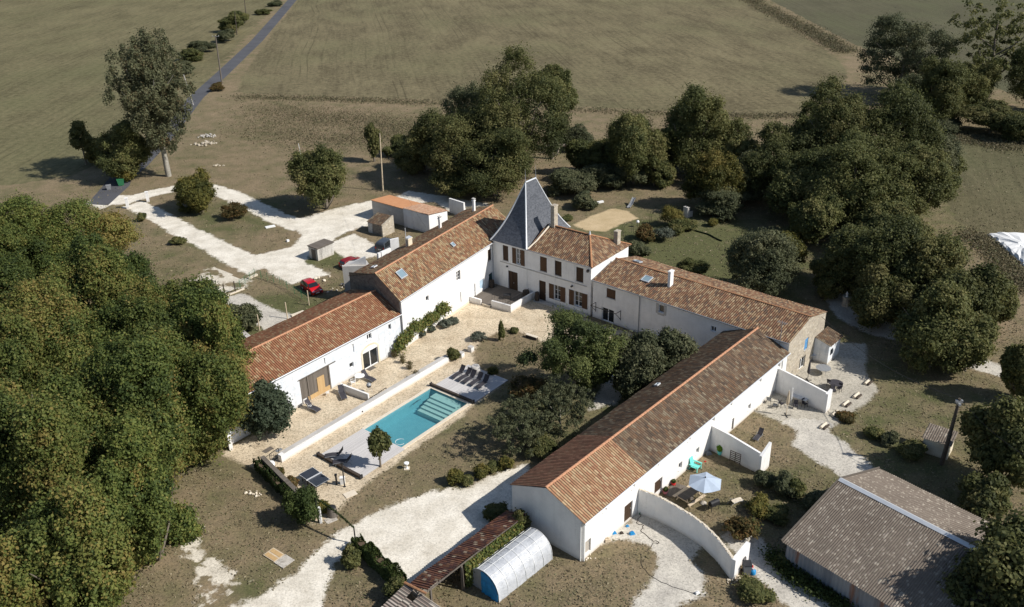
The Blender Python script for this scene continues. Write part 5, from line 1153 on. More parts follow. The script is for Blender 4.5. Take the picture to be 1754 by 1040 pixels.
# ================================================================== SOUTH SIDE
def polywall(name, label, pts, hs, th, mat='white', coping=None, crumb=False):
    t = thing(name, label, 'wall', pts[0], 0); P = [Vector((p[0], p[1], 0))-Vector((pts[0][0], pts[0][1], 0)) for p in pts]; q = MB(); m = len(P); A = []; B = []
    for i in range(m):
        d = (P[min(i+1, m-1)]-P[max(i-1, 0)]).normalized(); n_ = Vector((d.y, -d.x, 0))*th; A.append(P[i]); B.append(P[i]-n_)
    for i in range(m-1):
        a, b, c, d = A[i], A[i+1], B[i+1], B[i]; h0, h1 = hs[i], hs[i+1]
        q.face([a, b, b+Vector((0, 0, h1)), a+Vector((0, 0, h0))]); q.face([c, d, d+Vector((0, 0, h0)), c+Vector((0, 0, h1))])
        q.face([a+Vector((0, 0, h0)), b+Vector((0, 0, h1)), c+Vector((0, 0, h1)), d+Vector((0, 0, h0))])
    q.face([A[0], A[0]+Vector((0, 0, hs[0])), B[0]+Vector((0, 0, hs[0])), B[0]]); q.face([A[-1], B[-1], B[-1]+Vector((0, 0, hs[-1])), A[-1]+Vector((0, 0, hs[-1]))]); q.build('wall', mat, t)
    if crumb:
        q = MB(); rg = random.Random(4)
        for i in range(m-1):
            a, b, c, d = A[i], A[i+1], B[i+1], B[i]; n2 = int((b-a).length/.18)
            for j in range(n2):
                u_ = (j+.5)/n2; z = hs[i]+(hs[i+1]-hs[i])*u_; p = a+(b-a)*u_; r_ = d+(c-d)*u_; c2 = (p+r_)/2+Vector((0, 0, z+.01)); s_ = rg.uniform(.05, .1)
                M_ = Matrix.Translation(c2) @ Matrix.Rotation(rg.uniform(0, 3), 4, 'Z'); q.box(-s_, s_, -th*.5, th*.5, 0, rg.uniform(.03, .08), M_)
        q.build('rubble_top', 'coping', t)
    return t
C = lambda x, y: FC.w(x, y)
w1 = polywall('courtyard_wall', 'tall curved white garden wall with a crumbly top running from the front doors', [C(7.82, -.04), C(8.08, -1.6), C(8.1, -3.3), C(7.97, -5), C(7.72, -6.4), C(7.1, -8), C(6.45, -9.1), C(5.93, -10.0)], [2.55, 2.5, 2.4, 2.3, 2.2, 2.1, 2.05, 2.0], .24, 'whiteC', crumb=True)
ne = thing('niche_wall', 'white end wall with an arched niche closing the curved garden wall', 'wall', C(5.9, -10.02), RZ(41.95-2))
q = MB(); fn = lambda s_, d_, z_: (s_, -.35+d_, z_); WN = 2.5; n_ = 10; ax, ar, ah = 1.55, .5, .75
arc = [(ax+ar*math.cos(PI*i/n_), ah+ar*math.sin(PI*i/n_)) for i in range(n_+1)]
q.face([(0, -.35, 0), (ax-ar, -.35, 0), (ax-ar, -.35, ah), (ax-ar, -.35, 2.0), (0, -.35, 2.0)]); q.face([(ax+ar, -.35, 0), (WN, -.35, 0), (WN, -.35, 2.05), (ax+ar, -.35, 2.0), (ax+ar, -.35, ah)])
for i in range(n_): q.face([(arc[i][0], -.35, arc[i][1]), (arc[i][0], -.35, 2.0), (arc[i+1][0], -.35, 2.0), (arc[i+1][0], -.35, arc[i+1][1])]); q.face([(arc[i][0], -.35, arc[i][1]), (arc[i+1][0], -.35, arc[i+1][1]), (arc[i+1][0], -.08, arc[i+1][1]), (arc[i][0], -.08, arc[i][1])])
q.face([(ax-ar, -.35, 0), (ax-ar, -.08, 0), (ax-ar, -.08, ah), (ax-ar, -.35, ah)]); q.face([(ax+ar, -.35, 0), (ax+ar, -.35, ah), (ax+ar, -.08, ah), (ax+ar, -.08, 0)]); q.face([(0, -.08, 0), (WN, -.08, 0), (WN, -.08, 2.03), (0, -.08, 2.03)])
q.face([(0, 0, 0), (0, -.35, 0), (0, -.35, 2.0), (0, 0, 2.0)]); q.face([(WN, 0, 0), (0, 0, 0), (0, 0, 2.0), (WN, 0, 2.05)]); q.face([(WN, -.35, 0), (WN, 0, 0), (WN, 0, 2.05), (WN, -.35, 2.05)]); q.face([(0, -.35, 2.0), (ax-ar, -.35, 2.0), (ax+ar, -.35, 2.0), (WN, -.35, 2.05), (WN, 0, 2.05), (0, 0, 2.0)])
q.build('wall', 'white', ne)
w2_ = polywall('courtyard_wall', 'white garden wall with the shuttered trellis between parasol garden and rough grass', [C(20.0, -.04), C(19.9, -2), C(19.6, -5.3)], [2.75, 2.6, 2.2], .22, 'whiteC')
t = thing('wall_return', 'bright white raked wall end next to the green bush by the parasol garden', 'wall', C(19.35, -5.34), RZ(41.95)); q = MB(); q.mesh([(0, 0, 0), (1.75, 0, 0), (1.75, -.25, 0), (0, -.25, 0), (0, 0, 2.15), (1.75, 0, 2.75), (1.75, -.25, 2.75), (0, -.25, 2.15)], [(0, 1, 5, 4), (1, 2, 6, 5), (2, 3, 7, 6), (3, 0, 4, 7), (4, 5, 6, 7)]); q.build('wall', 'white', t)
w3_ = polywall('courtyard_wall', 'white garden wall between the small patio and the round table gravel', [C(33.45, -.04), C(33.4, -2.5), C(33.1, -5.45)], [2.95, 2.6, 2.3], .22, 'whiteC')
t = thing('wall_return', 'narrow bright white wall end at the gravel patio beside the closed wooden parasol', 'wall', C(32.95, -5.48), RZ(41.95)); q = MB(); q.mesh([(0, 0, 0), (1.05, 0, 0), (1.05, -.28, 0), (0, -.28, 0), (0, 0, 2.25), (1.05, 0, 2.35), (1.05, -.28, 2.35), (0, -.28, 2.25)], [(0, 1, 5, 4), (1, 2, 6, 5), (2, 3, 7, 6), (3, 0, 4, 7), (4, 5, 6, 7)]); q.build('wall', 'white', t)
# parasol over the picnic table
pp = G(1204.5, 862); t = thing('open_parasol', 'open pale blue grey parasol above the picnic table', 'parasol', pp); R_ = 1.55; q = MB(); n_ = 6; zt, ze_ = 2.75, 2.25
for i in range(n_):
    a0, a1 = 2*PI*i/n_+.25, 2*PI*(i+1)/n_+.25
    for j in range(6):
        f0, f1 = j/6, (j+1)/6; P = []
        for f, a in ((f0, a0), (f1, a0), (f1, a1), (f0, a1)): P.append((R_*f*math.cos(a), R_*f*math.sin(a), zt+(ze_-zt)*f**1.25))
        mid0 = (R_*f0*.5*(math.cos(a0)+math.cos(a1)), R_*f0*.5*(math.sin(a0)+math.sin(a1)), zt+(ze_-zt)*f0**1.25-.06*f0); mid1 = (R_*f1*.5*(math.cos(a0)+math.cos(a1)), R_*f1*.5*(math.sin(a0)+math.sin(a1)), zt+(ze_-zt)*f1**1.25-.06*f1)
        q.face([P[0], P[1], mid1, mid0]); q.face([mid0, mid1, P[2], P[3]])
q.build('canopy', 'bluegrey', t); q = MB(); q.tube([(0, 0, 0), (0, 0, 2.85)], .025, 8); q.build('pole', 'palewood', t); q = MB(); q.lathe([(.3, 0), (.3, .06), (.06, .12)], n=14); q.build('base', 'conc', t); q = MB(); q.lathe([(.06, 2.76), (.07, 2.83), (0, 2.9)], n=8); q.build('finial', 'steel', t)
# picnic table: axis along photo points
a_, b_ = G(1172, 851, .75), G(1196, 835, .75); d = (b_-a_).normalized(); t = thing('picnic_table', 'weathered wooden picnic table with benches beneath the parasol', 'picnic table', G(1180, 856), math.atan2(d.y, d.x))
q = MB(); [q.box(-1.1, 1.1, y_, y_+.13, .72, .76) for y_ in (-.42, -.28, -.14, 0, .14, .28)]; q.build('table_top', 'grwood', t)
for s_ in (-1, 1): q = MB(); q.box(-1.1, 1.1, s_*.85-.14, s_*.85+.14, .42, .46); q.build('bench', 'palewood', t)
for x_ in (-.8, .8): q = MB(); q.bar((x_, -.9, .42), (x_, .9, .42), .05, .1); q.bar((x_, -.35, .72), (x_, -.75, 0), .05, .09); q.bar((x_, .35, .72), (x_, .75, 0), .05, .09); q.build('trestle', 'palewood', t)
q = MB(); q.prism([(0, 0), (2.4, .1), (2.3, 1.9), (.2, 2.1)], .014, .05); o = q.build('paving', 'grwood'); o.location = G(1140, 850); o.rotation_euler = (0, 0, RZ(41.95)-1.2); tag(o, 'dark paving slab area between the front door and the picnic table', 'paving')
# adirondack style chair, turquoise
t = thing('plastic_armchair', 'turquoise plastic armchair against the white wall near the parasol', 'chair', G(1191, 804), math.radians(-38)); q = MB(); q.box(-.35, .35, -.35, .35, .32, .38); q.build('seat', 'turq', t)
q = MB(); q.mesh([(-.3, -.32, .36), (-.3, .32, .36), (-.52, .28, 1.15), (-.52, -.28, 1.15), (-.35, -.32, .36), (-.35, .32, .36), (-.58, .28, 1.15), (-.58, -.28, 1.15)], [(0, 1, 2, 3), (7, 6, 5, 4), (0, 4, 5, 1), (2, 6, 7, 3), (0, 3, 7, 4), (1, 5, 6, 2)]); q.build('backrest', 'turq', t)
for s_ in (-1, 1): q = MB(); q.box(-.45, .42, s_*.42-.07, s_*.42+.07, .58, .63); q.build('armrest', 'turq', t); q = MB(); q.bar((.36, s_*.4, 0), (.34, s_*.4, .58), .1, .06); q.build('leg', 'turq', t); q = MB(); q.bar((-.5, s_*.36, 0), (-.25, s_*.36, .58), .08, .06); q.build('leg', 'turq', t)
LW = dup(LG, G(1271, 858), math.radians(205), 'pale curved garden lounger alone on the grass beyond the parasol', .8)
for ch in LW.children:
    if ch.name.split('.')[0] in ('seat', 'backrest'): ch.data = ch.data.copy(); ch.data.materials[0] = MT['coping']
dup(LG, G(1293, 757), math.radians(52), 'dark lounger alone on the grass behind the trellis wall', .8)
def flat(nm, px, sx, sy, sz, mat, rz, lb, cat, z=0.012, bev=0):
    q = MB(); q.box(-sx, sx, -sy, sy, 0, sz); o = q.build(nm, mat, bevel=bev); p = G(*px); o.location = (p.x, p.y, z); o.rotation_euler = (0, 0, rz); return tag(o, lb, cat)
# trellis leaning on the wall
p = C(19.25, -3.1); t = thing('trellis_panel', 'dark slatted trellis panel hung on the white garden wall', 'trellis', (p.x, p.y, 0), RZ(131.95)); q = MB(); [q.box(-.55, .55, -.05, -.02, z_, z_+.07) for z_ in (.5, .7, .9, 1.1, 1.3, 1.5)]; q.build('slats', 'darkwood', t); q = MB(); [q.box(x_, x_+.06, -.08, -.05, .42, 1.6) for x_ in (-.55, -.03, .49)]; q.build('frame', 'darkwood', t)
def pot(px, r, h, lb, mat, lmat, seed, nm='potted_plant', lr=1.2, lh=1.2, lf=.12, n=500, z=0):
    t = thing(nm, lb, 'plant', G(*px)); q = MB(); q.lathe([(r*.7, 0), (r, h), (r*.86, h), (0, h-.04)], n=14); q.build('pot', mat, t)
    rs = np.random.RandomState(seed); d = rs.normal(size=(n, 3)); d /= np.linalg.norm(d, axis=1)[:, None]; P = d*rs.uniform(.5, 1, n)[:, None]*np.array([r*lr, r*lr, lh*r]); P[:, 2] += h+lh*r*.8
    me = leafmesh('foliage', P, d+rs.normal(size=d.shape)*.5, lf, rs.uniform(0, 1, n), rs, lmat); o = bpy.data.objects.new('foliage', me); col.objects.link(o); o.parent = t; return t
MT['leafmid'] = m_leaf('mid_green_leaf', [(.035, .055, .014), (.06, .085, .022), (.10, .125, .035)])
MT['leaflime'] = m_leaf('lime_leaf_blades', [(.12, .24, .02), (.2, .36, .03), (.3, .46, .06)])
pot((1233, 778), .3, .42, 'lime green potted plant in a pale pot by the trellis wall', 'turq', 'leaflime', 3)
pot((1139.5, 845), .25, .3, 'pink pot of flowers on the ground right of the front door', plain('pink_pot', (.6, .2, .22)), 'leafmid', 5, lr=1, lh=.8, n=150); pot((1153.5, 831), .22, .3, 'red potted flower beside the white wall below the middle window', 'redp', 'leafmid', 6, lr=1, lh=.8, n=150)
# dark barbecue, bins and toys
t = thing('barbecue_cart', 'black barbecue cart on the bare patch beyond the picnic table', 'barbecue', G(1222, 873), .5); q = MB(); q.box(-.45, .45, -.25, .25, .55, .75); q.build('fire_box', 'black', t); q = MB(); q.tube([(-.45, 0, .78), (.45, 0, .78)], .24, 12); q.build('lid', 'black', t)
for x_ in (-.4, .4):
    for y_ in (-.2, .2): q = MB(); q.bar((x_, y_, 0), (x_, y_, .55), .04); q.build('leg', 'black', t)
t = thing('rubbish_bin', 'dark grey wheeled bin standing in the arched wall niche', 'bin', C(7.25, -10.75)); q = MB(); q.mesh([(-.24, -.26, .05), (.24, -.26, .05), (.24, .26, .05), (-.24, .26, .05), (-.3, -.33, 1.0), (.3, -.33, 1.0), (.3, .33, 1.0), (-.3, .33, 1.0)], [(0, 1, 5, 4), (1, 2, 6, 5), (2, 3, 7, 6), (3, 0, 4, 7), (3, 2, 1, 0)]); q.build('body', plain('grey_bin_plastic', (.16, .17, .18)), t); q = MB(); q.box(-.33, .33, -.36, .36, 1.0, 1.06); q.build('lid', 'steel', t)
for s_ in (-1, 1): q = MB(); q.tube([(s_*.26, .3, .1), (s_*.32, .3, .1)], .1, 12); q.build('wheel', 'black', t)
def bottle(px, r, h, mat, lb, nm='gas_bottle', cat='bottle'):
    t = thing(nm, lb, cat, G(*px)); q = MB(); q.lathe([(r*.85, 0), (r, .06), (r, h*.75), (r*.5, h*.95), (r*.3, h)], n=14); q.build('body', mat, t); q = MB(); q.lathe([(r*.35, h), (r*.35, h+.1)], n=10); q.build('valve', 'zinc', t)
bottle((1285, 977), .22, .6, 'redp', 'red gas bottle beside the grey wheeled bin'); bottle((1289, 983), .25, .45, 'bluep', 'squat blue container beside the red gas bottle', 'container', 'container')
def rocks(label, px, n, s, seed, sp=.6, mat='coping', nm='rubble_heap'):
    rg = random.Random(seed); q = MB()
    for i in range(n):
        r_ = s*rg.uniform(.5, 1.2); x, y = rg.gauss(0, sp), rg.gauss(0, sp*.6); M_ = Matrix.Translation((x, y, max(0, r_*.3+.12*sp*(1-abs(x)/sp)))) @ Matrix.Rotation(rg.uniform(0, 6), 4, Vector((rg.random(), rg.random(), 1)).normalized())
        V = [M_ @ Vector((a*r_*rg.uniform(.7, 1.1), b*r_*rg.uniform(.7, 1.1), c*r_*rg.uniform(.5, .8))) for a, b, c in ((1, 0, 0), (.3, .9, 0), (-.8, .6, 0), (-.8, -.6, 0), (.3, -.9, 0), (0, 0, 1), (0, 0, -1), (.6, .3, .7), (-.4, .4, .8))]
        q.mesh(V, [(0, 1, 7), (1, 2, 8), (1, 8, 7), (2, 3, 8), (3, 4, 5), (3, 5, 8), (4, 0, 5), (0, 7, 5), (7, 8, 5), (1, 0, 6), (2, 1, 6), (3, 2, 6), (4, 3, 6), (0, 4, 6)])
    o = q.build(nm, mat); o.location = G(*px); tag(o, label, 'rubble', kind='stuff'); return o
rocks('small heap of pale stones at the foot of the niche wall', (1261, 990), 26, .13, 5, .35)
rocks('pale stones and planks beside the drain at the white house corner', (1008, 955), 8, .12, 6, .3)
rocks('large heap of pale rubble at the field edge near the tall tree', (352, 247), 40, .38, 7, 1.2, 'stone')
rocks('low heap of grey rubble just above the pale heap', (354, 234), 30, .32, 8, 1.2, 'grey')
rocks('few pale blocks on the grass above the round tree', (368, 285), 6, .28, 9, .5)
rocks('scattered white stones in the dry grass below the barn end', (431, 847), 12, .16, 10, .5)
rocks('scattered pale stones under the tall wing by the red car', (595, 492), 16, .25, 12, 1.5)
rocks('row of stones along the gravel beside the red car', (548, 478), 9, .28, 13, 1.0)
rocks('white stones by the round stone planter', (1252, 995), 10, .1, 11, .3)
def smallbox(px, s, mat, lb, nm='toy', rz=.3, cat='toy', sh=None):
    t = thing(nm, lb, cat, G(*px), rz); q = MB(); q.mesh([(-s, -s*.6, 0), (s, -s*.6, 0), (s, s*.6, 0), (-s, s*.6, 0), (-s*.8, -s*.5, s), (s*.6, -s*.5, s*.8), (s*.6, s*.5, s*.8), (-s*.8, s*.5, s)], [(0, 1, 5, 4), (1, 2, 6, 5), (2, 3, 7, 6), (3, 0, 4, 7), (4, 5, 6, 7), (3, 2, 1, 0)]); q.build('body', mat, t)
    q = MB(); q.tube([(-s*.5, 0, s*.9), (-s*.2, 0, s*1.5), (s*.3, 0, s*.9)], s*.12, 6); q.build('handle', mat, t)
smallbox((1052, 914), .22, 'bluep', 'blue plastic tub by the wall left of the doorway'); smallbox((1065, 914), .18, 'darkwood', 'dark crate by the white wall left of the doorway'); smallbox((1041, 927), .3, 'palewood', 'pale cardboard box against the long white wall'); smallbox((1075, 902), .15, 'bluep', 'small blue toy close to the dark doorway'); smallbox((1083, 915), .25, 'bluep', 'flat blue toy lying out on the gravel'); smallbox((1030, 934), .1, 'coping', 'small pale stone pot on the grass by the wall', 'pot', cat='pot')
smallbox((1099, 879), .28, 'plgreen', 'green hose box in the corner of the curved wall', 'hose_box', cat='box'); smallbox((1111, 881), .25, 'yel', 'yellow watering can by the curved wall', 'watering_can', cat='watering can'); smallbox((1208, 791), .1, 'redp', 'small red toy on the grass near the turquoise armchair'); smallbox((1214, 778), .3, 'zincd', 'grey bucket heap at the corner of the trellis wall', 'bucket', cat='bucket'); smallbox((1125, 843), .25, 'steel', 'dark sack on the front door step', 'sack', cat='sack'); smallbox((1195, 1017), .2, 'plw', 'white watering can on the gravel at the bottom edge', 'watering_can', cat='watering can'); smallbox((1297, 800), .3, 'teal', 'dark teal bucket by the raked white wall end', 'bucket', cat='bucket')
# bicycle by the wall
t = thing('bicycle', 'small dark bicycle leaning against the curved wall', 'bicycle', G(1120, 884), math.radians(-60))
for x_ in (-.42, .42): q = MB(); q.tube([(x_+.27*math.cos(i*PI/8), 0, .28+.27*math.sin(i*PI/8)) for i in range(17)], .022, 6, caps=False); q.build('wheel', 'black', t)
q = MB(); q.tube([(-.42, 0, .28), (-.15, 0, .65), (.3, 0, .68), (.42, 0, .28)], .02, 6); q.tube([(-.15, 0, .65), (.0, 0, .28), (.3, 0, .68)], .02, 6); q.tube([(-.42, 0, .28), (0, 0, .28)], .015, 6); q.build('frame', 'redp', t); q = MB(); q.bar((.3, -.22, .85), (.3, .22, .85), .03); q.bar((.3, 0, .66), (.3, 0, .85), .03); q.build('handlebar', 'black', t); q = MB(); q.box(-.28, -.05, -.06, .06, .72, .77); q.build('saddle', 'black', t)
t = thing('garden_tap', 'green hose tap on a stand in front of the curved wall', 'tap', G(1157, 902)); q = MB(); q.tube([(0, 0, 0), (0, 0, .7)], .03, 6); q.build('stand', 'plgreen', t); q = MB(); q.tube([(-.25, 0, .7), (.25, 0, .75)], .05, 6); q.build('reel', 'plgreen', t)
def cable(label, px, r, mat, nm='garden_hose', cat='hose', z=.03):
    q = MB(); P = []
    for i in range(len(px)-1):
        a, b = G(*px[i]), G(*px[i+1]); P += [a+(b-a)*j/4 for j in range(4)]
    P.append(G(*px[-1])); P = [(p.x+.05*math.sin(i*1.7), p.y+.05*math.cos(i*2.3), z) for i, p in enumerate(P)]; q.tube(P, r, 6); return tag(q.build(nm, mat), label, cat)
cable('dark garden hose curling over the gravel in front of the curved wall', [(1098, 882), (1092, 892), (1091, 898), (1102, 900), (1101, 906), (1097, 909), (1110, 920), (1118, 927), (1128, 928), (1128, 932), (1120, 930), (1108, 946)], .025, 'darkwood'); cable('long black cable running down the gravel to the bottom edge', [(1097, 950), (1100, 972), (1118, 990), (1150, 1005), (1200, 1020)], .018, 'black', 'power_cable', 'cable'); cable('thin dark hose on the patio gravel behind the narrow wall end', [(1409, 700), (1418, 705), (1424, 715), (1434, 720)], .02, 'black')
# stone planters
# small patio by W3
def closed_parasol(px, h, mat, lb, polem='palewood', base=True, r=.16):
    t = thing('closed_parasol', lb, 'parasol', G(*px)); q = MB(); q.tube([(0, 0, 0), (0, 0, h)], .03, 8); q.build('pole', polem, t); q = MB(); q.lathe([(.05, h+.02), (r*.6, h-.3), (r, h-1.2), (r*.8, h-1.55), (.04, h-1.6)], n=9); q.build('canopy', mat, t)
    if base: q = MB(); q.bar((-.45, 0, .04), (.45, 0, .04), .08, .06); q.bar((0, -.45, .045), (0, .45, .045), .08, .06); q.build('cross_base', 'steel', t)
closed_parasol((1346.5, 712), 2.9, 'palewood', 'closed beige parasol on a cross foot in the small patio'); closed_parasol((1383, 652), 2.5, 'charcoal', 'closed dark parasol standing behind the patio garden wall', 'steel')
closed_parasol((1354.5, 692), 1.9, 'plw', 'thin white closed sunshade leaning near the patio table', 'pvc', False, .08)
t = thing('patio_table', 'grey rectangular table in the shade of the patio wall', 'table', G(1369, 690), RZ(131)); q = MB(); q.box(-.85, .85, -.45, .45, .7, .74); q.build('table_top', 'zinc', t)
for x_ in (-.75, .75):
    for y_ in (-.38, .38): q = MB(); q.bar((x_, y_, 0), (x_, y_, .7), .05); q.build('leg', 'zincd', t)
for i, (px, rz, lb) in enumerate((((1316, 690), 70, 'steel framed chair by the low window of the patio'), ((1327, 699), 150, 'steel framed chair out on the patio left of the parasol foot'), ((1338, 697), 20, 'dark chair just left of the closed beige parasol'), ((1362, 700), 250, 'dark chair at the near side of the grey patio table'), ((1378, 697), 300, 'dark chair at the wall end of the grey patio table'))): chair(px, rz, lb, 'charcoal' if i > 1 else 'zincd', 'steel', True, .95, 'chairs on the small patio')
round_table((1430, 666), .75, .74, 'dark round table on the gravel beyond the patio wall', 'charcoal', 'steel'); round_table((1386, 614), .85, .74, 'pale round table in the shade by the stone gable', 'zinc', 'zincd'); round_table((1409, 640), .8, .74, 'grey round table in the tree shade on the gravel', 'zincd', 'zincd')
chair((1421, 661), 40, 'dark chair left of the sunlit round table', 'charcoal', 'steel'); chair((1436, 671), 220, 'dark chair below the sunlit round table', 'charcoal', 'steel'); chair((1427, 674), 270, 'dark stool at the foot of the sunlit round table', 'charcoal', 'steel', False)
for i, (px, lb) in enumerate((((1487, 657), 'split log seat farthest along the gravel edge'), ((1468, 680), 'split log seat second from the far end of the gravel edge'), ((1450, 694), 'split log seat in the middle of the gravel edge'), ((1432, 711), 'split log seat second from the near end of the gravel edge'), ((1412, 732), 'split log seat nearest the limestone path'))):
    t = thing('log_bench', lb, 'log bench', G(*px), RZ(45), 'log seats along the gravel edge')
    q = MB(); q.tube([(-.55, .14, .17), (.55, .14, .17)], .15, 10); q.build('log', 'coping', t); q = MB(); q.tube([(-.5, -.2, .13), (.5, -.2, .13)], .11, 10); q.build('log', 'darkwood', t)
rail('long dark beam rail along the top of the patio garden wall', (1362, 656), (1418, 686), 1.0, 'wooden_rail', nb=2)
# stone well with a statue
t = thing('stone_pedestal', 'pale stone pedestal with a small white figure under the trees beyond the east wing', 'pedestal', G(1448, 524)); q = MB(); q.lathe([(.5, 0), (.42, .6), (.48, 1.1), (.5, 1.3)], n=9, smooth=False); q.build('pedestal', 'stone', t)
q = MB(); q.lathe([(.16, 1.3), (.12, 1.5), (.18, 1.7), (.1, 1.85), (.12, 1.95), (0, 2.05)], n=10); q.build('figure', 'plw', t)
# leaning power pole, wires
def upole(px, top, r0, r1, mat, lb, h=None, lean=None, arm=True, nm='power_pole'):
    g = G(*px); h = h or HT(px[0], px[1], top[1]); tp = G(top[0], top[1], h) if lean is None else g+lean; t = thing(nm, lb, 'power pole', g); q = MB(); rel = Vector((tp.x-g.x, tp.y-g.y, h)); q.tube([(0, 0, 0), rel*.5, rel], [r0, (r0+r1)/2, r1], 10); q.build('pole', mat, t)
    if arm: q = MB(); q.bar(rel+Vector((-.9, .1, -.15)), rel+Vector((.9, -.1, -.15)), .1); q.build('cross_arm', 'zincd', t); 
    if arm:
        for x_ in (-.8, 0, .8): q = MB(); q.lathe([(.06, 0), (.09, .1), (.04, .25)], rel+Vector((x_, 0, -.1)), 8); q.build('insulator', 'conc', t)
    return t, g+rel
tp_, top1 = upole((1613, 795), (1644, 683), .22, .13, 'polew', 'leaning dark wooden power pole in front of the little hut', h=7.6, arm=False)
q = MB(); q.box(-.3, .3, -.12, .12, 7.2, 7.45); q.box(-.1, .1, -.3, .3, 7.0, 7.2); o = q.build('insulator_bracket', 'zincd', tp_); o.location = top1-Vector((*tp_.location.xy, 7.6))
def wire(a, b, sag, label, r=.018):
    q = MB(); q.tube([tuple(Vector(a).lerp(Vector(b), i/16)-Vector((0, 0, sag*4*(i/16)*(1-i/16)))) for i in range(17)], r, 5); return tag(q.build('power_line', 'black'), label, 'power line')
wire(top1, FE.w(LE-.3, WE-1, 5.0)+Vector((0, 0, .1)), 1.2, 'power line sagging from the leaning pole towards the stone gable', .022); wire(top1, G(1790, 800, 6.5), .6, 'power line from the leaning pole to the right edge', .018)
pA, tA = upole((380.3, 143.7), (369, 61.6), .2, .14, 'grwood', 'tall power pole with a cross arm beside the country road'); pB, tB = upole((331, 180), (314.5, 128), .14, .1, 'concp', 'slim power pole between the tall tree and the road', arm=False); pC, tC = upole((406, 60), (402, 19), .16, .1, 'polew', 'brown power pole in the bushes left of the road', arm=False); pD, tD = upole((423, 36), (418, -4), .18, .12, 'polew', 'farthest brown power pole at the top edge', arm=False)
pE, tE = upole((656, 327), (650.5, 228), .14, .08, 'palewood', 'thin pale pole standing alone behind the orange roofed garage', arm=False); pF, tF = upole((515, 265), (511, 246), .05, .05, 'plw', 'short white marker pole beside the dark round tree', arm=False, nm='marker_pole')
wire(tE, FB.w(14, 6, 9.3), 1.5, 'thin wire from the pale pole to the tall wing roof', .010)
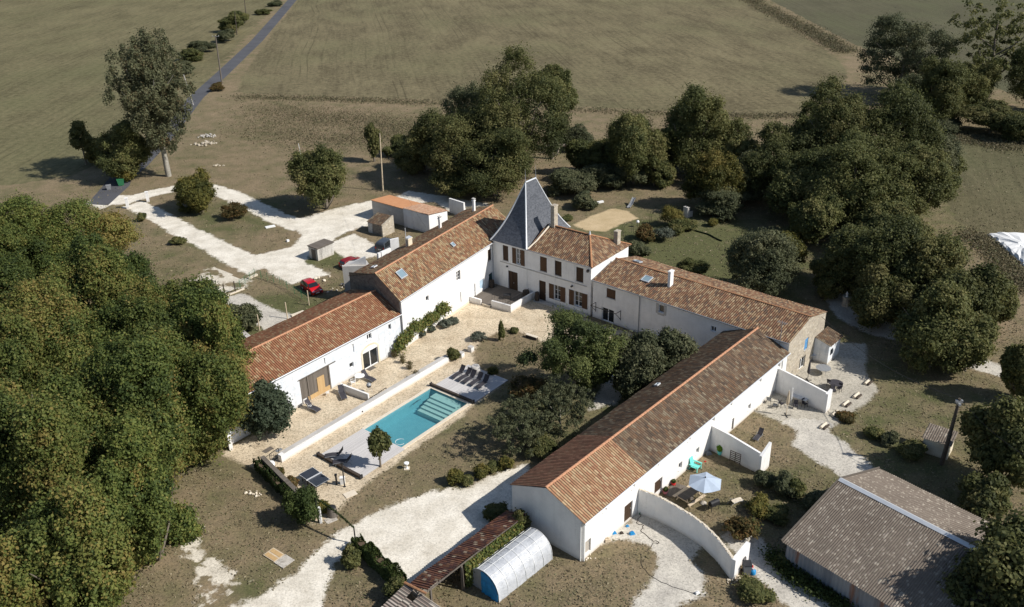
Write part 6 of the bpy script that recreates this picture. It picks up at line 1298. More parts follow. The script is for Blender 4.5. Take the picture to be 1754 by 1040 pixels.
# ================================================================== WEST AND BACK
def car(px, px2, label, mat, s=1.0, cat='car', van=False, nm='parked_car'):
    a, b = G(*px), G(*px2); d = (b-a).normalized(); c = (a+b)/2; t = thing(nm, label, cat, (c.x, c.y, 0), math.atan2(d.y, d.x)); L, W = 3.95, 1.68
    prof = [(-1.95, .28), (-1.97, .62), (-1.88, .95), (-1.72, 1.32), (-1.45, 1.43), (-.2, 1.47), (.35, 1.40), (1.05, .98), (1.75, .80), (1.95, .60), (1.97, .30)]
    if van: prof = [(-1.97, .28), (-1.98, .8), (-1.95, 1.3), (-1.85, 1.62), (-1.5, 1.68), (.0, 1.68), (.5, 1.6), (1.1, 1.05), (1.75, .92), (1.95, .7), (1.97, .3)]
    q = MB(); vs = []; 
    for x, z in prof: 
        wtop = .62 if z > 1.2 else (.80 if z > .7 else .84); wtop = .78 if abs(x) > 1.9 else wtop; vs += [(x, -wtop, z), (x, wtop, z)]
    low = [(x, -.82, .25) for x, _ in prof]; n_ = len(prof)
    q.mesh(vs, [(2*i, 2*i+2, 2*i+3, 2*i+1) for i in range(n_-1)], True)
    # sides: sill line, belt line, roof line
    for s_ in (-1, 1):
        P = [(x, s_*(.78 if abs(x) > 1.9 else (.62 if z > 1.2 else (.80 if z > .7 else .84))), z) for x, z in prof]; belt = [(x, s_*.84, min(z, .88)) for x, z in prof]; bot = [(x, s_*.82, .26) for x, z in prof]
        for i in range(n_-1): q.face([bot[i], bot[i+1], belt[i+1], belt[i]], smooth=False); 
        for i in range(n_-1):
            if P[i][2] > .88 or P[i+1][2] > .88: q.face([belt[i], belt[i+1], P[i+1], P[i]])
    q.face([(-1.95, -.82, .26), (-1.95, .82, .26), (1.97, .82, .26), (1.97, -.82, .26)]); body = q.build('body', mat, t)
    h = .22 if van else 0
    q = MB(); q.mesh([(.40, -.60, 1.40+h*.9), (.40, .60, 1.40+h*.9), (1.02, .72, 1.02), (1.02, -.72, 1.02)], [(0, 3, 2, 1)]); P_ = q.build('windscreen', 'glass', t); P_.location = (.03, 0, .03)
    q = MB(); q.mesh([(-1.74, -.58, 1.30+h), (-1.74, .58, 1.30+h), (-1.90, .70, .98), (-1.90, -.70, .98)], [(0, 1, 2, 3)]); P_ = q.build('rear_window', 'glass', t); P_.location = (-.03, 0, .02)
    for s_ in (-1, 1):
        q = MB(); q.mesh([(-1.55, s_*.66, 1.30+h*.9), (-.55, s_*.655, 1.36+h*.9), (-.55, s_*.845, .93), (-1.72, s_*.84, .93)], [(0, 1, 2, 3)]); P_ = q.build('side_window', 'glass', t); P_.location = (0, s_*.02, .01)
        q = MB(); q.mesh([(-.48, s_*.655, 1.36+h*.9), (.30, s_*.66, 1.30+h*.9), (.88, s_*.82, .98), (-.48, s_*.845, .93)], [(0, 1, 2, 3)]); P_ = q.build('side_window', 'glass', t); P_.location = (0, s_*.02, .01)
        q = MB(); q.mesh([(1.68, s_*.45, .80), (1.95, s_*.42, .66), (1.93, s_*.78, .64), (1.55, s_*.80, .82)], [(0, 1, 2, 3)]); P_ = q.build('headlight', 'zinc', t); P_.location = (.015, 0, .02)
        q = MB(); q.box(-1.99, -1.94, s_*.66-.1, s_*.66+.1, .75, 1.0); q.build('tail_light', 'redp', t)
        q = MB(); q.box(.55, .72, s_*.88-.06, s_*.88+.06, .93, 1.05); q.build('mirror', mat, t)
        for x_ in (-1.2, 1.22):
            q = MB(); q.tube([(x_, s_*.70, .31), (x_, s_*.87, .31)], .31, 18); w_ = q.build('wheel', 'black', t); q = MB(); q.tube([(x_, s_*.865, .31), (x_, s_*.885, .31)], .18, 12); q.build('rim', 'zinc', w_)
    q = MB(); q.box(1.95, 2.0, -.55, .55, .34, .52); q.build('grille', 'black', t); q = MB(); q.box(1.995, 2.01, -.26, .26, .40, .51); q.build('number_plate', 'plw', t)
    q = MB(); q.box(-2.0, -1.96, -.26, .26, .6, .71); q.build('number_plate', 'plw', t); t.scale = (s,)*3; return t
k = N('red_car_paint', .3, .5); k.b.inputs['Coat Weight'].default_value = .6; MT['redcar'] = k.col((.50, .006, .010)); k = N('dark_blue_grey_paint', .3, .5); MT['darkcar'] = k.col((.05, .06, .075)); k = N('wine_red_paint', .3, .5); MT['winecar'] = k.col((.22, .012, .015))
car((523, 490), (546, 507), 'bright red hatchback parked on the grass behind the barn', 'redcar', .93)
car((594, 459), (613, 452), 'dark red car half hidden behind the white lean-to', 'winecar', .9); car((655, 432), (671, 421), 'dark grey blue van half hidden behind the tall wing', 'darkcar', 1.0, 'van', True, 'parked_van')
# gate pillars, bins
for px, lb in (((219.5, 357), 'white gate pillar on the house side of the drive entrance'), ((254, 346), 'white gate pillar between the two drives')):
    t = thing('gate_pillar', lb, 'gate pillar', G(*px), .3); q = MB(); q.box(-.22, .22, -.22, .22, 0, 1.75); q.build('pillar', 'white', t); q = MB(); q.box(-.28, .28, -.28, .28, 1.75, 1.85); q.build('cap', 'white', t)
def wbin(px, mat, lb, s=1.0):
    t = thing('wheeled_bin', lb, 'bin', G(*px), .4); q = MB(); q.mesh([(-.45, -.35, .1), (.45, -.35, .1), (.45, .35, .1), (-.45, .35, .1), (-.6, -.45, 1.15), (.6, -.45, 1.15), (.6, .45, 1.15), (-.6, .45, 1.15)], [(0, 1, 5, 4), (1, 2, 6, 5), (2, 3, 7, 6), (3, 0, 4, 7), (3, 2, 1, 0)]); q.build('body', mat, t); q = MB(); q.box(-.63, .63, -.48, .48, 1.15, 1.25); q.build('lid', mat, t); t.scale = (s,)*3
wbin((208, 318), 'plgreen', 'dark green container bin under the trees beside the asphalt'); wbin((187, 325), 'zincd', 'small grey bin standing on the asphalt by the drive', .7)
flat('white_board', (463, 389), .75, .4, .12, 'plw', .5, 'white board lying on the lawn between the two drives', 'board'); flat('white_block', (493, 414), .2, .15, .3, 'plw', .9, 'tiny white block at the lawn corner by the wide gravel', 'block')
flat('kerb_block', (433, 475), .75, .18, .25, 'coping', .9, 'white kerb block at the corner of the fenced lawn', 'block'); flat('kerb_block', (510, 538.5), .9, .2, .2, 'coping', .75, 'pale stone kerb lying along the barn roof edge', 'block'); flat('stone_kerb', (402, 502), 1.5, .12, .15, 'coping', .85, 'thin pale kerb at the near end of the fenced lawn', 'kerb'); flat('white_beam', (1010, 351), 2.6, .22, .25, 'plw', .45, 'long white beam lying on the grass behind the tower', 'beam')
flat('stone_ledge', (416, 574), 2.6, .3, .5, 'grey', -.9, 'grey stone ledge running under the plane tree to the barn', 'ledge')
fp = [((445, 567), (441.5, 539), 'square fence post closest to the plane trees behind the barn'), ((492.5, 546), (489.5, 518), 'pale fence post in the middle of the pale gravel edge'), ((529.5, 523), (527, 498), 'pale fence post just below the red car')]
for b_, t_, lb in fp: post('fence_post', lb, 'fence post', b_, HT(b_[0], b_[1], t_[1]), .07, 'palewood')['group'] = 'fence posts behind the barn'
for b_, t_, lb in (((403.5, 501), (400, 482), 'dark gate post at the corner of the fenced lawn'), ((385, 505), (384, 487), 'thin dark post near the plane tree rim')): post('gate_post', lb, 'fence post', b_, HT(b_[0], b_[1], t_[1]), .08, 'darkwood')
# wire fence round the little lawn
t = thing('wire_fence', 'thin green wire fence around the lawn beside the red car', 'fence', G(403, 500)); o_ = G(403, 500); pts = [G(403, 500), G(437, 474), G(480, 488), (G(530, 520))]; 
for i in range(3):
    a, b = pts[i]-o_, pts[i+1]-o_; n_ = 4; q = MB(); [q.bar(a+Vector((0, 0, z_)), b+Vector((0, 0, z_)), .015) for z_ in (.3, .6, .9, 1.15)]; [q.bar(a.lerp(b, j/14), a.lerp(b, j/14)+Vector((0, 0, 1.15)), .012) for j in range(15)]; q.build('wire_mesh', 'plgreen', t)
    for j in range(n_): p = a.lerp(b, j/n_); q = MB(); q.tube([p, p+Vector((0, 0, 1.25))], .03, 6); q.build('post', 'plgreen', t)
# garden behind the house
t = thing('stone_barbecue', 'grey stone barbecue with a chimney block in the back garden', 'barbecue', G(1178, 371), .6); q = MB(); q.box(-.6, .6, -.5, .5, 0, 1.0); q.box(-.6, -.15, -.5, .5, 1.0, 1.7); q.build('masonry', 'conc', t); q = MB(); q.box(-.1, .55, -.45, .45, 1.0, 1.08); q.build('grill', 'steel', t); q = MB(); q.box(.6, .62, -.3, .3, .2, .8); q.build('wood_hole_shade', 'black', t)  # flat black plate stands for the shade inside the wood hole
t = thing('garden_slide', 'grey garden slide lying on the grass by the sand pit', 'slide', G(1081, 353), 1.05); q = MB(); vs = [(-1.2, .12), (-.6, .15), (0, .35), (.7, .8), (1.2, 1.05)]
for y_ in (-.28, .24): q.mesh([(x, y_, z) for x, z in vs]+[(x, y_+.04, z) for x, z in vs]+[(x, y_, z+.14) for x, z in vs]+[(x, y_+.04, z+.14) for x, z in vs], [(i, i+1, 11+i, 10+i) for i in range(4)]+[(5+i, 15+i, 16+i, 6+i) for i in range(4)]+[(10+i, 11+i, 16+i, 15+i) for i in range(4)])
q.mesh([(x, -.26, z) for x, z in vs]+[(x, .26, z) for x, z in vs], [(i, i+1, 6+i, 5+i) for i in range(4)]); q.build('chute', 'zincd', t); q = MB(); q.bar((1.2, -.26, 1.0), (1.4, -.26, 0), .05); q.bar((1.2, .26, 1.0), (1.4, .26, 0), .05); q.build('leg', 'zincd', t)
for px, lb in (((1122, 380), 'thin metal rose arch near the stone barbecue'), ((1075, 402), 'thin metal rose arch behind the brown manor roof')):
    t = thing('garden_arch', lb, 'arch', G(*px), .5); q = MB(); [q.tube([(-.9, y_, 0)]+[(-.9*math.cos(PI*i/8), y_, 1.2+.8*math.sin(PI*i/8)) for i in range(9)]+[(.9, y_, 0)], .025, 5) for y_ in (-.2, .2)]; q.build('arch', 'steel', t)
q = MB(); q.lathe([(0, 0), (.22, .1), (.26, .28), (.18, .46), (0, .52)], n=12); o = q.build('globe_lamp', 'plw'); o.location = G(1092, 389)+Vector((0, 0, .6)); tag(o, 'white globe on a stick beside the rose arch', 'lamp'); q = MB(); q.tube([(0, 0, -.6), (0, 0, .05)], .03, 6); q.build('stick', 'steel', o)
cable('low dark hedge line dividing the back lawn from the orchard grass', [(1190, 396), (1212, 402), (1236, 414)], .12, 'leafdark', 'low_hedge', 'hedge', .1)
# silage sheet at the right edge
me_p = GP([(1690, 402), (1720, 400), (1800, 402), (1830, 440), (1790, 470), (1752, 456), (1735, 440), (1712, 420)]); c0 = np.mean(me_p, 0); rs = np.random.RandomState(2)
t = thing('silage_cover', 'long heap under white plastic sheeting at the right edge of the meadow', 'silage heap', (c0[0], c0[1], 0)); q = MB(); rings = [(1.0, 0), (.96, .3), (.85, .5), (.5, .62), (.2, .66)]
pl_ = np.array(me_p)-c0; pl_ = np.concatenate([pl_+(np.roll(pl_, -1, 0)-pl_)*f for f in (0, .2, .4, .6, .8)], 1).reshape(-1, 2); m = len(pl_); vs = []
for f, z in rings: vs += [(p[0]*f, p[1]*f, max(0.0, z+(rs.normal()*.07 if z else .02))) for p in pl_]
q.mesh(vs, [(i*m+k_, i*m+(k_+1) % m, (i+1)*m+(k_+1) % m, (i+1)*m+k_) for i in range(4) for k_ in range(m)]+[tuple(range(4*m, 5*m))]); q.build('plastic_sheet', 'plw', t)
# ================================================================== GREENHOUSE
a_, b_ = G(824, 1016), G(922, 952); n1, n2 = G(808, 995), G(852, 1036); axd = (G(942, 965)-G(858, 1033)); axd = axd.normalized(); W_ = 3.15; o0 = (n1+n2)/2
hg_ = math.degrees(math.atan2(axd.x, axd.y)); t = thing('polytunnel', 'milky plastic polytunnel with a blue tarpaulin over its near doorway', 'polytunnel', o0, RZ(hg_)); LP = 6.3
k = N('milky_film', .35, .5); nn = k.noise(2.2, 5, k.obj(), .7); MT['film'] = k.col(k.ramp(nn, [(.3, (.44, .46, .49)), (.7, (.66, .68, .71))])); wv = k.noise(3, 4, k.obj(), .6, 1.5); k.bump(wv, .4, .12)
k.b.inputs['Alpha'].default_value = .82
def hoop(x, r=W_/2, h=2.15, n=14, o=0.0): return [(x, -(r+o)*math.cos(PI*i/n), (h+o)*math.sin(PI*i/n)**.72) for i in range(n+1)]
q = MB(); nx = 24; P = [hoop(LP*i/nx) for i in range(nx+1)]; rs = np.random.RandomState(1)
vs = [(p[0], p[1]*(1+rs.normal()*.006), p[2]*(1+rs.normal()*.008)-.03*abs(math.sin(PI*i*6/nx))) for i, h_ in enumerate(P) for p in h_]; q.mesh(vs, [(i*15+j, (i+1)*15+j, (i+1)*15+j+1, i*15+j+1) for i in range(nx) for j in range(14)], True); q.build('film', 'film', t)
for i in range(7): q = MB(); q.tube(hoop(LP*i/6, o=.02), .022, 6, caps=False); q.build('hoop', 'plw', t)
q = MB(); [q.tube([(0, hoop(0)[j][1], hoop(0)[j][2]+.03), (LP, hoop(0)[j][1], hoop(0)[j][2]+.03)], .018, 6) for j in (3, 5, 7, 9, 11)]; q.build('purlin', 'plw', t)
H0 = hoop(0); q = MB(); q.mesh([(.03, p[1], p[2]) for p in H0], [tuple(range(15))]); q.build('end_film', plain('dull_end_film', (.36, .36, .35), .5), t); HL = hoop(LP); q = MB(); q.mesh([(LP-.03, p[1], p[2]) for p in HL], [tuple(range(14, -1, -1))]); q.build('end_film', plain('far_end_film', (.4, .4, .4), .5), t)
q = MB(); rs = np.random.RandomState(6); grid = []
for j in range(9):
    f = j/8; y_ = -W_/2*.97+W_*.55*f
    zt_ = 2.1*max(.02, 1-(y_/(W_/2))**2)**.36; grid.append([(-.05-.08*rs.rand(), y_, zt_*g_) for g_ in np.linspace(1, 0, 8)])
q.mesh([p for r_ in grid for p in r_], [(i*8+j, (i+1)*8+j, (i+1)*8+j+1, i*8+j+1) for i in range(8) for j in range(7)]); q.build('tarpaulin', 'bluep', t)

# ================================================================== VEGETATION
MT['lplane'] = m_leaf('plane_tree_leaf', [(.042, .064, .017), (.074, .102, .024), (.114, .140, .033), (.165, .172, .044), (.225, .175, .052)])
MT['loak'] = m_leaf('dark_oak_leaf', [(.050, .060, .020), (.084, .094, .030), (.122, .126, .042), (.17, .155, .058)])
MT['lgrey'] = m_leaf('grey_green_leaf', [(.060, .070, .034), (.095, .105, .052), (.145, .145, .075)])
MT['lpoplar'] = m_leaf('poplar_leaf', [(.055, .062, .032), (.088, .094, .048), (.125, .128, .066), (.105, .072, .035)])
MT['lyel'] = m_leaf('yellow_green_leaf', [(.050, .056, .014), (.095, .095, .022), (.150, .135, .032), (.19, .15, .04)])
MT['lpine'] = m_leaf('pine_needle', [(.034, .050, .018), (.064, .084, .026), (.100, .122, .036), (.14, .155, .050)])
MT['lred'] = m_leaf('autumn_shrub_leaf', [(.05, .045, .015), (.09, .07, .022), (.15, .085, .03), (.07, .075, .022)])
MT['lsil'] = m_leaf('silver_shrub_leaf', [(.07, .085, .06), (.12, .135, .10), (.17, .18, .14)])
MT['ldry'] = m_leaf('dry_stalk', [(.14, .11, .06), (.22, .18, .10), (.08, .09, .03)])
proto('plane', 1, 'lplane', .155, base=-.12, nclump=560, per=230, rc=(.09, .17), lump=.45, vspread=.2, lobes=15, lsize=(.26, .46), loose=.2)
proto('oak', 2, 'loak', .19, base=-.06, nclump=420, per=150, rc=(.09, .19), lump=.3, lobes=14, lsize=(.2, .5), loose=.05, vspread=.2)
proto('grey', 3, 'lgrey', .17, base=-.05, nclump=300, per=120, rc=(.09, .2), lump=.3, loose=.1)
proto('poplar', 4, 'lpoplar', .22, base=.2, nclump=620, per=85, rc=(.07, .15), shell=(.25, 1.0), lump=.25, shape='tall', bottom=-1, lobes=0)
proto('yel', 5, 'lyel', .17, base=-.05, nclump=320, per=130, rc=(.09, .2), lump=.3, loose=.1)
proto('gbush', 15, 'leafmid', .11, base=-.1, nclump=160, per=120, rc=(.12, .26), lump=.15, shape='dome')
proto('bush', 6, 'loak', .12, base=-.1, nclump=140, per=110, rc=(.12, .28), shell=(.4, .95), lump=.22, shape='dome')
proto('ybush', 7, 'lyel', .11, base=-.1, nclump=120, per=60, rc=(.18, .34), shell=(.4, .95), lump=.25, shape='dome')
proto('pine', 8, 'lpine', .13, base=.08, nclump=230, per=230, rc=(.08, .2), lump=.45, loose=.1, lobes=17, lsize=(.16, .38))
proto('rbush', 9, 'lred', .14, base=-.1, nclump=120, per=50, rc=(.16, .32), shell=(.3, .95), lump=.3, shape='dome')
proto('sbush', 10, 'lsil', .12, base=.0, nclump=80, per=50, rc=(.18, .34), shell=(.3, .95), lump=.3, shape='dome')
proto('sparse', 11, 'lgrey', .10, base=.05, nclump=300, per=55, rc=(.05, .14), lump=.3, lobes=0)
proto('cone', 12, 'loak', .12, base=.0, nclump=200, per=50, rc=(.14, .26), shell=(.3, .9), lump=.12, shape='cone', lobes=0)
proto('tallgreen', 13, 'loak', .2, base=.12, nclump=160, per=60, rc=(.14, .28), shell=(.3, 1.0), lump=.2, shape='tall')
proto('mistle', 14, 'loak', .22, base=.2, nclump=150, per=60, rc=(.05, .12), shell=(.3, 1.0), lump=.2, bottom=-1, lobes=0)
def treec(name, label, key, c, rpx, H, seed=0, group=None, base=None, **kw):
    """tree placed by the photo point of its crown's centre"""
    b = PROTO[key][3] if base is None else base; zc = H*(1+b)/2; p = G(c[0], c[1], zc); wd = rpx*2*PJ((p.x, p.y, 0))[2]/PJ((p.x, p.y, zc))[2]
    u, v, _ = PJ((p.x, p.y, 0)); return tree(name, label, key, (u, v), 0, wd, seed, 'tree', group, base, H=H, **kw)
pg = 'big plane trees at the left side'
for i, (c, r, H, lb) in enumerate((((88, 428), 118, 15, 'uppermost big plane tree in the left group near the drive'), ((292, 592), 98, 14, 'big plane tree leaning towards the back of the red roofed barn'), ((95, 610), 140, 16, 'big plane tree at the left edge in the middle of the group'),
    ((330, 690), 92, 15, 'big plane tree touching the end of the red barn roof'), ((215, 745), 125, 16, 'big plane tree in the heart of the left group'), ((60, 820), 120, 17, 'big plane tree at the left edge below the middle'), ((245, 860), 82, 14, 'big plane tree above the limestone patches'), ((110, 975), 120, 15, 'big plane tree in the bottom left corner'), ((192, 505), 84, 14, 'big plane tree between the uppermost one and the barn'), ((5, 470), 90, 14, 'big plane tree cut by the left edge near the uppermost one'), ((10, 700), 95, 15, 'big plane tree cut by the left edge at mid height'), ((350, 620), 74, 13, 'smaller plane tree overhanging the red barn roof corner'))):
    treec('plane_tree', lb, 'plane', c, r*.95, H*(.92+.16*(i % 3)/2), seed=i, group=pg)
T = tree
T('poplar_tree', 'tall thin poplar with mistletoe and a pale bare trunk near the road', 'poplar', (289, 302), 36, 118, 1, base=.2, trunkmat='barkp', tr=.55)
T('tree', 'dark leafy tree under the left side of the tall poplar', 'oak', (222, 305), 205, 100, 3); T('tree', 'small thin tree standing left of the tall poplar', 'tallgreen', (148, 282), 210, 42, 2, base=.3); treec('bush', 'yellowish dark bush over the green container bin', 'yel', (205, 292), 30, 4, 5)
treec('bush', 'low bush left of the tall poplar by the field edge', 'yel', (172, 262), 26, 4.5, 8)
T('tree', 'round reddish green tree on the lawn between the two drives', 'yel', (345, 362), 290, 78, 4); treec('bush', 'brownish shrub right of the tree between the two drives', 'rbush', (404, 362), 24, 2.4, 1)
treec('bush', 'tiny dark shrub left of the lower drive', 'bush', (243, 372), 9, 1.4, 1); treec('bush', 'small low shrub on the lawn left of the wide gravel', 'bush', (306, 412), 13, 1.0, 2)
T('tree', 'dark round tree beside the gravel drive left of the pale pole', 'oak', (560, 358), 232, 112, 6); treec('tree', 'slim dark conifer behind the pale pole', 'tallgreen', (638, 240), 15, 7.5, 3)
og_ = 'dark oaks behind the house'
T('oak_tree', 'tallest dark oak rising above the tower against the field', 'oak', (893, 300), 88, 180, 1, group=og_, tr=.7); T('oak_tree', 'wide dark oak left of the tallest one', 'oak', (785, 315), 172, 160, 2, group=og_); T('oak_tree', 'dark oak in front of the tallest one near the pink roof', 'oak', (850, 335), 215, 150, 3, group=og_); T('oak_tree', 'small dark oak at the left end of the oak clump', 'oak', (727, 295), 215, 85, 4, group=og_); T('oak_tree', 'dark oak branch mass hanging right of the clump', 'oak', (945, 272), 105, 78, 5, group=og_, base=.52)
treec('bush', 'dark bushes directly left of the slate tower roof', 'oak', (790, 310), 52, 5, 6)
treec('tree', 'thin undergrowth tree beside the fallen trunk', 'grey', (985, 235), 34, 5, 7)
q = MB(); a, b = G(935, 262), G(1030, 258); rel = b-a; q.tube([(0, 0, 1.2), (rel.x*.5, rel.y*.5, 1.4), (rel.x, rel.y, 1.1)], [.4, .3, .2], 8); q.tube([(rel.x*.25, rel.y*.25, 1.3), (rel.x*.2, rel.y*.2-2, .3), (rel.x*.05, rel.y*.05-4, .1)], [.18, .12, .06], 6); o = q.build('fallen_trunk', 'bark'); o.location = a; tag(o, 'fallen dark trunk lying level between the oak clump and the round tree', 'trunk')
T('tree', 'round dark tree right of the fallen trunk', 'oak', (1085, 315), 178, 106, 8); T('tree', 'tall dome shaped tree behind the yellowish garden tree', 'oak', (1177, 300), 138, 134, 9); T('tree', 'yellowish tree in the back garden beyond the stone barbecue', 'yel', (1222, 355), 252, 92, 10); treec('tree', 'low spreading tree skirt around the yellowish garden tree', 'grey', (1232, 345), 48, 4.5, 11)
for i, (c, r, H, lb) in enumerate((((985, 315), 33, 4, 'shrub right behind the slate tower roof'), ((1030, 300), 34, 4.5, 'shrub between tower and round dark tree'), ((1000, 345), 20, 2.5, 'low shrub at the white beam behind the tower'), ((1075, 300), 34, 4, 'shrub at the foot of the round dark tree'), ((1135, 270), 34, 6, 'dark shrub between the round tree and the dome shaped tree'))): treec('bush', lb, 'grey' if i < 4 else 'oak', c, r, H, 20+i)
rg_ = 'dark trees of the right hand grove'
for i, (f, tp_, wd_, lb, kk) in enumerate((((1322, 340), 208, 140, 'dark tree at the left end of the right hand grove', 'oak'), ((1415, 330), 142, 155, 'tallest tree of the right hand grove', 'oak'), ((1505, 335), 142, 160, 'tall green tree at the back right of the grove', 'oak'), ((1450, 385), 215, 200, 'wide dark tree in the middle of the grove', 'oak'), ((1555, 385), 240, 145, 'reddish dark tree at the right end of the grove', 'oak'), ((1375, 378), 275, 130, 'low dark tree at the front left of the grove', 'oak'), ((1490, 400), 300, 130, 'low dark tree at the front of the grove', 'oak'), ((1265, 320), 225, 80, 'dark tree between the dome shaped tree and the grove', 'oak'))): T('tree', lb, kk, f, tp_, wd_, 30+i, group=rg_)
T('tree', 'wide tree on the far field edge at the top right', 'grey', (1540, 165), 18, 172, 40, leaf=.25); T('tree', 'dark undergrowth tree below the far field edge tree', 'oak', (1590, 215), 90, 105, 41)
T('mistletoe_tree', 'tall bare limbed tree full of mistletoe balls at the top right corner', 'mistle', (1685, 178), -25, 175, 2, base=.15, tr=.5, leaf=.34); T('tree', 'dark tree behind the mistletoe tree at the right edge', 'oak', (1765, 190), 30, 110, 42)
for i, (c, r, H, lb) in enumerate((((1640, 165), 45, 6, 'dark hedge tree under the mistletoe tree'), ((1700, 205), 45, 6, 'dark hedge tree right of the grove at the meadow edge'), ((1750, 215), 40, 6, 'dark hedge tree at the right frame edge above the meadow'), ((1620, 215), 30, 3, 'pale shrub at the left end of the meadow hedge'))): treec('tree', lb, 'oak' if i < 3 else 'grey', c, r, H, 45+i)
T('tree', 'broad light green fruit tree in the back garden behind the east wing', 'grey', (1300, 500), 392, 140, 50); T('tree', 'yellow tinged small tree behind the fruit tree', 'yel', (1338, 465), 395, 74, 51); treec('bush', 'round dark bush close behind the east wing roof', 'bush', (1184, 462), 28, 2.2, 3); treec('bush', 'small bright green shrub right of the stone barbecue', 'ybush', (1221, 381), 8, 1.3, 4); treec('bush', 'small fig like shrub in the orchard grass', 'ybush', (1365, 405), 22, 1.6, 5)
eg = 'dark trees beyond the stone gable'
for i, (f, tp_, wd_, lb) in enumerate((((1462, 500), 382, 125, 'dark tree left in the group beyond the stone gable'), ((1548, 530), 372, 165, 'biggest dark tree beyond the stone gable'), ((1625, 585), 430, 135, 'dark tree above the pale path on the right'), ((1592, 628), 490, 150, 'dark tree whose shade falls on the round tables'), ((1505, 560), 445, 100, 'dark tree close to the white lean-to'), ((1652, 635), 525, 90, 'dark tree just left of the pale path'), ((1695, 555), 470, 70, 'dark tree on the right side of the group beside the silage heap'), ((1422, 505), 432, 66, 'small dark tree behind the end of the east wing roof'))): T('tree', lb, 'oak', f, tp_, wd_, 60+i, group=eg)
treec('tree', 'small dark tree cut by the right frame edge above the path end', 'oak', (1755, 640), 32, 7, 70)
treec('tree', 'dark thin tree at the right edge above the corrugated shed', 'oak', (1725, 775), 62, 8, 71, leaf=.22); treec('tree', 'lower dark tree right of the power pole', 'oak', (1690, 850), 42, 4, 72, leaf=.2); treec('tree', 'dark tree overhanging the bottom right corner of the corrugated shed roof', 'oak', (1745, 985), 105, 8.5, 73, leaf=.22)
# courtyard
T('pine_tree', 'bright green pine in the courtyard before the east wing', 'pine', (985, 672), 522, 145, 1, base=.12); treec('pine_tree', 'lower right limb mass of pine beside the olive shrubs', 'pine', (1020, 625), 40, 5.5, 2); treec('pine_tree', 'small separate pine ball below the courtyard pine', 'pine', (1007, 655), 17, 2.8, 3)
T('tree', 'olive green tree between the pine and the east wing wall', 'grey', (1078, 672), 562, 98, 80, leaf=.17); T('tree', 'olive green tree near the long roof edge', 'grey', (1143, 655), 565, 88, 81, leaf=.17); treec('bush', 'dark shrub under the long roof edge in the courtyard', 'bush', (1080, 665), 30, 2, 6)
T('tree', 'thin grey twiggy tree left of the long roof', 'sparse', (960, 745), 655, 92, 1, trunkmat='barkp'); T('tree', 'wide thin leaved tree between pool lawn and long roof', 'sparse', (898, 765), 680, 100, 2); treec('bush', 'reddish thin shrub right of the far pool deck', 'rbush', (905, 668), 36, 2.4, 8); treec('bush', 'dark low shrub by the long roof below the twiggy tree', 'bush', (930, 765), 26, 1.8, 9)
T('tree', 'slender upright dark tree shading the near pool deck', 'tallgreen', (652, 800), 730, 36, 7, base=.16, leaf=.15)
MT['lgp'] = m_leaf('grey_pine_needle', [(.035, .05, .028), (.06, .08, .045), (.09, .11, .065)]); proto('gpine', 8, 'lgp', .18, base=.0, nclump=170, per=150, rc=(.12, .24), lump=.35, loose=.3, lobes=14, lsize=(.22, .4))
treec('pine_tree', 'grey green pine leaning on the barn wall', 'gpine', (455, 700), 50, 5.6, 5, base=.02)
treec('bush', 'round dense green bush at the end of the stone wall', 'gbush', (517, 872), 33, 3.6, 11)
for px, r, H, kk, lb in (((780, 820), 13, 1.5, 'ybush', 'leftmost small round shrub in the row above the drive'), ((800, 824), 10, .9, 'bush', 'low dark shrub right of the leftmost round one'), ((824, 808), 12, 1.4, 'ybush', 'middle small round shrub in the row above the drive'), ((845, 800), 10, .9, 'bush', 'low dark shrub between the two right round ones'), ((866, 795), 11, 1.3, 'ybush', 'rightmost small round shrub in the row above the drive')): treec('bush', lb, kk, px, r, H, int(px[0]))
T('cypress', 'small dark cypress at the edge of the courtyard lawn', 'cone', (859, 584), 549, 13, 1, leaf=.12, trunk=False); treec('bush', 'silvery shrub left of the small cypress', 'sbush', (820, 577), 11, 1.0, 1); treec('bush', 'small dark shrub between the small cypress and the bench', 'bush', (881, 566), 7, .6, 12); treec('bush', 'green bush in the planter at the end of the pool wall', 'bush', (776, 608), 9, 1.6, 13); treec('bush', 'small shrub on the lawn right of the lounger deck', 'ybush', (845, 636), 9, .7, 14)
t = thing('stone_planter', 'round grey stone planter behind the five loungers', 'planter', G(815, 640)); q = MB(); q.lathe([(.5, 0), (.6, .5), (.45, 1.0), (.38, 1.0)], n=18); q.build('pot', 'grey', t); q = MB(); q.lathe([(.4, .95), (0, .95)], n=18); q.build('soil', 'soil', t)
for i, (px, r, lb) in enumerate((((671, 583), 9, 'lavender tuft at the left foot of the tall wing'), ((694, 571), 8, 'lavender tuft left of the vine covered door'), ((729, 557), 8, 'grey lavender tuft under the vine in the middle'), ((756, 548), 12, 'large grey lavender tuft right of the vine'), ((714, 567), 7, 'lavender tuft second from the vine covered door'), ((768, 543), 8, 'lavender tuft at the right end of the vine'))): treec('lavender', lb, 'sbush', (px[0]+8, px[1]+6), r, .8, 30+i, group='lavender along the tall wing', trunk=False)
